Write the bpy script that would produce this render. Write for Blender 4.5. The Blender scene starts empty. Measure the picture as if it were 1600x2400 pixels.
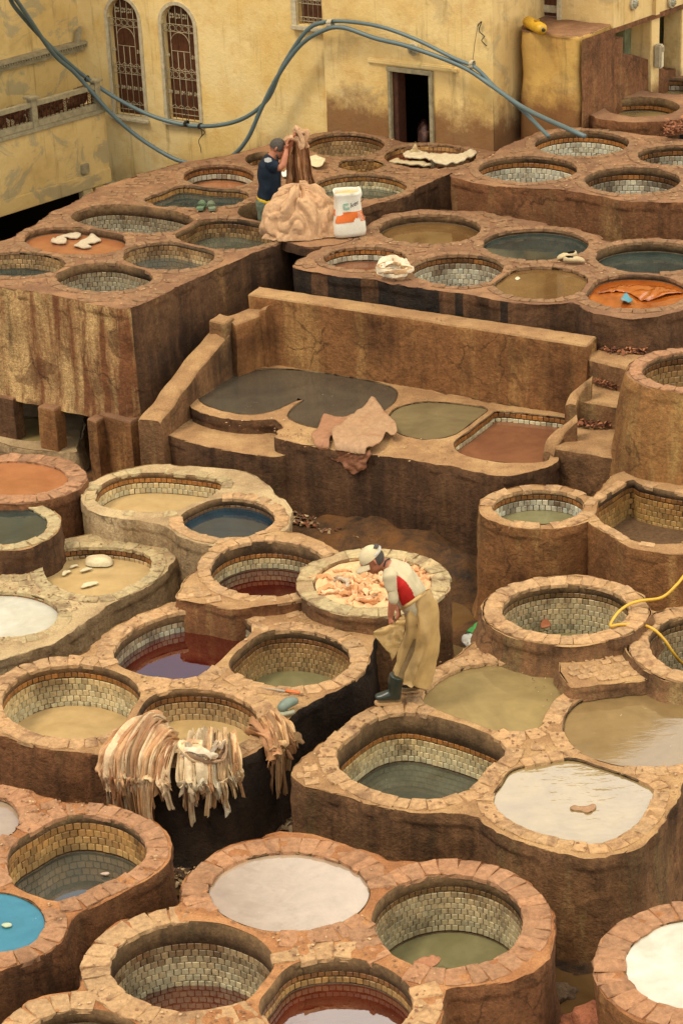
import bpy, bmesh, math, random
import numpy as np
from mathutils import Vector, Matrix, noise
from mathutils.geometry import delaunay_2d_cdt
random.seed(7)
SC = bpy.context.scene
COL = SC.collection
# ---------------------------------------------------------------- camera
F_PX = 5200.0; PITCH = math.radians(24.4); ROLL = math.radians(2.6); CAM = Vector((0, 0, 10.4))
_f = Vector((0, math.cos(PITCH), -math.sin(PITCH)))
_r0 = Vector((1, 0, 0)); _u0 = Vector((0, math.sin(PITCH), math.cos(PITCH)))
_r = _r0*math.cos(ROLL) - _u0*math.sin(ROLL)
_u = _r0*math.sin(ROLL) + _u0*math.cos(ROLL)
cd = bpy.data.cameras.new('camera'); cam = bpy.data.objects.new('camera', cd); COL.objects.link(cam)
cd.sensor_fit = 'VERTICAL'; cd.sensor_height = 36.0; cd.sensor_width = 24.0; cd.lens = F_PX/2400*36
cd.clip_start = 0.5; cd.clip_end = 500
cam.matrix_world = Matrix(((_r.x, _u.x, -_f.x, CAM.x), (_r.y, _u.y, -_f.y, CAM.y), (_r.z, _u.z, -_f.z, CAM.z), (0, 0, 0, 1)))
SC.camera = cam
# ---------------------------------------------------------------- light
SUN_AZ, SUN_EL = math.radians(-118), math.radians(60)      # azimuth from +Y clockwise: from the left, behind the camera
world = bpy.data.worlds.new('World'); SC.world = world; world.use_nodes = True
wn = world.node_tree.nodes; wl = world.node_tree.links
for n in list(wn): wn.remove(n)
sky = wn.new('ShaderNodeTexSky'); sky.sky_type = 'NISHITA'; sky.sun_disc = False
sky.sun_elevation = SUN_EL; sky.sun_rotation = SUN_AZ; sky.dust_density = 2.0; sky.air_density = 1.0
tc = wn.new('ShaderNodeTexCoord')
mp = wn.new('ShaderNodeMapping'); mp.inputs['Scale'].default_value = (1.0, 1.0, 2.2)
mp.inputs['Location'].default_value = (2.05, 0.6, 0.1)
nz = wn.new('ShaderNodeTexNoise'); nz.inputs['Scale'].default_value = 1.9; nz.inputs['Detail'].default_value = 7; nz.inputs['Roughness'].default_value = 0.55
rp = wn.new('ShaderNodeValToRGB'); rp.color_ramp.elements[0].position = 0.40; rp.color_ramp.elements[1].position = 0.56; rp.color_ramp.elements[0].color = (.13, .13, .13, 1)
nz2 = wn.new('ShaderNodeTexNoise'); nz2.inputs['Scale'].default_value = 4.0; nz2.inputs['Detail'].default_value = 5
rp2 = wn.new('ShaderNodeValToRGB')
CLOUD = 27.0
rp2.color_ramp.elements[0].position = .3; rp2.color_ramp.elements[0].color = (0.47, 0.445, 0.40, 1)
rp2.color_ramp.elements[1].position = .75; rp2.color_ramp.elements[1].color = (1.0, 0.94, 0.80, 1)
sc_ = wn.new('ShaderNodeVectorMath'); sc_.operation = 'SCALE'; sc_.inputs['Scale'].default_value = CLOUD
mx = wn.new('ShaderNodeMixRGB'); bg = wn.new('ShaderNodeBackground'); bg.inputs['Strength'].default_value = 0.11
wo = wn.new('ShaderNodeOutputWorld')
wl.new(tc.outputs['Generated'], mp.inputs['Vector']); wl.new(mp.outputs[0], nz.inputs['Vector']); wl.new(mp.outputs[0], nz2.inputs['Vector'])
sx_ = wn.new('ShaderNodeSeparateXYZ'); wl.new(tc.outputs['Generated'], sx_.inputs[0])
bank = wn.new('ShaderNodeMapRange'); bank.inputs['From Min'].default_value = -.07; bank.inputs['From Max'].default_value = .06; bank.inputs['To Min'].default_value = -.14; bank.inputs['To Max'].default_value = .22
wl.new(sx_.outputs['X'], bank.inputs['Value']); ad_ = wn.new('ShaderNodeMath'); ad_.operation = 'ADD'; wl.new(nz.outputs['Fac'], ad_.inputs[0]); wl.new(bank.outputs[0], ad_.inputs[1])
wl.new(ad_.outputs[0], rp.inputs[0]); wl.new(nz2.outputs['Fac'], rp2.inputs[0]); wl.new(rp2.outputs[0], sc_.inputs[0])
wl.new(rp.outputs[0], mx.inputs[0]); wl.new(sky.outputs[0], mx.inputs[1]); wl.new(sc_.outputs[0], mx.inputs[2])
wl.new(mx.outputs[0], bg.inputs[0]); wl.new(bg.outputs[0], wo.inputs[0])
sd = bpy.data.lights.new('sun', 'SUN'); sd.energy = 2.2; sd.angle = math.radians(14); sd.color = (1.0, 0.87, 0.64)
sun = bpy.data.objects.new('sun', sd); COL.objects.link(sun)
_sdv = Vector((math.sin(SUN_AZ)*math.cos(SUN_EL), math.cos(SUN_AZ)*math.cos(SUN_EL), math.sin(SUN_EL)))
sun.rotation_euler = _sdv.to_track_quat('Z', 'Y').to_euler(); sun.location = (0, 0, 30)
vs = SC.view_settings; vs.view_transform = 'Standard'; vs.look = 'None'; vs.gamma = 1; vs.use_curve_mapping = False
vs.exposure = 0.15
try: SC.cycles.use_adaptive_sampling = True; SC.cycles.max_bounces = 6; SC.cycles.diffuse_bounces = 3
except Exception: pass
# ---------------------------------------------------------------- geometry helpers
def ray(x, y):
    return (_r*(x-800) + _u*(1200-y) + _f*F_PX).normalized()
def P(x, y, z):                      # where the line of sight of a photo point meets the level z
    d = ray(x, y); t = (z-CAM.z)/d.z
    return CAM + d*t
def PV(x, y, p0, n):                 # ... meets a plane
    d = ray(x, y); t = (p0-CAM).dot(n)/d.dot(n)
    return CAM + d*t
def PD(x, y, ydist):                 # ... meets the vertical plane Y = ydist
    d = ray(x, y); return CAM + d*(ydist/d.y)
def pxm(p):                          # photo pixels per metre at p
    return F_PX/((p-CAM).dot(_f))
def C(h, k=1.0):
    h = h.lstrip('#'); v = [int(h[i:i+2], 16)/255 for i in (0, 2, 4)]
    return tuple(k*(c/12.92 if c <= .04045 else ((c+.055)/1.055)**2.4) for c in v)
def c4(c): return (c[0], c[1], c[2], 1.0)
def fbm(p, s, o=3): return noise.fractal(Vector(p)*s, 1.0, 2.0, o)
def tag(o, label=None, cat=None, group=None, kind=None):
    if label: o['label'] = label
    if cat: o['category'] = cat
    if group: o['group'] = group
    if kind: o['kind'] = kind
    return o
def empty(name, loc, label=None, cat=None, group=None):
    o = bpy.data.objects.new(name, None); o.location = loc; o.empty_display_size = .1; COL.objects.link(o)
    return tag(o, label, cat, group)
def origin(parent):
    p = Vector((0, 0, 0))
    while parent is not None: p += Vector(parent.location); parent = parent.parent
    return p
def mesh(name, verts, faces, mats, parent=None, smooth=True, midx=None, loc=None, angle=None):
    if loc is None:
        loc = Vector((0, 0, 0)) if parent is not None else Vector(verts[0])
    base = origin(parent) if parent is not None else Vector((0, 0, 0))
    o_abs = base + loc if parent is not None else Vector(loc)
    me = bpy.data.meshes.new(name)
    me.from_pydata([tuple(Vector(v)-o_abs) for v in verts], [], faces)
    if not isinstance(mats, (list, tuple)): mats = [mats]
    for m in mats: me.materials.append(m)
    if midx is not None: me.polygons.foreach_set('material_index', midx)
    if smooth: me.polygons.foreach_set('use_smooth', [True]*len(me.polygons))
    me.update()
    o = bpy.data.objects.new(name, me); o.location = loc; COL.objects.link(o)
    if parent is not None: o.parent = parent
    if smooth and angle:
        try: me.set_sharp_from_angle(angle=math.radians(angle))
        except Exception: pass
    return o
def inst(name, me, parent, wloc, rot, scale, color):
    o = bpy.data.objects.new(name, me); o.parent = parent
    o.location = Vector(wloc)-origin(parent); o.rotation_euler = rot; o.scale = scale; o.color = color
    COL.objects.link(o); return o
class MB:
    def __init__(s): s.v = []; s.f = []; s.m = []
    def add(s, vs_, fs_, mi=0):
        b = len(s.v); s.v += [Vector(v) for v in vs_]; s.f += [tuple(b+i for i in f) for f in fs_]; s.m += [mi]*len(fs_)
    def box(s, c, ax, ay, az, mi=0, bev=0.0):       # centre, three half-axes
        c = Vector(c); ax = Vector(ax); ay = Vector(ay); az = Vector(az)
        if bev <= 0:
            vs_ = [c+ax*i+ay*j+az*k for i in (-1, 1) for j in (-1, 1) for k in (-1, 1)]
            s.add(vs_, [(0,1,3,2),(4,6,7,5),(0,4,5,1),(2,3,7,6),(0,2,6,4),(1,5,7,3)], mi)
        else:
            bm = bmesh.new(); bmesh.ops.create_cube(bm, size=2)
            L = [ax.length, ay.length, az.length]
            for v in bm.verts: v.co = Vector((v.co.x*L[0], v.co.y*L[1], v.co.z*L[2]))
            bmesh.ops.bevel(bm, geom=bm.edges[:], offset=min(bev, min(L)*.8), segments=2, affect='EDGES')
            A = [a.normalized() for a in (ax, ay, az)]
            bm.verts.index_update()
            s.add([c+A[0]*v.co.x+A[1]*v.co.y+A[2]*v.co.z for v in bm.verts], [[v.index for v in f.verts] for f in bm.faces], mi); bm.free()
    def rings(s, rings, mi=0, caps=(True, True), closed=True):
        b = len(s.v); n = len(rings[0])
        for r in rings: s.v += [Vector(p) for p in r]
        m = n if closed else n-1
        for i in range(len(rings)-1):
            for j in range(m):
                a = b+i*n+j; a2 = b+i*n+(j+1) % n
                s.f.append((a, a2, a2+n, a+n)); s.m.append(mi)
        if caps[0]: s.f.append(tuple(b+j for j in reversed(range(n)))); s.m.append(mi)
        if caps[1]: s.f.append(tuple(b+(len(rings)-1)*n+j for j in range(n))); s.m.append(mi)
    def tube(s, path, rad, n=8, mi=0, caps=(True, True), flat=None):
        path = [Vector(p) for p in path]; k = len(path)
        rad = rad if isinstance(rad, (list, tuple)) else [rad]*k
        t0 = (path[1]-path[0]).normalized()
        up = Vector((0, 0, 1)) if abs(t0.z) < .9 else Vector((1, 0, 0))
        nrm = t0.cross(up).normalized(); rs = []
        for i in range(k):
            t = (path[min(i+1, k-1)]-path[max(i-1, 0)]).normalized()
            nrm = (nrm - t*nrm.dot(t)).normalized(); bn = t.cross(nrm)
            ra, rb = rad[i] if isinstance(rad[i], tuple) else (rad[i], rad[i])
            rs.append([path[i]+nrm*math.cos(a)*ra+bn*math.sin(a)*rb for a in [2*math.pi*j/n for j in range(n)]])
        s.rings(rs, mi, caps)
    def build(s, name, mats, parent=None, smooth=True, angle=None, loc=None):
        return mesh(name, s.v, s.f, mats, parent, smooth, s.m, loc, angle)
def spline(pts, n=8, closed=False):
    pts = [Vector(p) for p in pts]; out = []; k = len(pts)
    rng = range(k) if closed else range(k-1)
    for i in rng:
        if closed: p0, p1, p2, p3 = pts[i-1], pts[i], pts[(i+1) % k], pts[(i+2) % k]
        else: p0, p1, p2, p3 = pts[max(i-1, 0)], pts[i], pts[i+1], pts[min(i+2, k-1)]
        for j in range(n):
            t = j/n
            out.append(0.5*((2*p1)+(-p0+p2)*t+(2*p0-5*p1+4*p2-p3)*t*t+(-p0+3*p1-3*p2+p3)*t**3))
    if not closed: out.append(pts[-1])
    return out
# ---------------------------------------------------------------- materials
class NT:
    def __init__(s, name):
        s.m = bpy.data.materials.new(name); s.m.use_nodes = True; s.t = s.m.node_tree; s.n = s.t.nodes; s.l = s.t.links
        s.b = s.n['Principled BSDF']; s.pos = s.n.new('ShaderNodeNewGeometry').outputs['Position']
    def lk(s, a, b): s.l.new(a, b)
    def map(s, scale, src=None, rot=(0, 0, 0)):
        m = s.n.new('ShaderNodeMapping'); m.inputs['Scale'].default_value = scale; m.inputs['Rotation'].default_value = rot
        s.lk(src or s.pos, m.inputs['Vector']); return m.outputs[0]
    def noise(s, scale, det=4, rough=.55, vec=None, dist=0):
        n = s.n.new('ShaderNodeTexNoise'); n.inputs['Scale'].default_value = scale; n.inputs['Detail'].default_value = det
        n.inputs['Roughness'].default_value = rough; n.inputs['Distortion'].default_value = dist
        s.lk(vec or s.pos, n.inputs['Vector']); return n.outputs['Fac']
    def vor(s, scale, feat='F1', vec=None):
        n = s.n.new('ShaderNodeTexVoronoi'); n.feature = feat; n.inputs['Scale'].default_value = scale
        s.lk(vec or s.pos, n.inputs['Vector']); return n.outputs['Distance']
    def cracks(s, scale, width, mask_scale=1.5):
        n = s.n.new('ShaderNodeTexNoise'); n.inputs['Scale'].default_value = 4.0; n.inputs['Detail'].default_value = 5; s.lk(s.pos, n.inputs['Vector'])
        sc_v = s.n.new('ShaderNodeVectorMath'); sc_v.operation = 'SCALE'; sc_v.inputs['Scale'].default_value = .35; s.lk(n.outputs['Color'], sc_v.inputs[0])
        ad = s.n.new('ShaderNodeVectorMath'); ad.operation = 'ADD'; s.lk(s.pos, ad.inputs[0]); s.lk(sc_v.outputs[0], ad.inputs[1])
        e = s.vor(scale, 'DISTANCE_TO_EDGE', ad.outputs[0])
        return s.math('MULTIPLY', s.ramp(e, 0, width, 1, 0), s.ramp(s.noise(mask_scale, 4, .6), .5, .58))
    def ramp(s, fac, a, b, lo=0.0, hi=1.0):
        n = s.n.new('ShaderNodeMapRange'); n.inputs['From Min'].default_value = a; n.inputs['From Max'].default_value = b
        n.inputs['To Min'].default_value = lo; n.inputs['To Max'].default_value = hi; n.clamp = True
        s.lk(fac, n.inputs['Value']); return n.outputs[0]
    def mix(s, f, a, b, mode='MIX'):
        n = s.n.new('ShaderNodeMixRGB'); n.blend_type = mode
        for i, v in ((0, f), (1, a), (2, b)):
            if isinstance(v, (int, float)): n.inputs[i].default_value = v if i == 0 else (v, v, v, 1)
            elif isinstance(v, tuple): n.inputs[i].default_value = c4(v)
            else: s.lk(v, n.inputs[i])
        return n.outputs[0]
    def math(s, op, a, b=0.0):
        n = s.n.new('ShaderNodeMath'); n.operation = op
        for i, v in ((0, a), (1, b)):
            if isinstance(v, (int, float)): n.inputs[i].default_value = v
            else: s.lk(v, n.inputs[i])
        return n.outputs[0]
    def bump(s, h, dist, strength=1.0, prev=None):
        n = s.n.new('ShaderNodeBump'); n.inputs['Distance'].default_value = dist; n.inputs['Strength'].default_value = strength
        s.lk(h, n.inputs['Height'])
        if prev is not None: s.lk(prev, n.inputs['Normal'])
        s.lk(n.outputs[0], s.b.inputs['Normal']); return n.outputs[0]
    def col(s, c):
        if isinstance(c, tuple): s.b.inputs['Base Color'].default_value = c4(c)
        else: s.lk(c, s.b.inputs['Base Color'])
    def rough(s, r, spec=.3):
        if isinstance(r, (int, float)): s.b.inputs['Roughness'].default_value = r
        else: s.lk(r, s.b.inputs['Roughness'])
        s.b.inputs['Specular IOR Level'].default_value = spec
def adobe(name, base, dark, pale, dark_amt=.5, pale_amt=.3, streak=1.0, grit=1.0, wet=0.0):
    t = NT(name); base, dark, pale = [(x[0]*.98, x[1]*.975, x[2]*.84) for x in (base, dark, pale)]
    big = t.noise(1.1, 4, .6); mid = t.noise(5.5, 5, .65, dist=.6); fine = t.noise(70, 3, .7)
    stv = t.map((7, 7, .55)); st = t.noise(1.0, 5, .65, vec=stv, dist=.3)
    stv2 = t.map((2.2, 2.2, .35)); st2 = t.noise(1.0, 4, .6, vec=stv2)
    c = t.mix(t.ramp(mid, .3, .7), tuple(x*.80 for x in base), tuple(x*1.18 for x in base))
    mpale = t.math('MULTIPLY', t.ramp(t.math('ADD', t.math('MULTIPLY', st, .5*streak), t.math('MULTIPLY', st2, 1-.5*streak)), .62-pale_amt*.3, .72-pale_amt*.25), t.ramp(fine, .25, .55))
    c = t.mix(mpale, c, pale)
    fk = t.ramp(t.noise(2.4, 9, .62, dist=.5), .575, .60)
    c = t.mix(t.math('MULTIPLY', fk, .55), c, tuple(x*.55 for x in base))
    mdark = t.ramp(t.math('ADD', t.math('MULTIPLY', st, .45*streak), t.math('MULTIPLY', big, 1-.45*streak)), .66-dark_amt*.36, .76-dark_amt*.24)
    c = t.mix(t.math('MULTIPLY', mdark, .85), c, dark)
    spk = t.ramp(t.noise(26, 4, .7), .35, .7, .72, 1.22)
    c = t.mix(1.0, c, t.mix(1.0, t.mix(0.0, (1., 1., 1.), (1., 1., 1.)), spk, 'MULTIPLY'), 'MULTIPLY')
    ck = t.cracks(1.5, .022); c = t.mix(t.math('MULTIPLY', ck, .75), c, tuple(x*.25 for x in base))
    t.col(c)
    t.rough(t.ramp(mdark, 0, 1, .92, .92-.45*wet), .25)
    b = t.bump(t.noise(9, 5, .7), .035*grit, 1)
    t.bump(t.noise(48, 4, .75), .012*grit, 1, b)
    return t.m
def topclay(name, base, dust, dark):
    t = NT(name); base, dust, dark = [(x[0]*.98, x[1]*.975, x[2]*.84) for x in (base, dust, dark)]
    big = t.noise(1.6, 5, .6); mid = t.noise(8, 5, .65)
    c = t.mix(t.ramp(mid, .32, .68), tuple(x*.72 for x in base), base)
    c = t.mix(t.ramp(big, .45, .62, 0, .8), c, dust)
    c = t.mix(t.ramp(t.noise(2.3, 6, .7, dist=1), .6, .72, 0, .7), c, dark)
    c = t.mix(1.0, c, t.ramp(t.noise(60, 3, .7), .3, .7, .75, 1.2), 'MULTIPLY')
    t.col(c); t.rough(.9, .25)
    b = t.bump(t.noise(14, 5, .7), .02, 1); t.bump(t.noise(70, 4, .7), .006, 1, b)
    return t.m
def objcol(name, rough=.85, spec=.3, bump=.004, bscale=45, stain=None, amt=.5, var=.25):
    t = NT(name); oi = t.n.new('ShaderNodeObjectInfo')
    c = oi.outputs['Color']
    c = t.mix(1.0, c, t.ramp(t.noise(22, 5, .7), .3, .7, 1-var, 1+var), 'MULTIPLY')
    if stain:
        c = t.mix(t.math('MULTIPLY', t.ramp(t.noise(3.2, 6, .7, dist=.8), .52, .66), amt), c, stain)
    t.col(c); t.rough(rough, spec)
    t.bump(t.noise(bscale, 5, .7), bump, 1)
    return t.m
def plain(name, c, rough=.8, spec=.3, var=.2, scale=20, bump=.002, metal=0.0):
    t = NT(name)
    t.col(t.mix(1.0, t.mix(0.0, c, c), t.ramp(t.noise(scale, 5, .65), .3, .7, 1-var, 1+var), 'MULTIPLY')); t.rough(rough, spec)
    t.b.inputs['Metallic'].default_value = metal
    if bump: t.bump(t.noise(scale*2.5, 4, .7), bump, 1)
    return t.m
def liquid(name, c, c2=None, rough=.05, ripple=.0012, ior=1.45, scum=0.0, scumc=(.5, .42, .3), rscale=5):
    t = NT(name); c2 = c2 or tuple(x*.75 for x in c)
    k = t.mix(t.ramp(t.noise(1.7, 5, .6, dist=1.2), .35, .65), c2, c)
    k = t.mix(1.0, k, t.ramp(t.noise(9, 4, .6), .3, .7, .93, 1.07), 'MULTIPLY')
    if scum > 0:
        m = t.ramp(t.noise(7, 7, .72, dist=2.2), .70-.14*scum, .74-.08*scum)
        k = t.mix(t.math('MULTIPLY', m, .6), k, scumc)
    t.col(k); t.b.inputs['IOR'].default_value = ior; t.rough(rough, .5)
    t.bump(t.noise(rscale, 3, .5, vec=t.map((1, 2.2, 1)), dist=.4), ripple, 1)
    return t.m
# ---------------------------------------------------------------- palette
def warm(c): return (c[0]*.97, c[1]*.97, c[2]*.86)
BR = {k: warm(C(v)) for k, v in dict(tan='#b08c69', red='#a0765a', rose='#8b6a50', pale='#ad9977').items()}
m_wall_red = adobe('adobe_red', C('#7a5136'), C('#3a2618'), C('#9c7850'), .45, .25, 1)
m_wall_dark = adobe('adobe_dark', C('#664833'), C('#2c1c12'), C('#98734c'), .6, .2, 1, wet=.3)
m_wall_black = adobe('adobe_blackened', C('#3d2d21'), C('#17110c'), C('#5d4632'), .85, .1, 1, wet=.7)
m_wall_mid = adobe('adobe_brown', C('#7d5a3f'), C('#3a281b'), C('#a58a60'), .5, .3, .9)
m_wall_ochre = adobe('adobe_ochre', C('#8a5e3b'), C('#4a2d1a'), C('#b88e5c'), .42, .34, .8, grit=1.2)
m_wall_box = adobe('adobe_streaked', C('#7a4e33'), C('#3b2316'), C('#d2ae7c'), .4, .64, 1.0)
m_wall_pale = adobe('adobe_pale', C('#9a8063'), C('#57452f'), C('#bfa687'), .35, .4, .8)
m_wall_conic = adobe('adobe_gold', C('#926840'), C('#5c3820'), C('#b08f5c'), .45, .35, .8)
m_top_red = topclay('clay_top_red', C('#84604a'), C('#9c7558'), C('#553a29'))
m_top_tan = topclay('clay_top_tan', C('#a07a58'), C('#b39069'), C('#5a4330'))
m_top_pale = topclay('clay_top_pale', C('#a88d6e'), C('#bda583'), C('#6f5943'))
m_top_front = topclay('clay_top_front', C('#9c6845'), C('#b07f58'), C('#55382a'))
m_brick = objcol('rim_brick', .9, .25, .018, 26, C('#6b4c36'), .7, .3)
m_tile = objcol('glazed_tile', .42, .45, .003, 30, C('#4a3018'), .6, .2)
m_band = adobe('lining_plaster', C('#7a5f45'), C('#2e2218'), C('#a08762'), .6, .2, .7, grit=.5, wet=.3)
m_grout = plain('grout', C('#5d4630'), .9, .2, .35, 30, .003)
LQ = dict(
 beige=liquid('liquid_beige', C('#8d7a50'), C('#7d6b46'), .06, .0006, 1.7, .35, C('#a8956a')),
 sand=liquid('liquid_sand', C('#b79b6c'), C('#a68b5e'), .06, .0006, 1.5, .3, C('#cbb68c')),
 brownmud=liquid('liquid_mud', C('#7d6643'), C('#6f5939'), .06, .0006, 1.7, .35, C('#b9a27c')),
 grey=liquid('liquid_slate', C('#50483b'), C('#443d33'), .10, .0005, 1.6, .25),
 olive=liquid('liquid_olive', C('#766849'), C('#685b40'), .1, .0005, 1.4, .1),
 teal=liquid('liquid_teal', C('#38423c'), C('#262f2c'), .05, .0008, 1.6, .2),
 blue=liquid('liquid_indigo', C('#22333d'), C('#1b2831'), .05, .001, 1.5, .12, C('#4c5f68')),
 skyblue=liquid('liquid_sky_blue', C('#3b7888'), C('#306a7c'), .05, .001, 1.9, .3, C('#9cc6cc')),
 orange=liquid('liquid_orange', C('#9a6440'), C('#8b5836'), .1, .0005, 1.4, .05),
 rust=liquid('liquid_rust', C('#a65c22'), C('#7a3a12'), .05, .0012, 1.5, .1),
 wine=liquid('liquid_wine', C('#46120c'), C('#360c07'), .02, .0002, 2.9, 0),
 maroon=liquid('liquid_maroon', C('#552414'), C('#46190d'), .03, .0008, 2.9, .05),
 redbrown=liquid('liquid_red_brown', C('#7d5339'), C('#6f4832'), .09, .0008, 1.4, .1),
 white=liquid('liquid_lime', C('#bdb9aa'), C('#a8a28f'), .15, .001, 1.5, .15, C('#c2b79c')),
 milky=liquid('liquid_milky', C('#a08c76'), C('#937f69'), .05, .0016, 2.2, .1, C('#ded6c8')),
 mirror=liquid('liquid_bright_mud', C('#8c7750'), C('#7c6846'), .04, .0018, 2.3, .0, rscale=5),
 green=liquid('liquid_grey_green', C('#56584a'), C('#464638'), .04, .0005, 1.8, .1),
 slate=liquid('liquid_grey_blue', C('#3f4643'), C('#4a4638'), .03, .0004, 2.8, .5, C('#6e675a')),
 clear=liquid('liquid_murky', C('#7d7754'), C('#6d6848'), .05, .0004, 1.45, .1),
 brown=liquid('liquid_brown', C('#6b5030'), C('#5c4326'), .05, .0004, 1.5, .15),
)
TS = dict(  # tile styles: upper rows, lower rows, trim
 cream=(C('#c2a878'), C('#cfc5a4'), C('#a06a34')),
 white=(C('#cbc3ab'), C('#d2cfbe'), C('#a56c35')),
 brown=(C('#b08c60'), C('#bda27a'), C('#8a5b33')),
 ochre=(C('#b98a50'), C('#b89660'), C('#8f6234')),
 grey=(C('#a3967c'), C('#b0ab97'), C('#7d6044')),
 green=(C('#b39c78'), C('#c0b596'), C('#79603f')),
 dirty=(C('#957045'), C('#b0946a'), C('#7c5230')),
)
# ---------------------------------------------------------------- shared pieces
def unit_piece(name, mat, taper, seed, rough):
    """small block in a unit cell: x along, y across (outer side wider), z from 0 to 1, worn top"""
    rnd = random.Random(seed); vs_ = []
    prof = [(0.0, 0.50), (0.80, 0.495), (1.0, 0.465)]
    xs = [-1, 0, 1]; ys = [-1, 0, 1]
    for (h, r) in prof:
        for j in ys:
            for i in xs:
                k = taper if j > 0 else (1/taper if j < 0 else 1)
                x = i*r*k + (rnd.uniform(-1, 1)*rough*.06); y = j*r + rnd.uniform(-1, 1)*rough*.05
                z = h + (rnd.uniform(-.5, .25)*rough if h == 1.0 else 0)
                vs_.append((x, y, z))
    fs = []
    ring = [0, 1, 2, 5, 8, 7, 6, 3]
    for L in range(2):
        for a in range(8):
            i, j = ring[a], ring[(a+1) % 8]
            fs.append((L*9+i, L*9+j, (L+1)*9+j, (L+1)*9+i))
    o = 18
    for a, b in ((0, 0), (1, 0), (0, 1), (1, 1)):
        i = o+b*3+a; fs.append((i, i+1, i+4, i+3))
    me = bpy.data.meshes.new(name); me.from_pydata(vs_, [], fs); me.materials.append(mat)
    me.polygons.foreach_set('use_smooth', [len(f) == 4 and i >= 8 for i, f in enumerate(fs)]); me.update()
    return me
BRICKS = [unit_piece('brick', m_brick, 1.09, s, .8) for s in range(8)]
STONES = [unit_piece('stone', m_brick, 1.02, 20+s, 1.0) for s in range(8)]
def tile_mesh(seed):
    rnd = random.Random(seed); v = []
    for (y, r) in ((0, .5), (.7, .5), (1.0, .44)):
        for i, j in ((-1, -1), (1, -1), (1, 1), (-1, 1)):
            v.append((i*r+rnd.uniform(-.03, .03), y, j*r+rnd.uniform(-.03, .03)))
    f = []
    for L in range(2):
        for a in range(4): f.append((L*4+a, L*4+(a+1) % 4, L*4+4+(a+1) % 4, L*4+4+a))
    f.append((8, 9, 10, 11))
    me = bpy.data.meshes.new('tile'); me.from_pydata(v, [], f); me.materials.append(m_tile); me.update(); return me
TILES = [tile_mesh(s) for s in range(6)]
# ---------------------------------------------------------------- 2D outlines
def ccw(L):
    a = sum(L[i-1][0]*L[i][1]-L[i][0]*L[i-1][1] for i in range(len(L)))
    return L if a > 0 else L[::-1]
def resample(L, step=None, n=None, closed=True):
    A = np.array([(p[0], p[1]) for p in L]); A = np.vstack([A, A[:1]]) if closed else A
    d = np.hypot(*(A[1:]-A[:-1]).T); s = np.concatenate([[0], np.cumsum(d)])
    n = n or max(8, int(s[-1]/step)); t = np.linspace(0, s[-1], n+1)[:-1] if closed else np.linspace(0, s[-1], n)
    return np.stack([np.interp(t, s, A[:, 0]), np.interp(t, s, A[:, 1])], 1)
def normals(L):      # outward normals of a CCW loop
    t = np.roll(L, -1, 0)-np.roll(L, 1, 0); t /= np.maximum(np.hypot(t[:, 0], t[:, 1]), 1e-9)[:, None]
    return np.stack([t[:, 1], -t[:, 0]], 1)
def offset(L, d): return L+normals(L)*(d if np.isscalar(d) else np.asarray(d)[:, None])
def inside(pts, L):
    x, y = pts[:, 0], pts[:, 1]; r = np.zeros(len(pts), bool); j = len(L)-1
    for i in range(len(L)):
        xi, yi = L[i]; xj, yj = L[j]
        if yi != yj:
            r ^= ((yi > y) != (yj > y)) & (x < (xj-xi)*(y-yi)/(yj-yi)+xi)
        j = i
    return r
def sdf(pts, L):     # negative inside
    d = np.full(len(pts), 1e9)
    for i in range(len(L)):
        a = L[i-1]; b = L[i]; ab = b-a; q = pts-a
        t = np.clip((q@ab)/max(ab@ab, 1e-12), 0, 1)
        d = np.minimum(d, np.hypot(*(q-t[:, None]*ab).T))
    return np.where(inside(pts, L), -d, d)
def contour(F, x0, y0, h):
    ny, nx = F.shape; seg = {}
    def ed(a, b):
        (i, j), (k, l) = a, b; fa, fb = F[i, j], F[k, l]; t = fa/(fa-fb)
        return (x0+h*(j+(l-j)*t), y0+h*(i+(k-i)*t))
    nxt = {}; pos = {}
    for i in range(ny-1):
        row = F[i:i+2]
        cols = np.nonzero(~((row.max(0)[:-1] < 0) & (row.max(0)[1:] < 0)) & ~((row.min(0)[:-1] >= 0) & (row.min(0)[1:] >= 0)))[0]
        for j in cols:
            c = [(i, j), (i, j+1), (i+1, j+1), (i+1, j)]; s_ = [F[p] < 0 for p in c]
            cr = [k for k in range(4) if s_[k] != s_[(k+1) % 4]]
            if len(cr) < 2: continue
            # walk with the inside on the left: leave at in->out edge, enter at out->in edge
            outs = [k for k in cr if s_[k]]; ins = [k for k in cr if not s_[k]]
            for a, b in zip(outs, ins):
                ka = tuple(sorted((c[a], c[(a+1) % 4]))); kb = tuple(sorted((c[b], c[(b+1) % 4])))
                pos[ka] = ed(*ka); pos[kb] = ed(*kb); nxt[ka] = kb
    loops = []; seen = set()
    for k in list(nxt):
        if k in seen: continue
        L = []; q = k
        while q in nxt and q not in seen: seen.add(q); L.append(pos[q]); q = nxt[q]
        if len(L) > 8: loops.append(L)
    best = max(loops, key=lambda L: abs(sum(L[i-1][0]*L[i][1]-L[i][0]*L[i-1][1] for i in range(len(L)))))
    return ccw(best)
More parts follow.
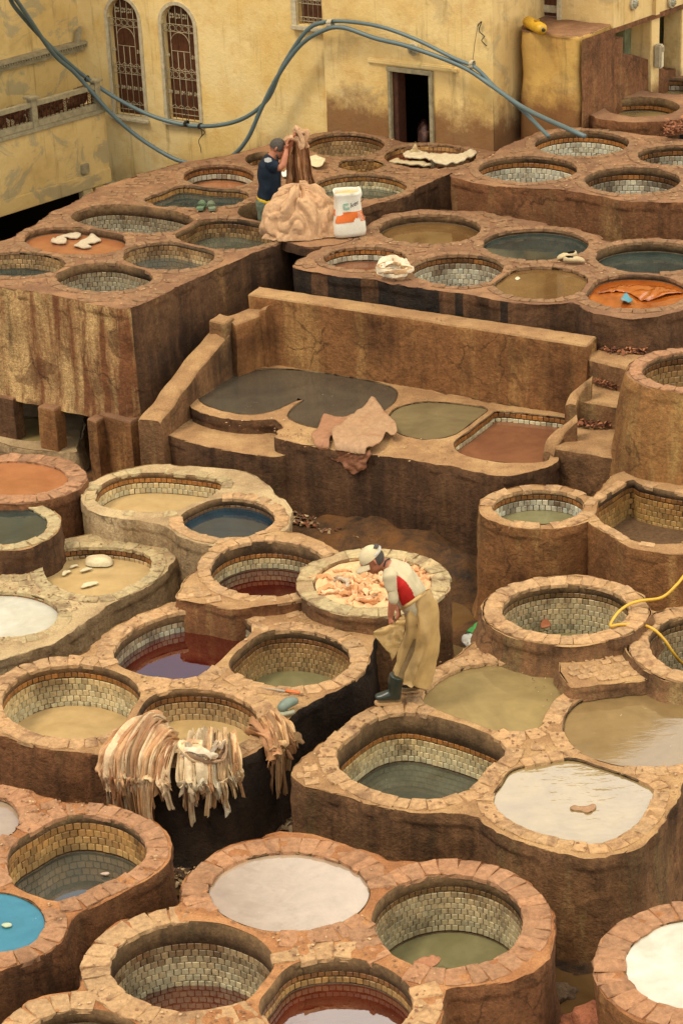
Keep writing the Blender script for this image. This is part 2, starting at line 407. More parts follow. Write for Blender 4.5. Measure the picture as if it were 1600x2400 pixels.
def pix_loop(spec, z, n=72):
    """opening loop on level z from (x0,x1,y0,y1[,squareness]) or a list of photo points"""
    if isinstance(spec, tuple):
        x0, x1, y0, y1 = spec[:4]; e = 2.0/(spec[4] if len(spec) > 4 else 2.0)
        cx, cy, a, b = (x0+x1)/2, (y0+y1)/2, (x1-x0)/2, (y1-y0)/2
        pts = []
        for k in range(n):
            t = 2*math.pi*k/n; ct, st = math.cos(t), math.sin(t)
            pts.append((cx+a*math.copysign(abs(ct)**e, ct), cy+b*math.copysign(abs(st)**e, st)))
    else: pts = [(p.x, p.y) for p in spline([Vector((p[0], p[1], 0)) for p in spec], 6, True)]
    W = [P(x, y, z) for x, y in pts]
    L = resample(ccw([(w.x, w.y) for w in W]), n=n)
    # hand-made wobble
    c = L.mean(0); sd_ = random.uniform(0, 99)
    return L*1.0 + normals(L)*np.array([.012*noise.noise(Vector((p[0]*2.2, p[1]*2.2, sd_))) for p in L])[:, None]
LOOPS = []     # every opening: (loop, z)
PLACED = []    # placed rim bricks, to avoid double pieces
# ---------------------------------------------------------------- terrace body
def terrace(name, label, z, outline, holes, wall, top, zbase=-.05, cuts=(), rimw=.17, flare=.10, paving=True, brickc='tan', cat='vat block', cap=.11, lipz=0.0, wall2=None, wsel=None, bulge=.03, pave_size=(.17, .13), stone_amt=1.0, parent=None, group=None):
    """clay-covered masonry block with openings; paving pieces are its children"""
    pts = np.concatenate([h for h in holes]+([outline] if outline is not None else []))
    g = .045; x0, y0 = pts.min(0)-.5; x1, y1 = pts.max(0)+.5
    nx, ny = int((x1-x0)/g)+1, int((y1-y0)/g)+1
    X, Y = np.meshgrid(x0+g*np.arange(nx), y0+g*np.arange(ny)); Q = np.stack([X.ravel(), Y.ravel()], 1)
    Fd = np.full(len(Q), 1e3)
    if outline is not None: Fd = sdf(Q, outline)
    for h in holes:
        s = sdf(Q, resample(h, n=36))-rimw
        k = .10; hh = np.clip(.5+.5*(s-Fd)/k, 0, 1)
        Fd = s*(1-hh)+Fd*hh-k*hh*(1-hh)
    L = np.array(contour(Fd.reshape(ny, nx), x0, y0, g)); L = resample(L, step=.05)
    for _ in range(1): L = (np.roll(L, 1, 0)+2*L+np.roll(L, -1, 0))/4
    N = normals(L)
    L = L + N*np.array([.024*fbm((p[0], p[1], z), 2.6)+.016*noise.noise(Vector((p[0]*9, p[1]*9, 1))) for p in L])[:, None]
    hl = [offset(h, .012) for h in holes]
    cl = [c for c in cuts]
    n0 = len(L); vco = [Vector(p) for p in L]; edges = [(i, (i+1) % n0) for i in range(n0)]
    for h in hl+cl:
        b = len(vco); vco += [Vector(p) for p in h]; edges += [(b+i, b+(i+1) % len(h)) for i in range(len(h))]
    gx = np.arange(x0, x1, .13); gy = np.arange(y0, y1, .13)
    GX, GY = np.meshgrid(gx, gy); G = np.stack([GX.ravel(), GY.ravel()], 1)+np.random.RandomState(3).uniform(-.03, .03, (GX.size, 2))
    ok = sdf(G, L) < -.06
    for h in hl+cl: ok &= sdf(G, resample(h, n=32)) > .06
    vco += [Vector(p) for p in G[ok]]
    r = delaunay_2d_cdt(vco, edges, [], 0, 1e-5)
    V2 = np.array([(v.x, v.y) for v in r[0]]); T = np.array([f for f in r[2]])
    cen = V2[T].mean(1); okt = inside(cen, L)
    for h in hl+cl: okt &= ~inside(cen, h)
    T = T[okt]
    dl = sdf(V2, L)
    def zt(x, y, d): return z - .012 + .010*fbm((x, y, z*3), 3.0) + .006*noise.noise(Vector((x*12, y*12, 5))) - (.008 if d > -.02 else 0)
    verts = [(x, y, zt(x, y, d)) for (x, y), d in zip(V2, dl)]
    faces = [tuple(int(i) for i in t) for t in T]
    # fix orientation upward
    faces = [f if ((V2[f[1]]-V2[f[0]])[0]*(V2[f[2]]-V2[f[0]])[1]-(V2[f[1]]-V2[f[0]])[1]*(V2[f[2]]-V2[f[0]])[0]) > 0 else f[::-1] for f in faces]
    mi = [0]*len(faces)
    # outer wall
    H = z-zbase
    hs = [0, .012, .04, cap*.8, cap, cap+.02, cap+.05]; k = cap+.05
    while k < H-.10: k += .085; hs.append(min(k, H))
    if hs[-1] < H: hs.append(H)
    b = len(verts)
    NS = (np.roll(N, 1, 0)+N+np.roll(N, -1, 0))/3
    for h in hs:
        if h <= 0: off = 0.0
        elif h < .03: off = .008
        elif h < cap+.001: off = .014
        else: off = 0.0
        fl = flare*math.exp(-(H-h)/.16)+bulge*(1-(1-h/H)**2.2 if bulge > .05 else h/H)
        for (px, py), (nx_, ny_) in zip(L, NS):
            q = Vector((px, py, z-h))
            d = off+fl
            if 0 < h < cap+.001: d -= .016*(noise.noise(Vector((px*3, py*3, 7))) > .02)
            if h > .005: d += .03*fbm(q, 1.7, 3)+.012*noise.noise(q*9)+(.012*noise.noise(Vector((px*14, py*14, 3))) if h < cap+.01 else 0)
            zz = z-h - (.02 if h < .03 else 0)*0 + (zt(px, py, 0)-z if h <= 0 else 0) + (.012*noise.noise(Vector((px*5, py*5, 9))) if cap*.7 < h < cap+.03 else 0)
            verts.append((px+nx_*d, py+ny_*d, zz))
    for i in range(len(hs)-1):
        for j in range(n0):
            a = b+i*n0+j; a2 = b+i*n0+(j+1) % n0
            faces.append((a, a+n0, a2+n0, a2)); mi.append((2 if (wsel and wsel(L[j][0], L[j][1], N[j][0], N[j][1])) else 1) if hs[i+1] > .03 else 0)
    c = L.mean(0)
    root = mesh(name, verts, faces, [top, wall]+([wall2] if wall2 else []), parent, True, mi, loc=(Vector((c[0], c[1], max(zbase, 0)))-(origin(parent) if parent else Vector((0, 0, 0)))))
    try: root.data.set_sharp_from_angle(angle=math.radians(55))
    except Exception: pass
    if parent is None: tag(root, label, cat, group)
    # paving
    if paving:
        rnd = random.Random(hash(name+str(z)) % 1000 if False else int(abs(c[0]*97+c[1]*31)))
        sx, sy = pave_size; ang = rnd.uniform(-.6, .6); R_ = np.array([[math.cos(ang), -math.sin(ang)], [math.sin(ang), math.cos(ang)]])
        cand = []
        rr = 7.0; n_ = int(rr/sy)
        for a in range(-n_, n_+1):
            for bb in range(-int(rr/sx), int(rr/sx)+1):
                cand.append(((bb+(.5 if a % 2 else 0))*sx+rnd.uniform(-.015, .015), a*sy+rnd.uniform(-.012, .012)))
        cand = np.array(cand)@R_.T+c
        ok = sdf(cand, L) < -.085
        cand = cand[ok]; 
        for h in holes:
            if len(cand): cand = cand[sdf(cand, resample(h, n=32)) > rimw+.06]
        for h in cl:
            if len(cand): cand = cand[sdf(cand, resample(h, n=32)) > .10]
        cnt = 0
        for q in cand:
            if cnt >= 290 or rnd.random() > stone_amt*.93: continue
            w = P_inview(q[0], q[1], z)
            if not w: continue
            col = BR[brickc]; v = rnd.uniform(.82, 1.12)
            inst('stone', STONES[rnd.randrange(8)], root, (q[0], q[1], z-.039), (rnd.uniform(-.02, .02), rnd.uniform(-.02, .02), ang+rnd.uniform(-.14, .14)),
                 (sx*.94*rnd.uniform(.85, 1.0), sy*.94*rnd.uniform(.85, 1.0), .032+rnd.uniform(0, .008)), c4(tuple(x*v for x in col))); cnt += 1
    return root, L
def P_inview(x, y, z, m=60):
    q = Vector((x, y, z))-CAM; d = q.dot(_f)
    if d <= 0: return False
    px = 800+F_PX*q.dot(_r)/d; py = 1200-F_PX*q.dot(_u)/d
    return -m < px < 1600+m and -m < py < 2400+m
def block(name, label, pts, z, zbase, wall, top, cat, cham=.02, amp=.012):
    """square cut masonry: a traced outline carried down, edges softened and uneven"""
    B2 = ccw([(P(x, y, z).x, P(x, y, z).y) for x, y in pts]); L = []
    for i in range(len(B2)):
        p, q = np.array(B2[i]), np.array(B2[(i+1) % len(B2)]); k = max(1, int(np.hypot(*(q-p))/.07)); L += [p+(q-p)*j/k for j in range(k)]
    L = np.array(L); N = normals(L); n = len(L); verts = []; faces = []; mi = []; H = z-zbase
    hs = [0, cham]; h = cham+.06
    while h < H: hs.append(h); h += .08
    hs.append(H)
    for h in hs:
        for (px, py), (nx_, ny_) in zip(L, N):
            q = Vector((px, py, z-h)); d = -cham*.8 if h == 0 else 0
            d += amp*fbm(q, 2.5, 3)+amp*.6*noise.noise(q*12)
            verts.append((px+nx_*d, py+ny_*d, z-h+(amp*.6*noise.noise(Vector((px*7, py*7, 2))) if h < .05 else 0)))
    for i in range(len(hs)-1):
        for j in range(n): a = i*n+j; a2 = i*n+(j+1) % n; faces.append((a, a+n, a2+n, a2)); mi.append(1 if i else 0)
    r = delaunay_2d_cdt([Vector(p) for p in np.array(verts)[:n, :2]], [(i, (i+1) % n) for i in range(n)], [], 1, 1e-6)
    b = len(verts)
    for v in r[0]:
        k = int(np.argmin((np.array(verts)[:n, 0]-v.x)**2+(np.array(verts)[:n, 1]-v.y)**2)); verts.append((v.x, v.y, verts[k][2]))
    for f in r[2]: faces.append(tuple(b+i for i in f)); mi.append(0)
    c = L.mean(0); o = mesh(name, verts, faces, [top, wall], None, True, mi, loc=Vector((c[0], c[1], max(zbase, 0))))
    try: o.data.set_sharp_from_angle(angle=math.radians(40))
    except Exception: pass
    return tag(o, label, cat)
# ---------------------------------------------------------------- vats
def vat(loop, z, label, dpx=None, liq='beige', style='cream', band=.12, rim=True, rimw=.17, bc='tan', tile=.06, trim=True, others=(), obj='dye_vat', deep=.75, rowsmax=9, rimproud=.001, dirt=.5, bandmat=None, brick_amt=1.0, name_cat='vat'):
    c = loop.mean(0); cz = Vector((c[0], c[1], z))
    back = loop[np.argmax(loop[:, 1])]; bp = Vector((back[0], back[1], z))
    dv = bp-CAM; elev = math.asin(-dv.z/dv.length); scale = pxm(bp)*math.cos(elev)
    depth = dpx/scale if dpx else deep
    diam = loop[:, 1].max()-loop[:, 1].min()
    floor_z = z-(depth+.25 if dpx else deep)
    root = empty(obj, (c[0], c[1], floor_z), label, name_cat)
    rnd = random.Random(int(abs(c[0]*131+c[1]*57)))
    n = len(loop); N = normals(loop)
    band = min(band, depth*.9) if dpx else band
    rows = [(0, -.012, .012), (0, -.03, 0), (0, -band*.5, 0), (0, -band, 0), (1, -band-.001, .0), (1, -(band+.25), .0), (1, floor_z-z+.0, 0)]
    verts = []; faces = []; mi = []
    for k, (m, dz, of) in enumerate(rows):
        for (x, y), (nx_, ny_) in zip(loop, N):
            w = of + (.006*noise.noise(Vector((x*8, y*8, dz*8))) if k in (1, 2) else 0) + (.014 if m == 1 else 0)
            zz = z+dz
            verts.append((x+nx_*w, y+ny_*w, zz))
    for k in range(len(rows)-1):
        for j in range(n):
            a = k*n+j; a2 = k*n+(j+1) % n
            faces.append((a, a2, a2+n, a+n)); mi.append(1 if rows[k+1][0] == 1 else 0)
    faces.append(tuple((len(rows)-1)*n+j for j in range(n))); mi.append(1)
    mesh('lining', verts, faces, [bandmat or m_band, m_grout], root, True, mi, loc=Vector((0, 0, 0)))
    # liquid
    if dpx:
        lz = z-depth; O = offset(loop, .0132); vv = [(c[0], c[1], lz)]; ff = []
        K = 5
        for r in range(1, K+1):
            for p in O: vv.append((c[0]+(p[0]-c[0])*r/K, c[1]+(p[1]-c[1])*r/K, lz))
        for j in range(n): ff.append((0, 1+j, 1+(j+1) % n))
        for r in range(K-1):
            for j in range(n): a = 1+r*n+j; a2 = 1+r*n+(j+1) % n; ff.append((a, a+n, a2+n, a2))
        mesh('liquid', vv, ff, LQ[liq], root, False, loc=Vector((0, 0, 0)))
        # tide line of dried scum just above the liquid
        if depth > .05:
            I = offset(loop, -.003); q = [(p[0], p[1], lz-.01) for p in I]+[(p[0], p[1], lz+.010+.006*noise.noise(Vector((p[0]*9, p[1]*9, 0)))) for p in offset(loop, .001)]
            mesh('tide_line', q, [(j, (j+1) % n, n+(j+1) % n, n+j) for j in range(n)], m_scum, root, True, loc=Vector((0, 0, 0)))
    # tiles: on the stretch of wall that can be seen
    if style:
        up, low, tr = TS[style]
        vis = (depth if dpx else deep); vis = min(vis, diam*math.tan(elev)+.10)
        th = tile; ntr = 1 if trim else 0
        avail = vis-band
        nr = int(math.ceil(avail/th)) if avail > .02 else 0
        nr = min(nr, rowsmax)
        per = float(np.hypot(*(np.roll(loop, -1, 0)-loop).T).sum())
        nt = int(per/tile); LL = resample(loop, n=nt*2); NN = normals(LL)
        cnt = 0
        for r in range(nr):
            isr = trim and r == 0
            for j in range(nt):
                k = (2*j+(r % 2)) % len(LL); p = LL[k]; nn = NN[k]
                inn = Vector((-nn[0], -nn[1], 0)); vw = (CAM-Vector((p[0], p[1], z))); vw.z = 0
                if inn.dot(vw.normalized()) < -.02: continue
                hh = th*(.8 if isr else 1.0)
                zc = z-band-(r+.5)*th + (th*.05 if isr else 0)
                if dpx and zc-hh*.5 < z-depth-.03: 
                    if zc < z-depth: continue
                if cnt >= 300: break
                f = r/max(nr-1, 1)
                base = tr if isr else tuple(a*(1-f)+b_*f for a, b_ in zip(up, low))
                v = rnd.uniform(.84, 1.12)*(1-dirt*.35*max(0, fbm((p[0]*1.3, p[1]*1.3, r*.15), 1.5)+.15)*2)
                v = max(v, .35); hue = rnd.uniform(-.05, .05)
                sf = min(.85, max(0, dirt*(1.0-r*.30)+dirt*1.1*fbm((p[0]*2.5, p[1]*2.5, r*.3), 1.6)-.15)); sb = C('#5f3f22')
                base = tuple(a*(1-sf)+b_*sf for a, b_ in zip(base, sb))
                col = (base[0]*v*(1+hue), base[1]*v*.985, base[2]*v*(1-hue)*.90, 1)
                if dirt > .3 and rnd.random() < .05: col = tuple(x*.72 for x in col[:3])+(1,)
                q = Vector((p[0]+nn[0]*.012, p[1]+nn[1]*.012, zc+rnd.uniform(-.0015, .0015)))
                a = math.atan2(nn[0], -nn[1])   # local +y -> inward
                # local y axis must be (-nx,-ny): rotation about z
                rz = math.atan2(-nn[1], -nn[0])-math.pi/2
                inst('tile', TILES[rnd.randrange(6)], root, q, (rnd.uniform(-.03, .03), rnd.uniform(-.02, .02), rz+rnd.uniform(-.03, .03)),
                     (per/nt*.955*rnd.uniform(.93, 1.0), .012+rnd.uniform(0, .003), hh*.955*rnd.uniform(.94, 1.0)), col); cnt += 1
    # rim bricks
    if rim:
        mid = offset(loop, rimw*.5); per = float(np.hypot(*(np.roll(mid, -1, 0)-mid).T).sum())
        nb = int(per/.135); pos = []; t = 0
        cuts_ = sorted((k+rnd.uniform(-.16, .16))/nb for k in range(nb))
        LL = resample(loop, n=720); NN = normals(LL)
        for a in range(3): NN = (np.roll(NN, 9, 0)+NN+np.roll(NN, -9, 0))/3
        for k in range(nb):
            t0 = cuts_[k]; t1 = cuts_[(k+1) % nb]+(1 if k == nb-1 else 0); i = int(((t0+t1)/2 % 1)*720) % 720
            p = LL[i]; nn = NN[i]; ln = (t1-t0)*per
            q = p+nn*(rimw*.5-.004)
            if not P_inview(q[0], q[1], z, 40): continue
            if rnd.random() > brick_amt: continue
            bad = False
            for (Lo, zo) in LOOPS:
                if Lo is loop or abs(zo-z) > .04: continue
                if abs(Lo[:, 0].mean()-q[0]) > 1.6 or abs(Lo[:, 1].mean()-q[1]) > 2.6: continue
                s = sdf(np.array([q, p+nn*rimw]), resample(Lo, n=36))
                if s[0] < rimw*.45 or s[1] < -.0: bad = True; break
            if bad: continue
            if any(abs(b_[0]-q[0]) < .12 and abs(b_[1]-q[1]) < .12 and abs(b_[2]-z) < .05 and math.hypot(b_[0]-q[0], b_[1]-q[1]) < .10 for b_ in PLACED): continue
            pos.append((q[0], q[1], z))
            v = rnd.uniform(.86, 1.08); hue = rnd.uniform(-.03, .03); col = BR[bc] if isinstance(bc, str) else bc
            rz = math.atan2(nn[1], nn[0])-math.pi/2
            wdt = rimw*rnd.uniform(.94, 1.06)
            inst('brick', BRICKS[rnd.randrange(8)], root, (q[0]+nn[0]*rnd.uniform(-.006, .006), q[1]+nn[1]*rnd.uniform(-.006, .006), z-.045+rimproud), (rnd.uniform(-.02, .02), rnd.uniform(-.015, .015), rz+rnd.uniform(-.03, .03)),
                 (ln*.985*rnd.uniform(.96, 1.0), wdt, .042+rnd.uniform(-.003, .004)), (col[0]*v*(1+hue), col[1]*v, col[2]*v*(1-hue), 1))
        PLACED.extend(pos)
    return root
m_scum = plain('dried_scum', C('#5c4c38'), .8, .3, .5, 40, .002)
# ---------------------------------------------------------------- the vat blocks
def OUT(pts, z):
    return resample(ccw([(P(x, y, z).x, P(x, y, z).y) for x, y in pts]), step=.1)
def group_of(name, label, z, outline, vats, wall, top, raised=(), **kw):
    """vats: list of dicts with 'o' (opening) and vat() arguments"""
    loops = [pix_loop(v['o'], z) for v in vats]
    gap = kw.pop('gap', .09)
    for _ in range(4):      # neighbouring openings never cut into each other
        new = []
        for i, L in enumerate(loops):
            M = L.copy(); c = L.mean(0)
            for others, g_, wgt in ([(o, gap, .5) for j, o in enumerate(loops) if j != i]+[(r, .17, 1.0) for r in raised]):
                if np.hypot(*(others.mean(0)-c)) > 3: continue
                s = sdf(L, resample(others, n=48)); push = np.clip(g_-s, 0, .5)*wgt
                if push.max() <= 0: continue
                push = (np.roll(push, 2)+np.roll(push, 1)+push+np.roll(push, -1)+np.roll(push, -2))/5
                dc = c-L; M += dc/np.hypot(*dc.T)[:, None]*push[:, None]
            new.append(M)
        loops = new
    for v, L in zip(vats, loops): v['L'] = L; LOOPS.append((L, z))
    root, L = terrace(name, label, z, OUT(outline, z) if outline else None, loops, wall, top, cuts=[offset(r, .05) for r in raised], **kw)
    for v in vats:
        a = {k: w for k, w in v.items() if k not in ('o', 'L')}
        a.setdefault('rimw', kw.get('rimw', .17)); a.setdefault('bc', kw.get('brickc', 'tan'))
        vat(v['L'], z, **a)
    return root
ZU = 2.2; ZM = 1.12
# front row ------------------------------------------------------------
group_of('vat_block', 'low brick rimmed block at the very bottom, round the pale beige pool', 1.0,
 [(455, 2095), (520, 1985), (660, 1950), (760, 1962), (850, 2000), (960, 2022), (1290, 2180), (1290, 2235), (1240, 2278), (1140, 2302), (1045, 2300), (1022, 2330), (1025, 2400), (1000, 2500), (600, 2560), (20, 2560), (30, 2440), (140, 2390), (200, 2330), (205, 2260), (260, 2180), (420, 2140)],
 [dict(o=(490, 865, 1994, 2180), dpx=9, liq='milky', style=None, label='full pale beige pool ringed with radial bricks, beside the three deep front vats', rimw=.2),
  dict(o=(256, 642, 2158, 2367), style='green', tile=.056, band=.20, trim=False, dpx=152, liq='maroon', label='deep empty tiled vat with dark sludge at its bottom, near the bottom edge', rimw=.2, dirt=.8, bc='tan'),
  dict(o=(875, 1229, 2046, 2268), dpx=140, liq='clear', style='green', tile=.05, band=.12, label='deep cream tiled vat with greenish water and a pink hide scrap floating in it', rimw=.2, dirt=.6, bc='red'),
  dict(o=(607, 968, 2243, 2450), dpx=62, liq='maroon', style='ochre', tile=.05, band=.12, label='vat of dark maroon dye reflecting pale sky, cut by the bottom edge', rimw=.2, bc='tan'),
  dict(o=(41, 350, 2362, 2560), dpx=36, liq='brown', style='ochre', band=.13, label='vat at the bottom left corner, only its back rim in view', rimw=.2, bc='tan')],
 m_wall_red, m_top_front, brickc='red', rimw=.2, pave_size=(.105, .095), stone_amt=.85)
group_of('vat_block', 'brick rimmed block at the lower right corner holding one white lime pool', .95,
 None, [dict(o=(1463, 1800, 2152, 2365), dpx=7, liq='white', style=None, label='round white lime pool at the lower right corner of the photo', rimw=.22, bc='red')],
 m_wall_ochre, m_top_front, brickc='red', rimw=.22, paving=False)
group_of('vat_block', 'low reddish block in the bottom right corner below the white lime pool', .55,
 [(1320, 2420), (1360, 2392), (1440, 2375), (1560, 2430), (1640, 2450), (1640, 2600), (1300, 2600)], [], m_wall_red, m_top_red, brickc='red', paving=True, pave_size=(.15, .12))
group_of('vat_block', 'left front block of orange brick rims round the sky blue vat', .95,
 [(-160, 1830), (0, 1838), (90, 1862), (170, 1880), (270, 1892), (355, 1935), (385, 1985), (383, 2022), (330, 2062), (160, 2134), (125, 2182), (60, 2235), (0, 2265), (-160, 2330)],
 [dict(o=[(134, 1916), (200, 1906), (280, 1922), (335, 1962), (346, 2000), (320, 2030), (230, 2075), (160, 2108), (90, 2098), (28, 2062), (14, 2018), (30, 1978), (80, 1945)], dpx=92, liq='slate', style='ochre', tile=.065, band=.09, trim=False, label='orange tiled vat of grey blue water beside the sky blue vat', rimw=.17, dirt=.7),
  dict(o=(-150, 105, 2088, 2232), dpx=5, liq='skyblue', style=None, label='vat full of bright sky blue dye at the left edge'),
  dict(o=(-90, 46, 1862, 1962), dpx=14, liq='milky', style='ochre', label='vat of pale milky liquid at the left edge above the sky blue vat')],
 m_wall_red, m_top_front, brickc='red', rimw=.17, pave_size=(.16, .13))
# big right block -------------------------------------------------------
LO_g3 = pix_loop((1175, 1476, 1366, 1487), 1.25); LO_g4 = pix_loop((1517, 1760, 1438, 1575), 1.15)
group_of('vat_block', 'large curved brown block in the right foreground holding four broad vats', 1.0,
 [(673, 1812), (690, 1785), (800, 1716), (885, 1652), (930, 1625), (1000, 1575), (1075, 1530), (1120, 1490), (1140, 1440), (1220, 1402), (1330, 1392), (1460, 1405), (1540, 1435), (1660, 1465), (1780, 1560), (1780, 1760), (1620, 1800), (1590, 1850), (1545, 1934), (1478, 1990), (1387, 2006), (1259, 1985), (1152, 1936), (1096, 1905), (920, 1893), (800, 1860), (715, 1838)],
 [dict(o=[(1000, 1612), (1045, 1577), (1120, 1553), (1200, 1553), (1265, 1572), (1310, 1578), (1332, 1610), (1300, 1640), (1282, 1672), (1270, 1700), (1225, 1712), (1160, 1708), (1080, 1680), (1000, 1650), (988, 1632)], dpx=11, liq='beige', style=None, rimw=.15, label='broad vat brim full of beige liquid right of the bending worker'),
  dict(o=(1319, 1720, 1608, 1795, 2.2), dpx=9, liq='brownmud', style=None, label='large round vat full of brown liquid at the right edge', rimw=.13),
  dict(o=[(785, 1768), (800, 1742), (850, 1700), (900, 1674), (960, 1668), (1040, 1684), (1120, 1708), (1178, 1738), (1182, 1768), (1140, 1800), (1110, 1840), (1060, 1862), (980, 1872), (900, 1858), (830, 1830), (795, 1800)], dpx=122, liq='green', style='cream', tile=.055, band=.22, label='big cream tiled vat of dark greenish water in the right foreground', rimw=.15, dirt=.35),
  dict(o=[(1153, 1872), (1175, 1830), (1200, 1800), (1270, 1785), (1340, 1775), (1400, 1790), (1480, 1820), (1528, 1842), (1525, 1870), (1500, 1920), (1450, 1960), (1388, 1976), (1310, 1962), (1230, 1940), (1175, 1905)], dpx=8, liq='mirror', style=None, label='brim full vat mirroring the white sky with a hide scrap on its surface', rimw=.13)],
 m_wall_mid, m_top_tan, raised=(LO_g3, LO_g4), brickc='tan', rimw=.14, pave_size=(.13, .10), flare=.05)
LOOPS += [(LO_g3, 1.25), (LO_g4, 1.15)]
for (L_, z_, lab, vl, dp, de) in ((LO_g3, 1.25, 'thick round collar wall of the deep tiled vat above the big right block', 'deep round vat of pale green tiles right of the bending worker', 118, None),
                      (LO_g4, 1.15, 'round collar wall of the tiled vat the yellow hose hangs into', 'tiled vat at the right edge with the yellow hose hanging into it', None, .7)):
    terrace('vat_collar', lab, z_, None, [L_], m_wall_mid, m_top_tan, zbase=.9, rimw=.17, flare=.10, paving=False, cap=.09)
    vat(L_, z_, vl, dpx=dp, liq='clear', style='green', tile=.055, band=.10, rimw=.17, bc='tan', dirt=.4, deep=de or .8)
terrace('stone_step', 'low clay covered step between the round tiled vat and the brown vat at right', 1.10, OUT([(1312, 1565), (1322, 1532), (1420, 1520), (1520, 1530), (1540, 1560), (1505, 1592), (1400, 1600), (1340, 1612)], 1.10), [], m_wall_mid, m_top_tan, zbase=.97, brickc='tan', cat='step', cap=.05, flare=.03, pave_size=(.10, .09))
# centre block ----------------------------------------------------------
ZJ1, ZJ2 = 1.12, 1.17
LO_j1 = pix_loop((492, 772, 1265, 1396), ZJ1); LO_j2 = pix_loop((735, 1012, 1302, 1424), ZJ2)
LOOPS += [(LO_j1, ZJ1), (LO_j2, ZJ2)]
group_of('vat_block', 'central block of wine red and tiled vats, blackened under the hanging hides', 1.0,
 [(186, 1532), (300, 1462), (408, 1405), (500, 1400), (640, 1420), (760, 1420), (870, 1470), (872, 1500), (850, 1530), (800, 1595), (745, 1632), (690, 1668), (663, 1690), (600, 1745), (540, 1790), (420, 1800), (300, 1775), (240, 1768), (117, 1748), (0, 1712), (-60, 1690), (-60, 1610), (60, 1560)],
 [dict(o=[(268, 1535), (275, 1505), (310, 1475), (370, 1445), (440, 1430), (520, 1430), (580, 1452), (592, 1480), (560, 1520), (500, 1555), (460, 1585), (380, 1588), (300, 1565)], dpx=50, liq='wine', style='grey', tile=.055, band=.12, trim=False, label='vat of wine red dye with blue sky mirrored in it', dirt=.6),
  dict(o=(536, 822, 1473, 1608), dpx=100, liq='clear', style='dirty', tile=.05, band=.10, label='deep brown tiled vat left of the bending worker, a knife on its front rim', dirt=.5),
  dict(o=(5, 335, 1555, 1730), dpx=100, liq='sand', style='cream', tile=.06, band=.09, label='large cream tiled vat of yellowish liquid at the left edge of the central block', dirt=.4),
  dict(o=(293, 607, 1613, 1765), dpx=74, liq='sand', style='brown', tile=.06, band=.08, label='brown tiled vat of murky liquid with three hide bundles over its front rim', dirt=.5)],
 m_wall_red, m_top_tan, wall2=m_wall_black, wsel=lambda x, y, nx, ny: x > P(385, 1900, 0).x and ny < .5, raised=(LO_j1, LO_j2), brickc='tan', rimw=.16, pave_size=(.16, .10), flare=.06)
terrace('vat_collar', 'raised masonry collar of the wine red vat behind the central block', ZJ1, OUT([(408, 1400), (430, 1352), (520, 1300), (600, 1250), (640, 1240), (720, 1250), (790, 1290), (790, 1330), (700, 1400), (600, 1420), (540, 1428), (470, 1410)], ZJ1), [LO_j1], m_wall_red, m_top_tan, zbase=-.05, rimw=.13, flare=.06, paving=True, brickc='tan', cap=.08)
vat(LO_j1, ZJ1, 'raised vat of dark red dye left of the hide filled drum', dpx=70, liq='wine', style='cream', tile=.055, band=.15, rimw=.13, dirt=.6)
terrace('vat_collar', 'tall smooth clay drum wall round the heap of pale hides', ZJ2, None, [LO_j2], m_wall_mid, m_top_pale, zbase=-.05, rimw=.17, flare=.16, paving=False, cap=.06)
DRUM = vat(LO_j2, ZJ2, 'clay drum beside the bending worker, filled with pale soaked hides', dpx=30, liq='beige', style=None, rimw=.17, bc='pale', rimproud=.006, band=.10)
# left middle -----------------------------------------------------------
group_of('vat_block', 'pale terrace of cream coloured clay at the left with a long diagonal front wall', .65,
 [(409, 1312), (326, 1372), (219, 1440), (122, 1507), (30, 1535), (-60, 1560), (-140, 1570), (-160, 1370), (-40, 1345), (60, 1330), (90, 1290), (130, 1262), (200, 1250), (300, 1240), (400, 1250), (420, 1285)],
 [dict(o=[(99, 1330), (112, 1300), (150, 1285), (240, 1279), (320, 1290), (356, 1310), (345, 1345), (290, 1378), (240, 1394), (170, 1388), (115, 1362)], dpx=30, liq='sand', style='brown', tile=.06, band=.05, label='vat of beige liquid with white hides floating in it at the left', rimw=.14, dirt=.6),
  dict(o=(-120, 138, 1384, 1492), dpx=13, liq='white', style='cream', band=.03, label='vat of white lime at the left edge below the floating white hides', rimw=.14)],
 m_wall_pale, m_top_pale, brickc='pale', rimw=.14, stone_amt=.3)
group_of('vat_block', 'pale clay block round the lobed vat and the dark blue vat', .92,
 [(205, 1150), (230, 1120), (290, 1100), (350, 1082), (450, 1090), (585, 1105), (640, 1140), (672, 1190), (660, 1232), (600, 1262), (500, 1275), (430, 1262), (400, 1230), (330, 1218), (240, 1205), (205, 1180)],
 [dict(o=[(224, 1165), (240, 1135), (290, 1112), (360, 1106), (440, 1112), (520, 1125), (505, 1152), (460, 1180), (420, 1196), (340, 1197), (270, 1190), (235, 1180)], dpx=50, liq='sand', style='cream', tile=.06, band=.07, label='lobed vat of beige water and cream tiles left of the dark blue vat', rimw=.12, bc='pale', dirt=.3, brick_amt=.5),
  dict(o=(426, 645, 1166, 1258), dpx=25, liq='blue', style='grey', band=.09, label='round vat of dark indigo blue liquid below the long trough', rimw=.14, bc='tan')],
 m_wall_pale, m_top_pale, brickc='pale', rimw=.14, flare=.22, paving=False)
group_of('vat_block', 'red clay drum block at the left edge full of orange liquid', .98, None,
 [dict(o=(-110, 160, 1078, 1160), dpx=6, liq='orange', style=None, label='round vat full of orange liquid at the left edge', rimw=.2, bc='red')],
 m_wall_red, m_top_red, brickc='red', rimw=.2, paving=False)
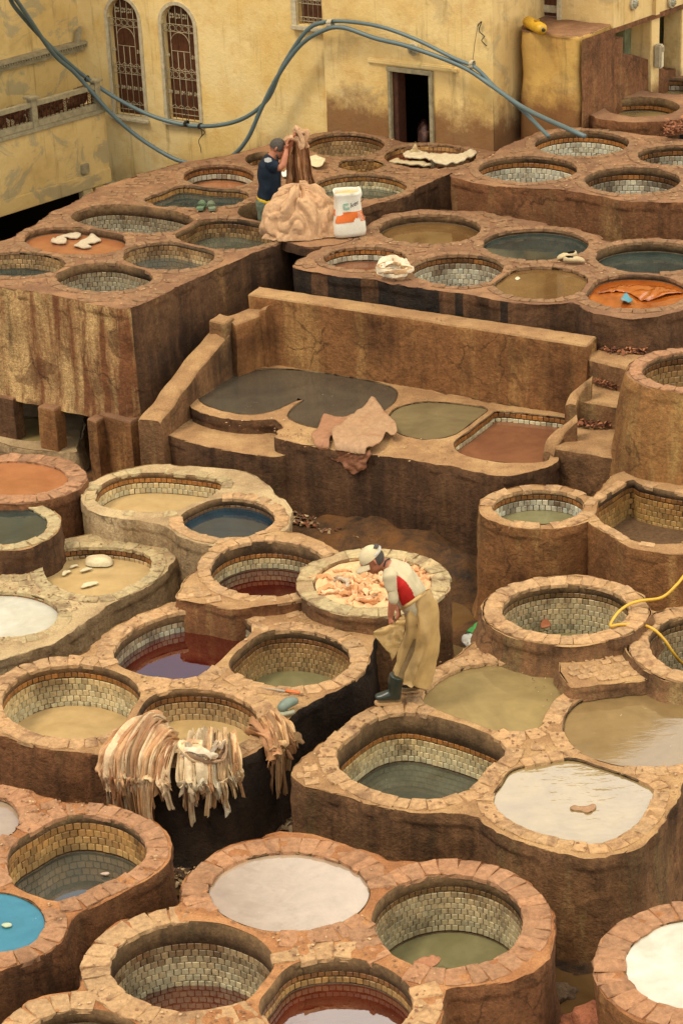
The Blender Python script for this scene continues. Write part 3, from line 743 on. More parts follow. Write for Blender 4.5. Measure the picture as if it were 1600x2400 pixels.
group_of('vat_block', 'rough brick drum block at the left edge full of teal liquid', .92, None,
 [dict(o=(-130, 112, 1178, 1275), dpx=6, liq='teal', style=None, label='round vat full of greyish teal liquid at the left edge below the orange one', rimw=.13, bc='pale')],
 m_wall_dark, m_top_tan, brickc='pale', rimw=.14, paving=False)
# right middle ----------------------------------------------------------
group_of('vat_block', 'stout clay cylinder block right of the trough, dark stained, holding a small tiled vat', 1.2, None,
 [dict(o=(1155, 1368, 1146, 1224), dpx=50, liq='clear', style='white', tile=.06, band=.06, label='small round vat of white tiles below the clay steps', rimw=.14, dirt=.8, brick_amt=.4)],
 m_wall_ochre, m_top_tan, brickc='tan', rimw=.14, paving=False, flare=.10)
group_of('vat_block', 'rounded clay block at the right edge round the cornered tiled basin', 1.2,
 [(1376, 1180), (1400, 1150), (1440, 1110), (1478, 1098), (1500, 1110), (1700, 1130), (1760, 1200), (1700, 1290), (1560, 1296), (1480, 1280), (1400, 1225)],
 [dict(o=[(1389, 1190), (1400, 1172), (1440, 1146), (1478, 1124), (1497, 1134), (1560, 1148), (1650, 1166), (1680, 1200), (1640, 1255), (1560, 1272), (1490, 1265), (1440, 1240), (1405, 1215)], style='ochre', tile=.06, band=.09, deep=.42, label='cornered tiled basin with a ledge and blue green tiles at the right edge', rimw=.1, dirt=.6, brick_amt=.6)],
 m_wall_ochre, m_top_tan, brickc='tan', rimw=.11, paving=False, flare=.10)
group_of('tall_drum', 'tall bulging golden clay drum at the right edge above the steps', 2.15, None,
 [dict(o=(1503, 1735, 824, 906), style='dirty', tile=.065, band=.08, deep=.5, label='tall vat with red brick rim at the right edge, above the clay steps', rimw=.13, bc='red', dirt=.8)],
 m_wall_conic, m_top_red, brickc='red', rimw=.14, paving=False, flare=.03, bulge=.15, zbase=1.0, cat='drum')
# upper left block ------------------------------------------------------
group_of('vat_block', 'high streaked block at the upper left whose flat top holds eight vats', ZU,
 [(-140, 640), (-120, 600), (-60, 575), (20, 560), (60, 540), (110, 500), (170, 475), (230, 440), (330, 405), (420, 380), (500, 368), (575, 352), (640, 335), (700, 320), (760, 312), (880, 310), (960, 335), (1100, 340), (1175, 352), (1060, 402), (955, 445), (852, 484), (800, 505), (700, 535), (652, 556), (560, 605), (420, 668), (330, 712), (291, 722), (240, 712), (120, 688), (0, 668), (-140, 650)],
 [dict(o=(429, 597, 383, 441), dpx=40, liq='orange', style='white', tile=.07, band=.08, label='small tiled vat of shallow orange water left of the standing worker', dirt=.6),
  dict(o=[(335, 466), (380, 448), (428, 431), (500, 434), (575, 447), (578, 464), (540, 480), (460, 485), (380, 481)], dpx=22, liq='teal', style='ochre', trim=False, band=.06, label='cornered vat of dark water just behind the green sandals'),
  dict(o=[(165, 508), (200, 486), (260, 477), (340, 482), (420, 496), (458, 515), (440, 535), (380, 545), (300, 543), (220, 530)], style='grey', tile=.06, trim=False, band=.16, deep=.6, label='wide empty vat of grey tiles left of the green sandals', dirt=.5),
  dict(o=[(57, 560), (75, 540), (140, 530), (230, 538), (290, 552), (292, 575), (250, 592), (160, 594), (90, 582)], dpx=18, liq='orange', style=None, label='vat of orange liquid with pale wet hides floating in it'),
  dict(o=(408, 650, 510, 583), dpx=46, liq='green', style='dirty', tile=.06, trim=False, band=.08, label='round dirty brown tiled vat in front of the hide pile', dirt=.9),
  dict(o=(286, 505, 565, 631), dpx=40, liq='slate', style='brown', tile=.06, trim=False, band=.06, label='tiled vat of dark water on the front edge of the high block', dirt=.6),
  dict(o=(-80, 156, 588, 646), dpx=43, liq='teal', style='brown', tile=.06, trim=False, band=.05, label='tiled vat at the far left of the high streaked block'),
  dict(o=(131, 358, 614, 682), style='grey', tile=.06, trim=False, band=.13, deep=.6, label='deep grey tiled vat at the front corner of the high block', dirt=.5),
  dict(o=(560, 700, 470, 518), style=None, deep=1.0, band=.3, label='dark vat the standing worker works in, half hidden by the hide pile', rim=False),
  dict(o=(576, 668, 355, 387), style='ochre', trim=False, deep=.5, label='small vat behind the standing worker', rim=False),
  dict(o=(717, 900, 310, 366), style='brown', tile=.06, deep=.5, band=.07, label='round cream tiled vat close to the yellow wall, left of the doorway'),
  dict(o=(901, 1116, 337, 394), dpx=16, liq='maroon', style='ochre', trim=False, band=.04, label='shallow reddish vat with white hides spread over it, below the doorway'),
  dict(o=(790, 900, 369, 401), style='ochre', trim=False, deep=.5, band=.05, label='smallest tiled vat, between the doorway and the held up hide', dirt=.9),
  dict(o=(738, 952, 405, 466), dpx=36, liq='green', style='cream', tile=.06, band=.06, label='vat of pale green water behind the white sack')],
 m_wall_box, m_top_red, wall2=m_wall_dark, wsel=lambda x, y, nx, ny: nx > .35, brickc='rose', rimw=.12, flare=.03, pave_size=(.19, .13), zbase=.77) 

block('clay_footing', 'rough clay pier carrying the corner of the high streaked block', [(232, 968), (306, 990), (640, 812), (560, 740), (330, 840)], .86, -.05, m_wall_ochre, m_top_red, 'pier')
terrace('stone_ledge', 'worn ledge slab under the hide pile, bridging the gap between two upper blocks', 2.21, OUT([(645, 556), (720, 578), (800, 568), (842, 548), (858, 500), (800, 490), (700, 520)], 2.21), [], m_wall_dark, m_top_red, zbase=2.08, paving=False, flare=0, cap=.04, cat='ledge')
group_of('vat_block', 'upper right block of dark water vats behind the long parapet, left end blackened', ZU,
 [(683, 624), (695, 606), (735, 590), (765, 572), (830, 545), (880, 515), (905, 496), (989, 486), (1127, 492), (1310, 528), (1410, 550), (1424, 566), (1509, 556), (1640, 560), (1800, 600), (1800, 700), (1600, 722), (1540, 740), (1463, 744), (1380, 730), (1352, 708), (1340, 702), (1188, 706), (1106, 688), (968, 670), (877, 652), (800, 647)],
 [dict(o=(887, 1127, 500, 571), dpx=22, liq='brown', style=None, label='round vat of yellow brown water right of the white sack', rimw=.12),
  dict(o=(1131, 1380, 534, 608), dpx=14, liq='teal', style=None, label='round vat of dark teal water behind the pale shoes', rimw=.12),
  dict(o=(1393, 1650, 564, 637), dpx=26, liq='teal', style=None, label='round vat of dark teal water at the right edge, right of the pale shoes', rimw=.12),
  dict(o=(757, 955, 577, 631), dpx=36, liq='redbrown', style='white', tile=.065, band=.05, label='white tiled vat with an ochre band, the rolled grey cloth on its rim', rimw=.10),
  dict(o=(964, 1183, 594, 668), style='white', tile=.065, band=.06, deep=.6, label='empty white tiled vat with a brown stain, beside the rolled grey cloth', rimw=.10, dirt=.9),
  dict(o=(1155, 1382, 623, 699), dpx=9, liq='brown', style=None, label='round vat of brown water in front of the pale shoes', rimw=.10),
  dict(o=(1369, 1612, 641, 722), dpx=15, liq='rust', style=None, label='round vat of bright rust orange dye with a blue plastic scrap', rimw=.14)],
 m_wall_dark, m_top_red, wall2=m_wall_black, wsel=lambda x, y, nx, ny: (x < P(1080, 690, ZU).x and noise.noise(Vector((x*3.5, 0, 0))) > -.22) or (x < P(1250, 690, ZU).x and noise.noise(Vector((x*5, 3, 0))) > .2), brickc='rose', rimw=.13, flare=.02, pave_size=(.16, .12))
group_of('vat_block', 'topmost right block holding four clean white tiled vats', 2.55,
 [(1048, 410), (1125, 372), (1198, 337), (1265, 305), (1336, 300), (1458, 309), (1600, 326), (1720, 345), (1740, 470), (1600, 472), (1463, 470), (1377, 451), (1310, 440), (1157, 434)],
 [dict(o=(1119, 1352, 364, 426), style='white', tile=.07, band=.10, deep=.55, label='white tiled vat at the left end of the topmost right block', dirt=.4, rimw=.12),
  dict(o=(1251, 1474, 304, 365), style='white', tile=.07, band=.11, deep=.55, label='white tiled vat at the back of the topmost right block, nearest the pipe ends', dirt=.2, rimw=.12),
  dict(o=(1491, 1690, 338, 387), style='white', tile=.07, band=.09, deep=.55, label='grimy white tiled vat cut by the right edge, on the topmost right block', dirt=1.0, rimw=.12),
  dict(o=(1368, 1594, 390, 453), style='white', tile=.07, band=.11, deep=.55, label='brown stained white tiled vat at the front right of the topmost right block', dirt=.8, rimw=.12)],
 m_wall_red, m_top_red, brickc='rose', rimw=.12, flare=.02, pave_size=(.16, .12))
group_of('vat_block', 'rounded red clay block under the outside stair at the upper right', 2.68,
 [(1371, 262), (1378, 248), (1415, 225), (1480, 205), (1520, 185), (1640, 170), (1720, 230), (1700, 290), (1600, 276), (1560, 282), (1460, 284), (1400, 276)],
 [dict(o=(1418, 1590, 226, 271), dpx=34, liq='beige', style='white', tile=.065, band=.13, label='small vat of beige water with white tiles at the foot of the stair', rimw=.12, rim=False),
  dict(o=(1500, 1650, 181, 218), dpx=32, liq='beige', style='white', tile=.065, band=.06, label='dark rimmed tiled vat in the top right corner', rimw=.1, rim=False, dirt=1.0)],
 m_wall_red, m_top_red, brickc='rose', rimw=.12, paving=False, flare=.0, bulge=0, zbase=2.45)
False and group_of('vat_block', 'farthest block in the top right corner, dark rimmed', 2.78, None,
 [dict(o=(1500, 1640, 180, 221), dpx=32, liq='beige', style='white', tile=.065, band=.06, label='dark rimmed tiled vat in the top right corner', rimw=.1, rim=False, dirt=1.0)],
 m_wall_black, m_top_red, brickc='rose', rimw=.1, paving=False, flare=.02)
# the long trough -------------------------------------------------------
group_of('trough_block', 'long clay trough block in the middle with slate grey and olive pools', ZM,
 [(441, 926), (450, 955), (500, 974), (587, 984), (640, 978), (668, 996), (640, 1022), (700, 1038), (800, 1053), (880, 1064), (960, 1075), (1025, 1084), (1120, 1104), (1172, 1114), (1240, 1105), (1292, 1088), (1310, 1050), (1345, 985), (1330, 965), (1147, 938), (958, 905), (800, 872), (648, 845), (560, 862), (480, 895)],
 [dict(o=[(466, 928), (478, 905), (510, 885), (560, 870), (640, 862), (720, 866), (800, 878), (880, 893), (928, 912), (922, 940), (890, 968), (840, 992), (780, 1002), (730, 998), (688, 984), (674, 972), (690, 950), (712, 934), (690, 938), (655, 955), (620, 966), (576, 969), (520, 960), (480, 945)], dpx=4, liq='grey', style=None, label='wide two lobed pool of slate grey liquid below the parapet', rim=False, obj='pool', name_cat='pool'),
  dict(o=[(909, 978), (930, 954), (985, 940), (1060, 942), (1130, 952), (1142, 962), (1105, 993), (1060, 1017), (1000, 1027), (945, 1017), (915, 1000)], dpx=5, liq='olive', style=None, label='pool of olive grey liquid right of the folded skin', rim=False, obj='pool', name_cat='pool'),
  dict(o=[(1065, 1040), (1090, 1012), (1150, 965), (1165, 960), (1240, 967), (1335, 982), (1325, 1005), (1290, 1055), (1275, 1080), (1180, 1080), (1090, 1064)], dpx=27, liq='redbrown', style='cream', tile=.065, band=.03, label='squarish pool of reddish brown liquid with tiled sides, beside the clay steps', rim=False, obj='pool', name_cat='pool', dirt=.5)],
 m_wall_dark, m_top_tan, brickc='tan', rimw=.10, paving=False, flare=.05, cap=.10)
terrace('stone_ledge', 'low curved ledge along the outside of the slate grey pool rim', .95, OUT([(352, 1000), (378, 1012), (465, 1040), (562, 1057), (650, 1070), (740, 1040), (700, 985), (600, 960), (440, 925), (370, 970)], .95), [], m_wall_dark, m_top_tan, paving=False, flare=.05, cat='ledge')
block('parapet_wall', 'long plastered parapet wall rising behind the slate grey pool', [(583, 689), (607, 671), (1000, 729), (1397, 788), (1374, 810), (980, 748)], 1.95, .9, m_wall_ochre, m_top_tan, 'parapet')
def sweep_wall(name, label, pts, width, zb, wall, top, cat):
    """wall whose top follows points (photo x, y, height)"""
    C3 = spline([P(*p) for p in pts], 8); rings_ = []; 
    for i, p in enumerate(C3):
        t = (C3[min(i+1, len(C3)-1)]-C3[max(i-1, 0)]); t.z = 0; t.normalize(); s = Vector((t.y, -t.x, 0)); w = width/2*(1+.10*noise.noise(p*3))
        prof = [(-1.12, zb), (-1.03, zb+(p.z-zb)*.3), (-1.0, zb+(p.z-zb)*.65), (-.98, p.z-.10), (-.93, p.z-.035), (-.75, p.z-.005), (0, p.z+.008), (.75, p.z-.005), (.93, p.z-.035), (.98, p.z-.10), (1.0, zb+(p.z-zb)*.65), (1.03, zb+(p.z-zb)*.3), (1.12, zb)]
        rings_.append([Vector((p.x, p.y, 0))+s*(a*w)+Vector((0, 0, z))+Vector((noise.noise(Vector((p.x*4, p.y*4, z*4))), noise.noise(Vector((p.x*4, p.y*4, z*4+9))), .6*noise.noise(Vector((p.x*5, p.y*5, a*2)))))*.022 for a, z in prof])
    m = MB(); m.rings(rings_, 0, (True, True), closed=False)
    nf = 12; m.m = [(1 if (k % nf) in (4, 5, 6, 7) else 0) if k < nf*(len(rings_)-1) else 0 for k in range(len(m.f))]
    c = C3[len(C3)//2]
    o = m.build(name, [wall, top], None, True, 50, loc=Vector((c.x, c.y, max(zb, 0)))); return tag(o, label, cat)
sweep_wall('sloping_wall', 'sloping clay side wall climbing from the trough corner up to the parapet', [(352, 985, 1.15), (362, 967, 1.2), (393, 926, 1.3), (429, 877, 1.41), (465, 834, 1.51), (494, 797, 1.6), (513, 776, 1.65)], .30, -.05, m_wall_mid, m_top_tan, 'side wall')
block('wall_post', 'squat square post where the sloping side wall meets the parapet', [(490, 750), (514, 735), (548, 742), (526, 758)], 1.8, -.05, m_wall_mid, m_top_tan, 'post')
sweep_wall('sloping_wall', 'short curved wall top between the squat post and the parapet', [(530, 752, 1.76), (570, 738, 1.76), (610, 722, 1.78), (640, 712, 1.86)], .30, .9, m_wall_ochre, m_top_tan, 'side wall')
# steps beside the trough
for lab, z, pts in (('highest clay step, behind the right end of the parapet', 1.8, [(1372, 836), (1400, 818), (1433, 822), (1540, 835), (1540, 880), (1471, 862), (1433, 852)]),
                    ('middle clay step with bark scraps at its back', 1.5, [(1345, 930), (1380, 880), (1500, 890), (1500, 960), (1452, 950), (1405, 944), (1362, 938)]),
                    ('lowest clay step, beside the reddish brown pool', 1.22, [(1296, 1045), (1335, 985), (1470, 985), (1470, 1075), (1430, 1068), (1361, 1058)])):
    block('clay_step', lab, pts, z, -.05, m_wall_mid, m_top_tan, 'step', .03, .02)
sweep_wall('step_curb', 'short sloping curb on the left of the middle clay step', [(1337, 948, 1.47), (1345, 922, 1.56), (1365, 902, 1.65), (1386, 884, 1.74)], .14, .9, m_wall_mid, m_top_tan, 'curb')
sweep_wall('step_curb', 'short sloping curb on the left of the lowest clay step', [(1284, 1060, 1.14), (1290, 1035, 1.25), (1312, 1008, 1.33), (1348, 975, 1.48)], .16, .3, m_wall_mid, m_top_tan, 'curb')
# ---------------------------------------------------------------- ground
def ground():
    verts = []; faces = []
    xs = np.concatenate([np.arange(-60, -8, 4), np.arange(-8, 8, .16), np.arange(8, 61, 4)]); ys = np.concatenate([np.arange(-40, 10, 5), np.arange(10, 34, .16), np.arange(34, 80, 5)])
    mounds = [(P(760, 1240, .15), .22, 1.1), (P(920, 1270, .2), .22, .8), (P(1010, 1320, .2), .22, .5), (P(1090, 1350, .2), .25, .25), (P(640, 1930, 0), .10, .5), (P(1350, 2260, 0), .06, .3), (P(150, 1235, 0), .3, .5), (P(1120, 1480, .1), .10, .4)]
    for y in ys:
        for x in xs:
            z = 0
            if -8 <= x <= 8 and 10 <= y <= 34:
                z = .035*fbm((x, y, 0), 1.5)+.015*noise.noise(Vector((x*6, y*6, 0)))
                for c, h, r in mounds:
                    d2 = ((x-c.x)**2+(y-c.y)**2)/(r*r)
                    if d2 < 6: z += h*math.exp(-d2)*(1+.35*fbm((x, y, 3), 3))
            verts.append((float(x), float(y), z))
    nx = len(xs)
    for i in range(len(ys)-1):
        for j in range(nx-1): a = i*nx+j; faces.append((a, a+1, a+nx+1, a+nx))
    t = NT('mud')
    c = t.mix(t.ramp(t.noise(5, 6, .7), .35, .65), warm(C('#3a2a1d')), warm(C('#76512f')))
    c = t.mix(t.ramp(t.noise(1.2, 5, .6), .5, .65), c, warm(C('#84572f')))
    t.col(c); t.rough(t.ramp(t.noise(2.5, 5, .6), .4, .6, .6, .95), .3)
    b = t.bump(t.noise(11, 6, .7), .06, 1); t.bump(t.noise(55, 4, .75), .02, 1, b)
    o = mesh('ground', verts, faces, t.m, None, True, loc=Vector((0, 20, 0))); tag(o, kind='structure')
ground()
def puddle(x0, x1, y0, y1, z, liq):
    L = pix_loop((x0, x1, y0, y1), z, 40); L = L+normals(L)*np.array([.10*fbm((p[0], p[1], 7), 3) for p in L])[:, None]
    o = mesh('puddle_water', [(p[0], p[1], z) for p in L], [tuple(range(len(L)))], LQ[liq], None, False, loc=Vector((L[0][0], L[0][1], z))); tag(o, kind='structure')
puddle(385, 500, 2010, 2110, .03, 'brown'); puddle(1270, 1420, 2210, 2400, .03, 'brown'); puddle(1000, 1100, 1400, 1560, .06, 'brown')

for lab, (xa, xb), zt in (('dark square clay pier at the left edge under the high block', (-12, 30), .82), ('pale weathered pier between the two openings under the high block', (88, 128), .82), ('narrow grey pier left of the corner under the high block', (203, 226), .82)):
    y_ = 926+(xa+xb)/2*.262
    block('clay_pier', lab, [(xa, y_-2), (xb, y_+6), (xb+22, y_-6), (xa+22, y_-14)], zt, -.05, m_wall_ochre if xa > 50 else m_wall_dark, m_top_red, 'pier')
group_of('vat_block', 'low pale tank glimpsed between the piers under the high block', .30,
 [(-40, 930), (60, 930), (200, 960), (180, 1060), (60, 1050), (-40, 1020)], [dict(o=(28, 125, 975, 1030, 3), dpx=6, liq='beige', style=None, label='shallow beige tank seen between the piers under the high block', rim=False, obj='pool', name_cat='pool')],
 m_wall_pale, m_top_pale, paving=False, rimw=.1)
litter('floating_specks', [(1000, 1600), (1120, 1560), (1300, 1600), (1250, 1690), (1100, 1670)], .978, 70, [plain('foam_speck', C('#b5a888'), .7)], .009, 31, .003) if False else None

def litter2(name, pts, z, n, cols, size, seed):
    """loose crumbs lying on a block top, clear of the openings"""
    rnd = random.Random(seed); m = MB(); A_ = np.array([(P(x, y, z).x, P(x, y, z).y) for x, y in pts]); x0, y0 = A_.min(0); x1, y1 = A_.max(0)
    Q = np.array([(rnd.uniform(x0, x1), rnd.uniform(y0, y1)) for _ in range(n*4)]); Q = Q[inside(Q, A_)]
    for L_, zo in LOOPS:
        if abs(zo-z) < .25 and len(Q): Q = Q[~inside(Q, offset(resample(L_, n=36), .03))]
    for x, y in Q[:n]:
        s_ = size*rnd.uniform(.3, 1.3)**1.5; c = Vector((x, y, z+.004)); a = rnd.uniform(0, 6.28)
        u = Vector((math.cos(a), math.sin(a), 0))*s_; v = Vector((-math.sin(a), math.cos(a), 0))*s_*rnd.uniform(.4, .9); h = Vector((0, 0, s_*rnd.uniform(.3, .8)))
        m.add([c-u-v, c+u-v, c+u+v, c-u+v, c+h], [(0, 1, 4), (1, 2, 4), (2, 3, 4), (3, 0, 4)], rnd.randrange(len(cols)))
    if m.v: tag(m.build(name, cols, None, False, loc=Vector((A_[:, 0].mean(), A_[:, 1].mean(), z))), kind='stuff')
_cr = [plain('crumb_dark', C('#7f5c42'), .9), plain('crumb_mid', C('#7d5a40'), .9), plain('crumb_pale', C('#b0926c'), .9)]
litter2('loose_crumbs', [(690, 1800), (900, 1640), (1100, 1500), (1500, 1500), (1600, 1850), (1400, 2000), (1100, 1900), (750, 1840)], 1.0, 500, _cr, .010, 1)
litter2('loose_crumbs', [(200, 1530), (400, 1400), (860, 1480), (840, 1530), (660, 1690), (420, 1790), (20, 1700), (-20, 1610)], 1.0, 420, _cr, .010, 2)
litter2('loose_crumbs', [(460, 2100), (680, 1975), (1240, 2160), (1160, 2240), (1000, 2290), (980, 2420), (80, 2500), (220, 2260)], 1.0, 420, _cr, .010, 3)
litter2('loose_crumbs', [(-20, 600), (430, 390), (900, 320), (1150, 350), (850, 480), (650, 550), (290, 715), (0, 660)], ZU, 700, _cr, .010, 4)
litter2('loose_crumbs', [(700, 620), (990, 490), (1420, 560), (1600, 570), (1600, 715), (1340, 700), (970, 665)], ZU, 420, _cr, .010, 5)
litter2('loose_crumbs', [(1060, 405), (1265, 310), (1600, 330), (1600, 465), (1160, 430)], 2.55, 350, _cr, .010, 6)
litter2('loose_crumbs', [(440, 960), (640, 1040), (1170, 1110), (1340, 990), (700, 880)], ZM, 260, _cr, .010, 7)
litter2('loose_crumbs', [(-20, 1540), (400, 1310), (420, 1270), (100, 1270), (-20, 1350)], .65, 260, _cr, .010, 8)
litter2('loose_crumbs', [(0, 2250), (380, 2010), (300, 1900), (0, 1840)], .95, 200, _cr, .010, 9)
litter2('loose_crumbs', [(600, 690), (1390, 795), (1370, 805), (590, 688)], 1.95, 120, _cr, .010, 10)
# ---------------------------------------------------------------- yellow buildings
def yellow(name, a, b, stain, grey_amt=.3, low=None):
    t = NT(name)
    big = t.noise(.9, 5, .6, dist=.4); mid = t.noise(3.5, 6, .65)
    c = t.mix(t.ramp(big, .36, .62), a, b)
    c = t.mix(t.math('MULTIPLY', t.ramp(mid, .5, .68), .45), c, stain)
    g = t.math('MULTIPLY', t.ramp(t.noise(1.3, 7, .68, dist=.9, vec=t.map((1, 1, 1.4))), .60-grey_amt*.12, .64-grey_amt*.10), grey_amt)
    c = t.mix(g, c, C('#8f8a70'))
    st = t.noise(1.0, 5, .7, vec=t.map((6, 6, .5)))
    c = t.mix(t.math('MULTIPLY', t.ramp(st, .56, .72), .5), c, C('#6b5126'))
    if low:      # splashed clay at the foot of the wall, ragged upper edge
        sz = t.n.new('ShaderNodeSeparateXYZ'); t.lk(t.pos, sz.inputs[0])
        h = t.math('ADD', sz.outputs['Z'], t.math('MULTIPLY', t.noise(2.6, 7, .72), -1.1))
        c = t.mix(t.ramp(h, low-.45, low-.05, .85, 0), c, C('#6e452b'))
    t.col(c); t.rough(.9, .2)
    bp = t.bump(t.noise(6, 6, .7), .015, 1); t.bump(t.noise(45, 4, .7), .004, 1, bp)
    return t.m
m_yel = yellow('ochre_plaster', C('#dbbb76'), C('#e6cd92'), C('#cfa258'), .06)
m_yel_low = yellow('ochre_plaster_splashed', C('#d9b671'), C('#e2c88c'), C('#c09352'), .25, low=2.36)
m_yel_old = yellow('ochre_plaster_worn', C('#c2a468'), C('#cfb479'), C('#a88c52'), .6)
m_yel_side = yellow('ochre_plaster_side', C('#caaa6e'), C('#d6bc86'), C('#94703a'), .35, low=2.35)
m_frame = plain('painted_frame', C('#b5a98b'), .8, .3, .25, 15)
m_stone = plain('grey_stone', C('#8f8467'), .85, .3, .3, 12, .006)
m_wood = plain('brown_wood', C('#54301b'), .6, .35, .35, 14, .003)
m_wood2 = plain('brown_wood_dark', C('#45281a'), .7, .3, .35, 14, .003)
m_grille = plain('grille_paint', C('#a99c7c'), .6, .4, .2, 60, 0)
m_rust = plain('rusty_iron', C('#4b2413'), .8, .3, .4, 60, .001)
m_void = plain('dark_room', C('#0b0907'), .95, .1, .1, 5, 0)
m_pipe = plain('grey_blue_pipe', C('#566768'), .45, .45, .12, 6, .001)
m_band2 = plain('dark_cord', C('#2f2c28'), .8, .3, .2, 30, 0)
BASE = 2.2
A = P(775, 301, BASE); B = P(1157, 352, BASE)
fd = (B-A); fd.z = 0; fd.normalize(); fn = Vector((fd.y, -fd.x, 0))
if fn.y > 0: fn = -fn
TOPZ = 8.6
class Wall:
    def __init__(s, O, d, n): s.O = Vector((O.x, O.y, 0)); s.d = d; s.n = n
    def px(s, x, y, off=0.0):
        p = PV(x, y, s.O+s.n*off, s.n); return ((p-s.O).dot(s.d), p.z)
    def w(s, a, z, off=0.0): return s.O+s.d*a+Vector((0, 0, z))+s.n*off
    def panel(s, name, outline, holes, mat, parent, depth=.16, step=.25, wob=.012, revmat=None):
        vco = []; edges = []
        def addloop(L):
            b = len(vco); R = []
            for i in range(len(L)):
                p, q = Vector(L[i]), Vector(L[(i+1) % len(L)]); k = max(1, int((q-p).length/step))
                R += [p+(q-p)*j/k for j in range(k)]
            vco.extend(R); edges.extend([(b+i, b+(i+1) % len(R)) for i in range(len(R))]); return np.array([(v.x, v.y) for v in R])
        OL = addloop(outline); HL = [addloop(h) for h in holes]
        x0, y0 = OL.min(0); x1, y1 = OL.max(0)
        G = np.array([(x, y) for x in np.arange(x0+step/2, x1, step) for y in np.arange(y0+step/2, y1, step)])
        if len(G):
            ok = sdf(G, OL) < -.05
            for h in HL: ok &= sdf(G, h) > .05
            vco += [Vector(p) for p in G[ok]]
        r = delaunay_2d_cdt(vco, edges, [], 0, 1e-6)
        V2 = np.array([(v.x, v.y) for v in r[0]]); T = np.array([f for f in r[2]]); cen = V2[T].mean(1); ok = inside(cen, OL)
        for h in HL: ok &= ~inside(cen, h)
        vs_ = [s.w(x, z, wob*fbm((x, z, s.O.x), 1.2)) for x, z in V2]; fs = [tuple(int(i) for i in t) for t in T[ok]]; mi = [0]*len(fs)
        for h in HL:
            b = len(vs_); n = len(h)
            for (x, z) in h: vs_.append(s.w(x, z, wob*fbm((x, z, s.O.x), 1.2)))
            for (x, z) in h: vs_.append(s.w(x, z, -depth))
            fs += [(b+i, b+(i+1) % n, b+n+(i+1) % n, b+n+i) for i in range(n)]; mi += [1]*n
        return mesh(name, vs_, fs, [mat, revmat or mat], parent, False, mi, loc=Vector((0, 0, 0)))
    def ribbon(s, mb, pts, off, w, th, closed=False, mi=0):
        """flat bar following points (a,z) on the wall"""
        P3 = [s.w(a, z, off) for a, z in pts]
        mb.tube(P3+([P3[0]] if closed else []), [(w, th)]*(len(P3)+(1 if closed else 0)), 4 if w < .01 else 6, mi)
def arch(W, xl, xr, zb, zs, n=14):
    """arched outline: left,right along wall; sill z; spring z"""
    r = (xr-xl)/2; c = (xl+xr)/2
    L = [(xl, zb), (xr, zb)]+[(c+r*math.cos(t), zs+r*1.0*math.sin(t)) for t in [math.pi*k/n for k in range(n+1)]]
    return L
F = Wall(A-fn*.10, fd, fn)         # left, set back section
Fc = Wall(A, fd, fn)               # centre section, stands proud
bld = empty('yellow_building', Fc.w(0, 0), 'long ochre plastered building across the back with arched grilled windows and a dark doorway', 'building')
sK = F.px(200, 225)[0]; s770 = F.px(772, 200)[0]
def win(xl, xr, yb, ys, xb_off=0):
    a0, z0 = F.px(xl, yb); a1, z1 = F.px(xr, yb); zs = F.px((xl+xr)/2, ys)[1]
    return a0, a1, (z0+z1)/2, zs
W1 = (F.px(262, 150)[0], F.px(333, 160)[0], F.px(307, 271)[1], F.px(290, 44)[1])
W2 = (F.px(387, 165)[0], F.px(462, 175)[0], F.px(433, 283)[1], F.px(418, 60)[1])
w3l, w3r = F.px(697, 30)[0], F.px(765, 30)[0]; w3b = F.px(730, 60)[1]
holes = [arch(F, W1[0], W1[1], W1[2], W1[3]), arch(F, W2[0], W2[1], W2[2], W2[3]), [(w3l, w3b), (w3r, w3b), (w3r, w3b+1.3), (w3l, w3b+1.3)]]
# further windows on the storey above (seen only mirrored in the vats)
F.panel('wall', [(sK, -.05), (s770+.02, -.05), (s770+.02, TOPZ), (sK, TOPZ)], holes, m_yel, bld, .14)
s1157 = Fc.px(1157, 352)[0]
dl, dz0 = Fc.px(921, 320); dr = Fc.px(1010, 320)[0]; dz1 = Fc.px(965, 172)[1]; dzb = BASE-.12
Fc.panel('wall', [(s770, -.05), (s1157, -.05), (s1157, 9.3), (s770, 9.3)], [[(dl, dzb), (dr, dzb), (dr, dz1), (dl, dz1)]], m_yel_low, bld, .22)
m = MB(); m.box(Fc.w((s770+s770)/2, (TOPZ-.05)/2, -.05), fd*.004, fn*.05, Vector((0, 0, (TOPZ+.05)/2))); m.build('wall_edge', m_yel, bld, False, loc=Vector((0, 0, 0)))
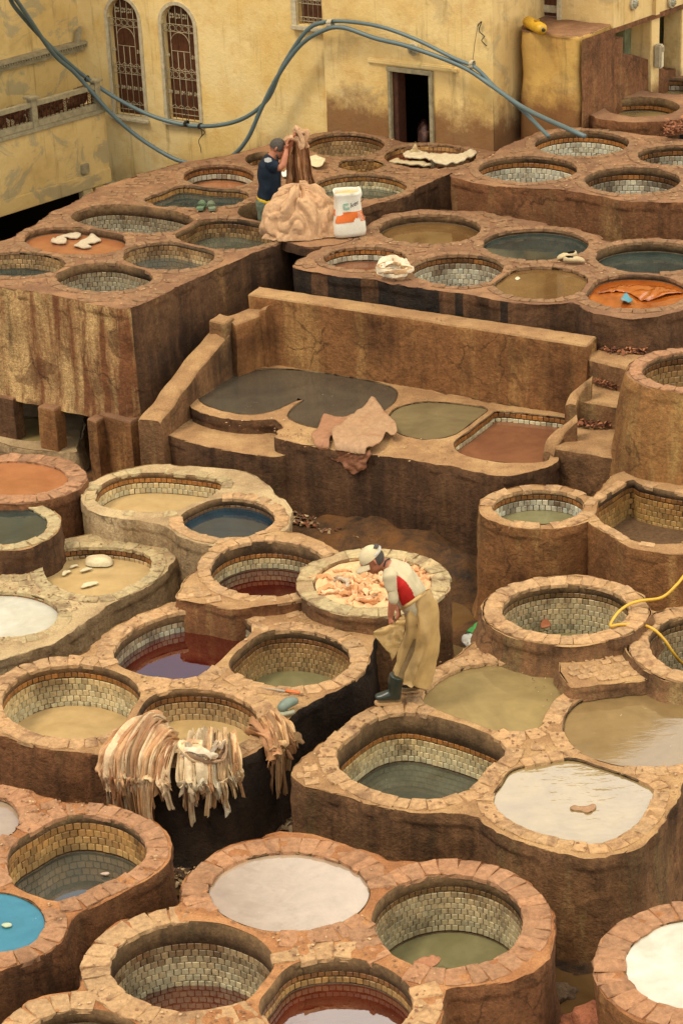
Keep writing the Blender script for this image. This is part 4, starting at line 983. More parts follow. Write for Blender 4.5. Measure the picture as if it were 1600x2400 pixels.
# left end wall of the building and a solid back + roof
m = MB()
m.box(F.w((sK+s1157)/2, TOPZ+.06, -1.5), fd*((s1157-sK)/2+.1), fn*1.65, Vector((0, 0, .06)))
m.build('roof', m_stone, bld, False, loc=Vector((0, 0, 0)))
m = MB(); m.box(F.w(sK-.01, TOPZ/2, -1.6), fd*.01, fn*1.6, Vector((0, 0, TOPZ/2+.05))); m.build('side_wall', m_yel_old, bld, False, loc=Vector((0, 0, 0)))
def curl(mb, W, c, r, off, flip=1, turns=1.3, th=.0045):
    pts = []
    for k in range(10):
        t = k/9; a = flip*t*turns*2*math.pi; rr = r*(1-.7*t); pts.append((c[0]+rr*math.cos(a)*flip, c[1]+rr*math.sin(a)))
    W.ribbon(mb, pts, off, th, th)
def arched_window(Wn):
    xl, xr, zb, zs = Wn; wd = xr-xl; r = wd/2; zt = zs+r
    root = bpy.data.objects.new('window', None); root.parent = bld; root.location = F.w((xl+xr)/2, zb)-origin(bld); COL.objects.link(root)
    # painted surround
    m = MB(); O_ = arch(F, xl-.055, xr+.055, zb-.05, zs, 18); I_ = arch(F, xl, xr, zb, zs, 18); n = len(O_)
    vo = [F.w(a, z, .02) for a, z in O_]; vi = [F.w(a, z, .02) for a, z in I_]; vo2 = [F.w(a, z, -.02) for a, z in O_]; vi2 = [F.w(a, z, -.03) for a, z in I_]
    m.add(vo+vi+vo2+vi2, [(i, (i+1) % n, n+(i+1) % n, n+i) for i in range(n)]+[(i, (i+1) % n, 2*n+(i+1) % n, 2*n+i) for i in range(n)]+[(n+i, n+(i+1) % n, 3*n+(i+1) % n, 3*n+i) for i in range(n)])
    m.build('frame', m_frame, root, False, loc=Vector((0, 0, 0)))
    m = MB(); m.box(F.w((xl+xr)/2, zb-.055, .03), fd*(wd/2+.075), fn*.04, Vector((0, 0, .022)), 0, .006); m.build('sill', m_frame, root, False, loc=Vector((0, 0, 0)))
    # wooden shutters made of boards
    nb = 6
    for k in range(nb):
        a = xl+wd*(k+.5)/nb; x = abs(a-(xl+xr)/2)/r; ht = zs+r*math.sqrt(max(0, 1-x*x))+.0
        m = MB(); m.box(F.w(a, (zb+ht)/2, -.125+.004*(k % 2)), fd*(wd/nb*.47), fn*.008, Vector((0, 0, (ht-zb)/2))); m.build('board', m_wood, root, False, loc=Vector((0, 0, 0)))
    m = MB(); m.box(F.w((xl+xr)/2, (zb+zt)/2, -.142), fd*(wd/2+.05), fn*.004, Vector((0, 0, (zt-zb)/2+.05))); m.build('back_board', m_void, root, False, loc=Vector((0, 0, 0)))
    # iron grille
    m = MB(); off = -.035; H = zt-zb
    for k in range(6):
        a = xl+wd*k/5*.96+wd*.02; x = abs(a-(xl+xr)/2)/r; top = zs+r*math.sqrt(max(0, 1-x*x))-.01
        if k in (2, 3):
            F.ribbon(m, [(a, zb+.005), (a, zb+H*.60)], off, .0055, .0055); F.ribbon(m, [(a, zb+H*.78), (a, top)], off, .0055, .0055)
        else: F.ribbon(m, [(a, zb+.005), (a, top)], off, .0055, .0055)
    for f in (.05, .10, .36, .43, .60, .765, .83):
        x0, x1 = (xl+.01, xr-.01) if f != .60 else (xl+wd*.21, xr-wd*.21)
        F.ribbon(m, [(x0, zb+H*f), (x1, zb+H*f)], off+.006, .005, .005)
    c = (xl+xr)/2; rr = wd*.29
    F.ribbon(m, [(c+rr*math.cos(t), zb+H*.66+rr*1.0*math.sin(t)) for t in [math.pi*k/10 for k in range(11)]], off+.008, .005, .005)
    for k in range(5):
        a = xl+wd*(k+.5)/5
        for f in (.797, .395): F.ribbon(m, [(a+wd*.085*math.cos(t), zb+H*f+wd*.075*math.sin(t)) for t in [2*math.pi*q/8 for q in range(8)]], off+.008, .004, .004, True)
        for f in (.24, .56):
            if f == .56 and 0 < k < 4: continue
            for dx, dz, fl in ((-.035, .012, 1), (.035, .012, -1), (-.035, -.012, -1), (.035, -.012, 1)): curl(m, F, (a+dx*wd, zb+H*f+dz), .018, off+.008, fl)
        if k in (1, 2, 3):
            for dx, fl in ((-.035, 1), (.035, -1)):
                curl(m, F, (a+dx*wd, zb+H*.915), .018, off+.008, fl); curl(m, F, (a+dx*wd, zb+H*.89), .018, off+.008, -fl)
        F.ribbon(m, [(a-wd*.09, zb+H*.10+.05), (a, zb+H*.10+.005), (a+wd*.09, zb+H*.10+.05)], off+.006, .004, .004)
        F.ribbon(m, [(a-wd*.09, zb+H*.43+.045), (a, zb+H*.43+.005), (a+wd*.09, zb+H*.43+.045)], off+.006, .004, .004)
    m.build('grille', m_grille, root, True, loc=Vector((0, 0, 0)))
arched_window(W1); arched_window(W2)
# square topped window at the top edge
root = bpy.data.objects.new('window', None); root.parent = bld; root.location = F.w(w3l, w3b)-origin(bld); COL.objects.link(root)
for k in range(6):
    a = w3l+(w3r-w3l)*(k+.5)/6; m = MB(); m.box(F.w(a, w3b+.65, -.12), fd*((w3r-w3l)/12*.92), fn*.008, Vector((0, 0, .65))); m.build('board', m_wood, root, False, loc=Vector((0, 0, 0)))
m = MB(); m.box(F.w((w3l+w3r)/2, w3b-.04, .02), fd*((w3r-w3l)/2+.09), fn*.05, Vector((0, 0, .03)), 0, .008)
m.box(F.w(w3l-.05, w3b+.62, .01), fd*.04, fn*.02, Vector((0, 0, .63))); m.build('frame', m_frame, root, False, loc=Vector((0, 0, 0)))
m = MB()
for k in range(7): a = w3l+(w3r-w3l)*k/6; F.ribbon(m, [(a, w3b+.01), (a, w3b+1.28)], -.03, .005, .005)
for z in (.05, .11, .3, .36, .7): F.ribbon(m, [(w3l, w3b+z), (w3r, w3b+z)], -.024, .005, .005)
for k in range(6):
    for z in (.08, .33): F.ribbon(m, [(w3l+(w3r-w3l)*(k+.5)/6+.028*math.cos(t), w3b+z+.028*math.sin(t)) for t in [2*math.pi*q/8 for q in range(8)]], -.022, .004, .004, True)
m.build('grille', m_grille, root, True, loc=Vector((0, 0, 0)))
# doorway
door = bpy.data.objects.new('doorway', None); door.parent = bld; door.location = Fc.w((dl+dr)/2, BASE)-origin(bld); COL.objects.link(door)
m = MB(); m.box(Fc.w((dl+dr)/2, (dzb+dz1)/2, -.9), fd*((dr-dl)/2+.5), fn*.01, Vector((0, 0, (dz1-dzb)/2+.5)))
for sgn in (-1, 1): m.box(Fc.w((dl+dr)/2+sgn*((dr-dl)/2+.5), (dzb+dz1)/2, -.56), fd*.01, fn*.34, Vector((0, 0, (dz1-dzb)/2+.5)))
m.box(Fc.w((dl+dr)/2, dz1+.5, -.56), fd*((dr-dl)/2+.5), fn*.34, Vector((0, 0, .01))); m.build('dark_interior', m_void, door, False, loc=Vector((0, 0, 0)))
m = MB(); m.box(Fc.w(dl+.045, (dzb+dz1)/2, -.12), fd*.045, fn*.10, Vector((0, 0, (dz1-dzb)/2-.002)), 0, .006); m.build('post', m_wood2, door, False, loc=Vector((0, 0, 0)))
m = MB()
m.box(Fc.w(dr+.028, (dzb+dz1)/2, .012), fd*.03, fn*.03, Vector((0, 0, (dz1-dzb)/2)), 0, .006); m.box(Fc.w(dl-.022, (dzb+dz1)/2, .012), fd*.024, fn*.03, Vector((0, 0, (dz1-dzb)/2)), 0, .006)
m.box(Fc.w((dl+dr)/2, dz1+.035, .012), fd*((dr-dl)/2+.06), fn*.03, Vector((0, 0, .033)), 0, .006)
m.build('frame', m_stone, door, False, loc=Vector((0, 0, 0)))
l0 = Fc.px(862, 148)[0]; l1 = Fc.px(1075, 172)[0]
m = MB(); m.box(Fc.w((l0+l1)/2, dz1+.12, .006), fd*(l1-l0)/2, fn*.03, Vector((0, 0, .04)), 0, .02); m.build('lintel', m_yel, door, False, loc=Vector((0, 0, 0)))
# rough repaired plaster patch right of the door
a0, z0 = Fc.px(1018, 185); a1, z1 = Fc.px(1150, 330)
pt = [(a0+.05, z1+.05), (a1-.05, z1+.1), (a1, (z0+z1)/2), (a1-.1, z0-.03), (a0+.2, z0), (a0+.02, z0-.1)]
# return wall on the right
C1 = Fc.w(s1157, 0); rd = -fn; rn = Vector((rd.y, -rd.x, 0))
if rn.dot(fd) < 0: rn = -rn
Rw = Wall(C1, rd, rn)
Rw.panel('return_wall', [(0, -.05), (1.42, -.05), (1.42, 9.3), (0, 9.3)], [], m_yel_side, bld)
# wall lamp over the door + stain marks
def bulkhead(x, y, W, lab, sc=1.0):
    a, z = W.px(x, y); root = empty('bulkhead_lamp', W.w(a, z, .0), lab, 'lamp')
    m = MB(); rr = []
    for (o, r) in ((.0, .085), (.035, .085), (.045, .075), (.045, .062)): rr.append([W.w(a+r*sc*math.cos(t), z+r*sc*1.05*math.sin(t), o*sc) for t in [2*math.pi*k/20 for k in range(20)]])
    m.rings(rr, 0, (True, False)); m.build('casing', m_frame, root, True, 40, loc=Vector((0, 0, 0)))
    m = MB(); rr = []
    for (o, r) in ((.04, .063), (.065, .05), (.078, .028), (.08, .005)): rr.append([W.w(a+r*sc*math.cos(t), z+r*sc*1.05*math.sin(t), o*sc) for t in [2*math.pi*k/16 for k in range(16)]])
    m.rings(rr, 0, (False, True)); m.build('glass', plain('lamp_glass', C('#9c9a84'), .25, .5, .1, 20, 0), root, True, loc=Vector((0, 0, 0)))
    m = MB()
    for t in (0, math.pi/2, math.pi*.25, math.pi*.75): m.tube([W.w(a+.07*sc*math.cos(t)*k, z+.07*sc*math.sin(t)*k, (.045+.045*(1-k*k))*sc) for k in (-1, -.6, 0, .6, 1)], .004, 5)
    m.build('guard', m_stone, root, True, loc=Vector((0, 0, 0)))
bulkhead(970, 115, Fc, 'round caged wall lamp above the doorway, behind the pipes')
# ---------------------------------------------------------------- outside stair block at upper right
s0 = P(1228, 300, 2.5); s1 = P(1352, 310, 2.5)
ZS = 3.78
sp = [(1213, 62), (1228, 72), (1290, 78), (1353, 85), (1436, 53), (1300, 40), (1240, 38)]
st = terrace('outside_stair', 'tall ochre stair block with a flat landing under the brown door at upper right', ZS, OUT([(1222, 70), (1290, 77), (1353, 85), (1395, 70), (1436, 53), (1436, 30), (1230, 30)], ZS), [], yellow('stair_plaster', C('#c09650'), C('#c8a35c'), C('#9a6c3c'), .2, low=2.62), m_top_red, zbase=2.2, paving=False, flare=0, cap=.03, cat='stair')[0]
for (z, pts) in ((3.42, [(1436, 88), (1436, 96), (1457, 101), (1457, 80)]), (3.05, [(1450, 150), (1460, 158), (1500, 160), (1530, 150), (1500, 130)])):
    pass
ra, rb_ = P(1356, 86, ZS), P(1436, 54, ZS); sdv = (rb_-ra); sdv.z = 0; sl_ = sdv.length; sdv.normalize(); sn_ = Vector((sdv.y, -sdv.x, 0))
SW = Wall(ra+sn_*.045, sdv, sn_)
SW.panel('side_plaster', [(.0, 2.3), (sl_*.97, 2.3), (sl_*.97, ZS-.05), (.0, ZS-.04)], [], m_wall_red, st, .02, .12, .02)
sy = plain('stair_side', C('#7a4e33'), .9, .2, .3, 6, .006)
def flight():
    # side wall of the flight running up to the right, descending towards the vats
    e0 = P(1436, 53, ZS); dirv = (P(1436, 53, ZS)-P(1353, 85, ZS)); dirv.z = 0; dirv.normalize()
    nrm = Vector((dirv.y, -dirv.x, 0)); nrm = nrm if nrm.y < 0 else -nrm
    Wf = Wall(e0, dirv, nrm)
    q = lambda x, y: Wf.px(x, y)
    a1, z1 = q(1436, 95); a2, z2 = q(1457, 100); a3, z3 = q(1457, 134); a4, z4 = q(1480, 137); a5, z5 = q(1560, 166)
    prof = [(-.02, 2.3), (-.02, z1), (a2, z1-.0), (a2, z3), (a4, z3-.02), (a4+(a5-a4)*.5, (z3+z5)/2+.03), (a5, z5), (a5+1.2, z5-.12), (a5+1.2, 2.3)]
    m = MB(); n = len(prof)
    m.add([Wf.w(a, z, .01) for a, z in prof]+[Wf.w(a, z, -.7) for a, z in prof], [tuple(range(n)), tuple(range(2*n-1, n-1, -1))]+[(i, n+i, n+(i+1) % n, (i+1) % n) for i in range(n)])
    m.build('flight', m_wall_red, st, False, loc=Vector((0, 0, 0)))
flight()
# building behind the stair, right part
E0 = P(1236, 44, ZS)
Dq = P(1300, 42, ZS); g0 = PV(1436, 57, Dq, fn); ed = (P(1600, 8, ZS+.1)-P(1436, 66, ZS+.1)); ed.z = 0; ed.normalize()
en = Vector((ed.y, -ed.x, 0)); en = en if en.y < 0 else -en
# door wall parallel to the facade
Dw0 = P(1300, 42, ZS); Dw = Wall(Dw0, fd, fn)
rb = empty('yellow_house', Dw.w(0, 0), 'ochre house at the upper right with a brown plank door, overhanging its open ground floor', 'building')
da0 = Dw.px(1243, 20)[0]; da1 = Dw.px(1307, 20)[0]; dE = Dw.px(1436, 40)[0]
Dw.panel('wall', [(da0-1.2, ZS-1.6), (dE, ZS-1.6), (dE, 10.0), (da0-1.2, 10.0)], [[(da0, ZS-.02), (da1, ZS-.02), (da1, ZS+1.7), (da0, ZS+1.7)]], m_yel_side, rb, .12)
dr_ = bpy.data.objects.new('door', None); dr_.parent = rb; dr_.location = Dw.w(da0, ZS)-origin(rb); COL.objects.link(dr_)
for k in range(5):
    a = da0+(da1-da0)*(k+.5)/5; m = MB(); m.box(Dw.w(a, ZS+.84, -.10), fd*((da1-da0)/10*.94), fn*.012, Vector((0, 0, .84))); m.build('plank', m_wood, dr_, False, loc=Vector((0, 0, 0)))
m = MB(); m.box(Dw.w(da1+.03, ZS+.85, .01), fd*.03, fn*.04, Vector((0, 0, .87)), 0, .006); m.box(Dw.w((da0+da1)/2, ZS+.10, -.082), fd*((da1-da0)/2), fn*.01, Vector((0, 0, .05))); m.build('frame', m_frame, dr_, False, loc=Vector((0, 0, 0)))
EW = Wall(g0, ed, en)
# overhanging upper floor
ea0, ez0 = EW.px(1437, 66, 0.0); ea1, ez1 = EW.px(1600, 10, 0.0)
zb_ = (ez0+ez1)/2
EW.panel('upper_wall', [(0, zb_), (9, zb_), (9, 10.0), (0, 10.0)], [], m_yel_side, rb)
m = MB(); m.box(EW.w(4.5, zb_-.035, -.05), ed*4.5, en*.06, Vector((0, 0, .035))); m.build('beam', m_wall_red, rb, False, loc=Vector((0, 0, 0)))
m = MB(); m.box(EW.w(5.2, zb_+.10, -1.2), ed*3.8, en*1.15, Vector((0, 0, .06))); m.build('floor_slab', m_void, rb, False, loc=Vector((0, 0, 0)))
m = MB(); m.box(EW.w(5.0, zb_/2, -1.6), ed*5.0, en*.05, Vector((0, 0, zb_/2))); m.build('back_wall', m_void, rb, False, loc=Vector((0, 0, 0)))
m = MB(); m.box(EW.w(EW.px(1532, 20)[0], (zb_+10.0)/2, .02), ed*.05, en*.04, Vector((0, 0, (10.0-zb_)/2))); m.build('pilaster', m_yel_side, rb, False, loc=Vector((0, 0, 0)))
m_gp = plain('greenish_plaster', C('#6f7356'), .9, .25, .35, 6, .006)
# grey green pier with meter box
def pier(name, xl, xr, mat, off, dep, parent=rb):
    a0 = EW.px(xl, 130, off)[0]; a1 = EW.px(xr, 130, off)[0]
    m = MB(); m.box(EW.w((a0+a1)/2, (zb_-.07+2.3)/2, off-dep/2), ed*abs(a1-a0)/2, en*dep/2, Vector((0, 0, (zb_-.07-2.3)/2)), 0, .01); m.build(name, mat, parent, False, loc=Vector((0, 0, 0))); return a0, a1
pier('pier', 1461, 1524, m_gp, -.35, .3)
a0_, a1_ = pier('pier', 1524, 1544, m_yel_side, -.02, .5)
pier('pier', 1558, 1580, m_gp, -.35, .2); pier('post', 1580, 1592, m_wood2, -.12, .2); pier('pier', 1594, 1640, m_yel_side, -.02, .3)
bx = EW.px(1537, 125, .0); root = empty('meter_box', EW.w(bx[0], bx[1]), 'pale rounded meter box fixed to the pier at the upper right', 'meter box')
m = MB(); m.box(EW.w(bx[0]-.01, bx[1]-.03, .05), ed*.05, en*.06, Vector((0, 0, .17)), 0, .02); m.build('casing', m_frame, root, True, 40, loc=Vector((0, 0, 0)))
m = MB(); m.box(EW.w(bx[0]-.0, bx[1]+.07, .113), ed*.025, en*.004, Vector((0, 0, .035)), 0, .004); m.build('window', m_stone, root, False, loc=Vector((0, 0, 0)))
bulkhead(1481, 8, EW, 'round wall lamp left of two at the top right corner'); bulkhead(1570, 4, EW, 'round broken wall lamp at the very top right corner')
# ---------------------------------------------------------------- left wing with balcony
W0 = P(262, 425, 1.1); W1p = P(0, 508, 1.1); wd_ = (W0-W1p); wd_.z = 0; wd_.normalize(); wn_ = Vector((wd_.y, -wd_.x, 0)); wn_ = wn_ if wn_.y < 0 else -wn_
LW = Wall(W1p, wd_, wn_)
wing = empty('balcony_wing', LW.w(0, 0), 'worn ochre wing at the left with a balustraded balcony over a dark opening', 'building')
aE, _z = LW.px(258, 400); zf = LW.px(110, 292)[1]    # balcony floor level
LW.panel('wall', [(-5, 1.1), (aE, 1.1), (aE, zf), (-5, zf)], [], m_yel_old, wing, .3, .2, .02)
# beam band at the foot, slightly proud
m = MB(); m.box(LW.w((aE-5)/2, 1.1+.11, .015), wd_*((aE+5)/2), wn_*.02, Vector((0, 0, .11)), 0, .01); m.build('beam', m_yel_old, wing, False, loc=Vector((0, 0, 0)))
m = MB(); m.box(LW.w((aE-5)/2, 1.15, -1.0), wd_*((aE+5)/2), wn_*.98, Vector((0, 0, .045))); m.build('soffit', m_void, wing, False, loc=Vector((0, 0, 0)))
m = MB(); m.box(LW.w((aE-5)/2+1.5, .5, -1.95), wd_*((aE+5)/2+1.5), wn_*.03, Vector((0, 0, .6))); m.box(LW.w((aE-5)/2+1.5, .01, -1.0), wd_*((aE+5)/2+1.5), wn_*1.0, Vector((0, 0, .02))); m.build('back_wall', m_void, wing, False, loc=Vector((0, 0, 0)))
m = MB(); m.box(LW.w((aE-5)/2, zf-.03, -1.0), wd_*((aE+5)/2), wn_*1.04, Vector((0, 0, .03)), 0, .01); m.build('balcony_floor', m_stone, wing, False, loc=Vector((0, 0, 0)))
a_, z_ = LW.px(193, 462); m = MB(); m.box(LW.w(LW.px(203, 440)[0], .55, -.02), wd_*.10, wn_*.06, Vector((0, 0, .55)), 0, .01); m.build('pillar', m_yel_old, wing, False, loc=Vector((0, 0, 0)))
m = MB(); m.box(LW.w(LW.px(240, 420)[0], .55, -.03), wd_*.17, wn_*.05, Vector((0, 0, .55)), 0, .01); m.build('pillar', m_yel_old, wing, False, loc=Vector((0, 0, 0)))
b_, bz = LW.px(254, 432); m = MB(); m.box(LW.w(b_, bz, .1), wd_*.09, wn_*.12, Vector((0, 0, .045)), 0, .01); m.build('stone_bracket', m_stone, wing, False, loc=Vector((0, 0, 0)))
b_, bz = LW.px(198, 395); m = MB(); m.box(LW.w(b_, bz, .02), wd_*.07, wn_*.03, Vector((0, 0, .075)), 0, .01); m.build('blocked_vent', m_stone, wing, False, loc=Vector((0, 0, 0)))
# balustrade
zr = LW.px(150, 222)[1]; hr = .48
bal = bpy.data.objects.new('balustrade', None); bal.parent = wing; bal.location = LW.w(0, zf)-origin(wing); COL.objects.link(bal)
rt = LW.px(160, 216)[1]; hr = rt-zf
posts = [LW.px(80, 240)[0], LW.px(229, 200)[0], LW.px(-90, 290)[0]]
for a in posts:
    m = MB(); m.box(LW.w(a, zf+hr*.55, -.05), wd_*.055, wn_*.055, Vector((0, 0, hr*.55)), 0, .006); m.box(LW.w(a, zf+hr*1.1+.015, -.05), wd_*.09, wn_*.09, Vector((0, 0, .018)), 0, .006); m.build('post', m_stone, bal, False, loc=Vector((0, 0, 0)))
for i, j in ((2, 0), (0, 1)):
    a, b = posts[i]+.056, posts[j]-.056
    m = MB(); m.box(LW.w((a+b)/2, rt-.045, -.05), wd_*(b-a)/2, wn_*.045, Vector((0, 0, .035)), 0, .006); m.build('rail', m_stone, bal, False, loc=Vector((0, 0, 0)))
    m = MB(); m.box(LW.w((a+b)/2, zf+.05, -.05), wd_*(b-a)/2, wn_*.05, Vector((0, 0, .048)), 0, .006); m.build('rail', m_stone, bal, False, loc=Vector((0, 0, 0)))
    m = MB(); n = int((b-a)/.085)
    for k in range(n+1):
        q = a+(b-a)*(k+.5)/(n+1); LW.ribbon(m, [(q, zf+.09), (q, rt-.075)], -.05, .009, .009)
        for f in (.3, .5, .7, .85):
            z = zf+.1+(hr-.18)*f; LW.ribbon(m, [(q-.04, z-.02), (q-.02, z+.01), (q, z-.012), (q+.02, z+.01), (q+.04, z-.02)], -.05, .004, .004)
    for f in (.12, .8): z = zf+.09+(hr-.17)*f; LW.ribbon(m, [(a, z), (b, z)], -.05, .005, .005)
    m.build('iron_panel', m_rust, bal, True, loc=Vector((0, 0, 0)))
rndb = random.Random(5); m = MB()
for k in range(90):
    a = rndb.uniform(posts[2], posts[1]-.1); r_ = rndb.uniform(.04, .09); m.box(LW.w(a, zf+rndb.uniform(.05, hr*.72), -.2-rndb.uniform(0, .12)), wd_*r_, wn_*r_*.6, Vector((0, 0, r_*.8)), 0, .02)
m.build('stored_clutter', plain('brown_clutter', C('#5f4528'), .9, .2, .5, 9, .01), wing, True, loc=Vector((0, 0, 0)))
# rear wall of the balcony with its ledge
LL0 = F.w(sK, 0); RW = Wall(LL0, wd_, wn_)
RW.panel('rear_wall', [(-8, zf-.05), (0, zf-.05), (0, TOPZ), (-8, TOPZ)], [], m_yel_old, wing, .2, .3)
lz = RW.px(100, 122)[1]
m = MB(); m.box(RW.w(-4, lz-.06, .05), wd_*4, wn_*.05, Vector((0, 0, .05)), 0, .008); m.box(RW.w(-4, lz+.02, .08), wd_*4, wn_*.09, Vector((0, 0, .022)), 0, .006)
m.build('ledge', m_stone, wing, False, loc=Vector((0, 0, 0)))
m = MB(); k = 0.0
while k < 8: m.box(RW.w(-k, lz-.02, .135), wd_*.012, wn_*.02, Vector((0, 0, .018))); k += .05
m.build('dentils', m_stone, wing, False, loc=Vector((0, 0, 0)))
q_, qz = RW.px(181, 76, .08); m = MB(); m.box(RW.w(q_, lz+.14, .10), wd_*.05+Vector((0, 0, .02)), wn_*.03, Vector((0, 0, .11))+wd_*.03, 0, .006)
o = m.build('stone_slab', m_stone, None, False, loc=RW.w(q_, lz, .1)); tag(o, 'small grey slab leaning on the ledge above the balcony', 'slab')
# ---------------------------------------------------------------- pipes looping over the yard
pd = empty('hose_loop', P(500, 300, 2.2), 'bundle of thick grey blue hoses slung across the yellow facade', 'hose')
m_p = MB()
def hose(name, pts, r=.032):
    """points: photo x, y and how far the hose stands off the facade"""
    m = MB(); Q = []
    for x, y, off in pts: Q.append(PV(x, y, F.O+fn*off, fn))
    m.tube(spline(Q, 8), r, 10); m.build(name, m_pipe, pd, True, loc=Vector((0, 0, 0)))
hose('hose', [(-40, -75, 3.6), (18, -12, 2.9), (40, 22, 2.6), (110, 100, 1.8), (200, 180, .95), (290, 240, .55), (380, 280, .42), (470, 296, .32), (560, 282, .28), (625, 235, .25), (660, 160, .25), (700, 95, .25), (730, 62, .25), (760, 52, .25)])
hose('hose', [(-30, -85, 3.7), (30, -12, 2.9), (60, 30, 2.5), (125, 125, 1.7), (180, 175, 1.15), (260, 265, .75), (330, 325, .5), (400, 368, .42), (440, 382, .4), (480, 392, .38)])
hose('hose', [(470, 395, .4), (540, 368, .36), (580, 325, .33), (612, 255, .3), (650, 180, .28), (700, 110, .27), (750, 75, .3), (800, 64, .3), (880, 90, .3), (960, 110, .32), (1080, 155, .34), (1150, 200, .4), (1230, 255, .7), (1330, 302, 1.3), (1370, 320, 1.4)])
hose('hose', [(722, 72, .25), (735, 58, .24), (775, 50, .25), (830, 52, .26), (900, 65, .3), (980, 95, .3), (1060, 135, .33), (1115, 160, .34), (1160, 205, .36), (1220, 255, .6), (1265, 300, .8), (1285, 320, .9)], .028)
def wrap(x, y, off, mat, n=5, r=.045, name='binding'):
    q = PV(x, y, F.O+fn*off, fn); m = MB(); 
    for k in range(n):
        c = q+fd*(k-n/2)*.014+Vector((0, 0, .003*k)); m.tube([c+(fn*math.cos(t)+Vector((0, 0, 1))*math.sin(t))*r for t in [2*math.pi*j/10 for j in range(11)]], .007, 5)
    m.build(name, mat, pd, True, loc=Vector((0, 0, 0)))
m_rope = plain('pale_rope', C('#b9ad92'), .9, .2, .2, 50, 0)
wrap(775, 56, .27, m_rope, 6, .055); wrap(1107, 152, .33, m_rope, 4, .055); wrap(438, 290, .36, m_band2, 4, .042); wrap(470, 296, .32, m_band2, 3, .040); wrap(205, 185, .93, m_band2, 3, .045)
m = MB()
for pts in ([(470, 300), (474, 315), (466, 330), (470, 345), (472, 358)], [(438, 292), (436, 270), (430, 240), (434, 215)], [(468, 300), (480, 310), (470, 322)]):
    m.tube(spline([PV(x, y, F.O+fn*.25, fn) for x, y in pts], 4), .006, 5)
m.build('loose_cord', m_band2, pd, True, loc=Vector((0, 0, 0)))
m = MB(); m.tube([PV(1120, 55, Fc.O, fn), PV(1112, 100, Fc.O+fn*.05, fn), PV(1106, 152, F.O+fn*.3, fn)], .004, 5)
m.tube(spline([PV(x, y, Fc.O+fn*.03, fn) for x, y in ((1118, 62), (1128, 50), (1122, 72), (1134, 85), (1128, 95), (1140, 108))], 4), .007, 5)
o = m.build('cord', m_band2, None, True, loc=PV(1120, 55, Fc.O, fn)); tag(o, 'dark knotted cord dangling from a hook near the right end of the facade', 'cord')
# ---------------------------------------------------------------- hides and cloth
m_hide = objcol('wet_hide', .62, .4, .006, 26, C('#8a5836'), .5, .2)
m_hide.node_tree.nodes['Principled BSDF'].inputs['Subsurface Weight'].default_value = 0
m_heap = objcol('soft_hide', .8, .25, .006, 22, C('#a3714c'), .4, .16)
def hcol(rnd, base=('#c89a6c', '#d2ae82', '#b5835a', '#d8ba92')):
    c = C(rnd.choice(base)); v = .88*rnd.choice((.6, .85, .95, 1.02, 1.1))*rnd.uniform(.92, 1.05); return c4(tuple(x*v for x in c))
def strand(parent, pts, w, rnd, th=.009, name='hide', n=10, ragged=True, mat=None, color=None, wk=1.0):
    """a narrow skin following pts; wide across the first bend, crumpled, torn at the end"""
    C3 = spline(pts, 5); m = MB(); k = len(C3); rs = []
    t0 = (C3[1]-C3[0]).normalized(); nrm = t0.cross(Vector((0, 0, 1)))
    if nrm.length < .1: nrm = Vector((1, 0, 0))
    nrm.normalize(); ph = rnd.uniform(0, 9); s1 = rnd.uniform(0, 50); tw = rnd.uniform(-.5, .5)
    for i, p in enumerate(C3):
        t = (C3[min(i+1, k-1)]-C3[max(i-1, 0)]).normalized(); nrm = (nrm-t*nrm.dot(t)).normalized(); bn = t.cross(nrm); f = i/(k-1)
        wi = w*(1+.30*noise.noise(Vector((s1, f*4, 0))))*(1-.30*max(0, f-.5)*2) * (.65+.35*min(1, f*6))
        a = tw*f*f*1.6; N_ = nrm*math.cos(a)+bn*math.sin(a); B_ = bn*math.cos(a)-nrm*math.sin(a)
        ring = []
        for j in range(n):
            q = -1+2*j/(n-1)
            wob = wk*.55*w*(.4*math.sin(q*3.0+ph+f*3)+.75*noise.noise(Vector((q*1.8+s1, f*5.5, 4))))+wk*.12*w*math.sin(q*9+ph*2+f*3)
            ring.append((p+N_*(q*wi/2)+B_*wob, B_))
        rs.append(ring)
    if ragged:
        for j in range(n):
            d = abs(noise.noise(Vector((j*.9, s1, 2))))*w*1.4
            p, b = rs[-1][j]; t = (C3[-1]-C3[-2]).normalized(); rs[-1][j] = (p+t*(d-.3*w), b)
    top = [[p+b*th*.5 for p, b in r] for r in rs]; bot = [[p-b*th*.5 for p, b in r] for r in rs]
    rings_ = [a+b[::-1] for a, b in zip(top, bot)]
    m.rings(rings_, 0, (True, True))
    o = m.build(name, mat or m_hide, parent, True, 70, loc=Vector((0, 0, 0)) if parent is not None else C3[0]); o.color = color or hcol(rnd); return o
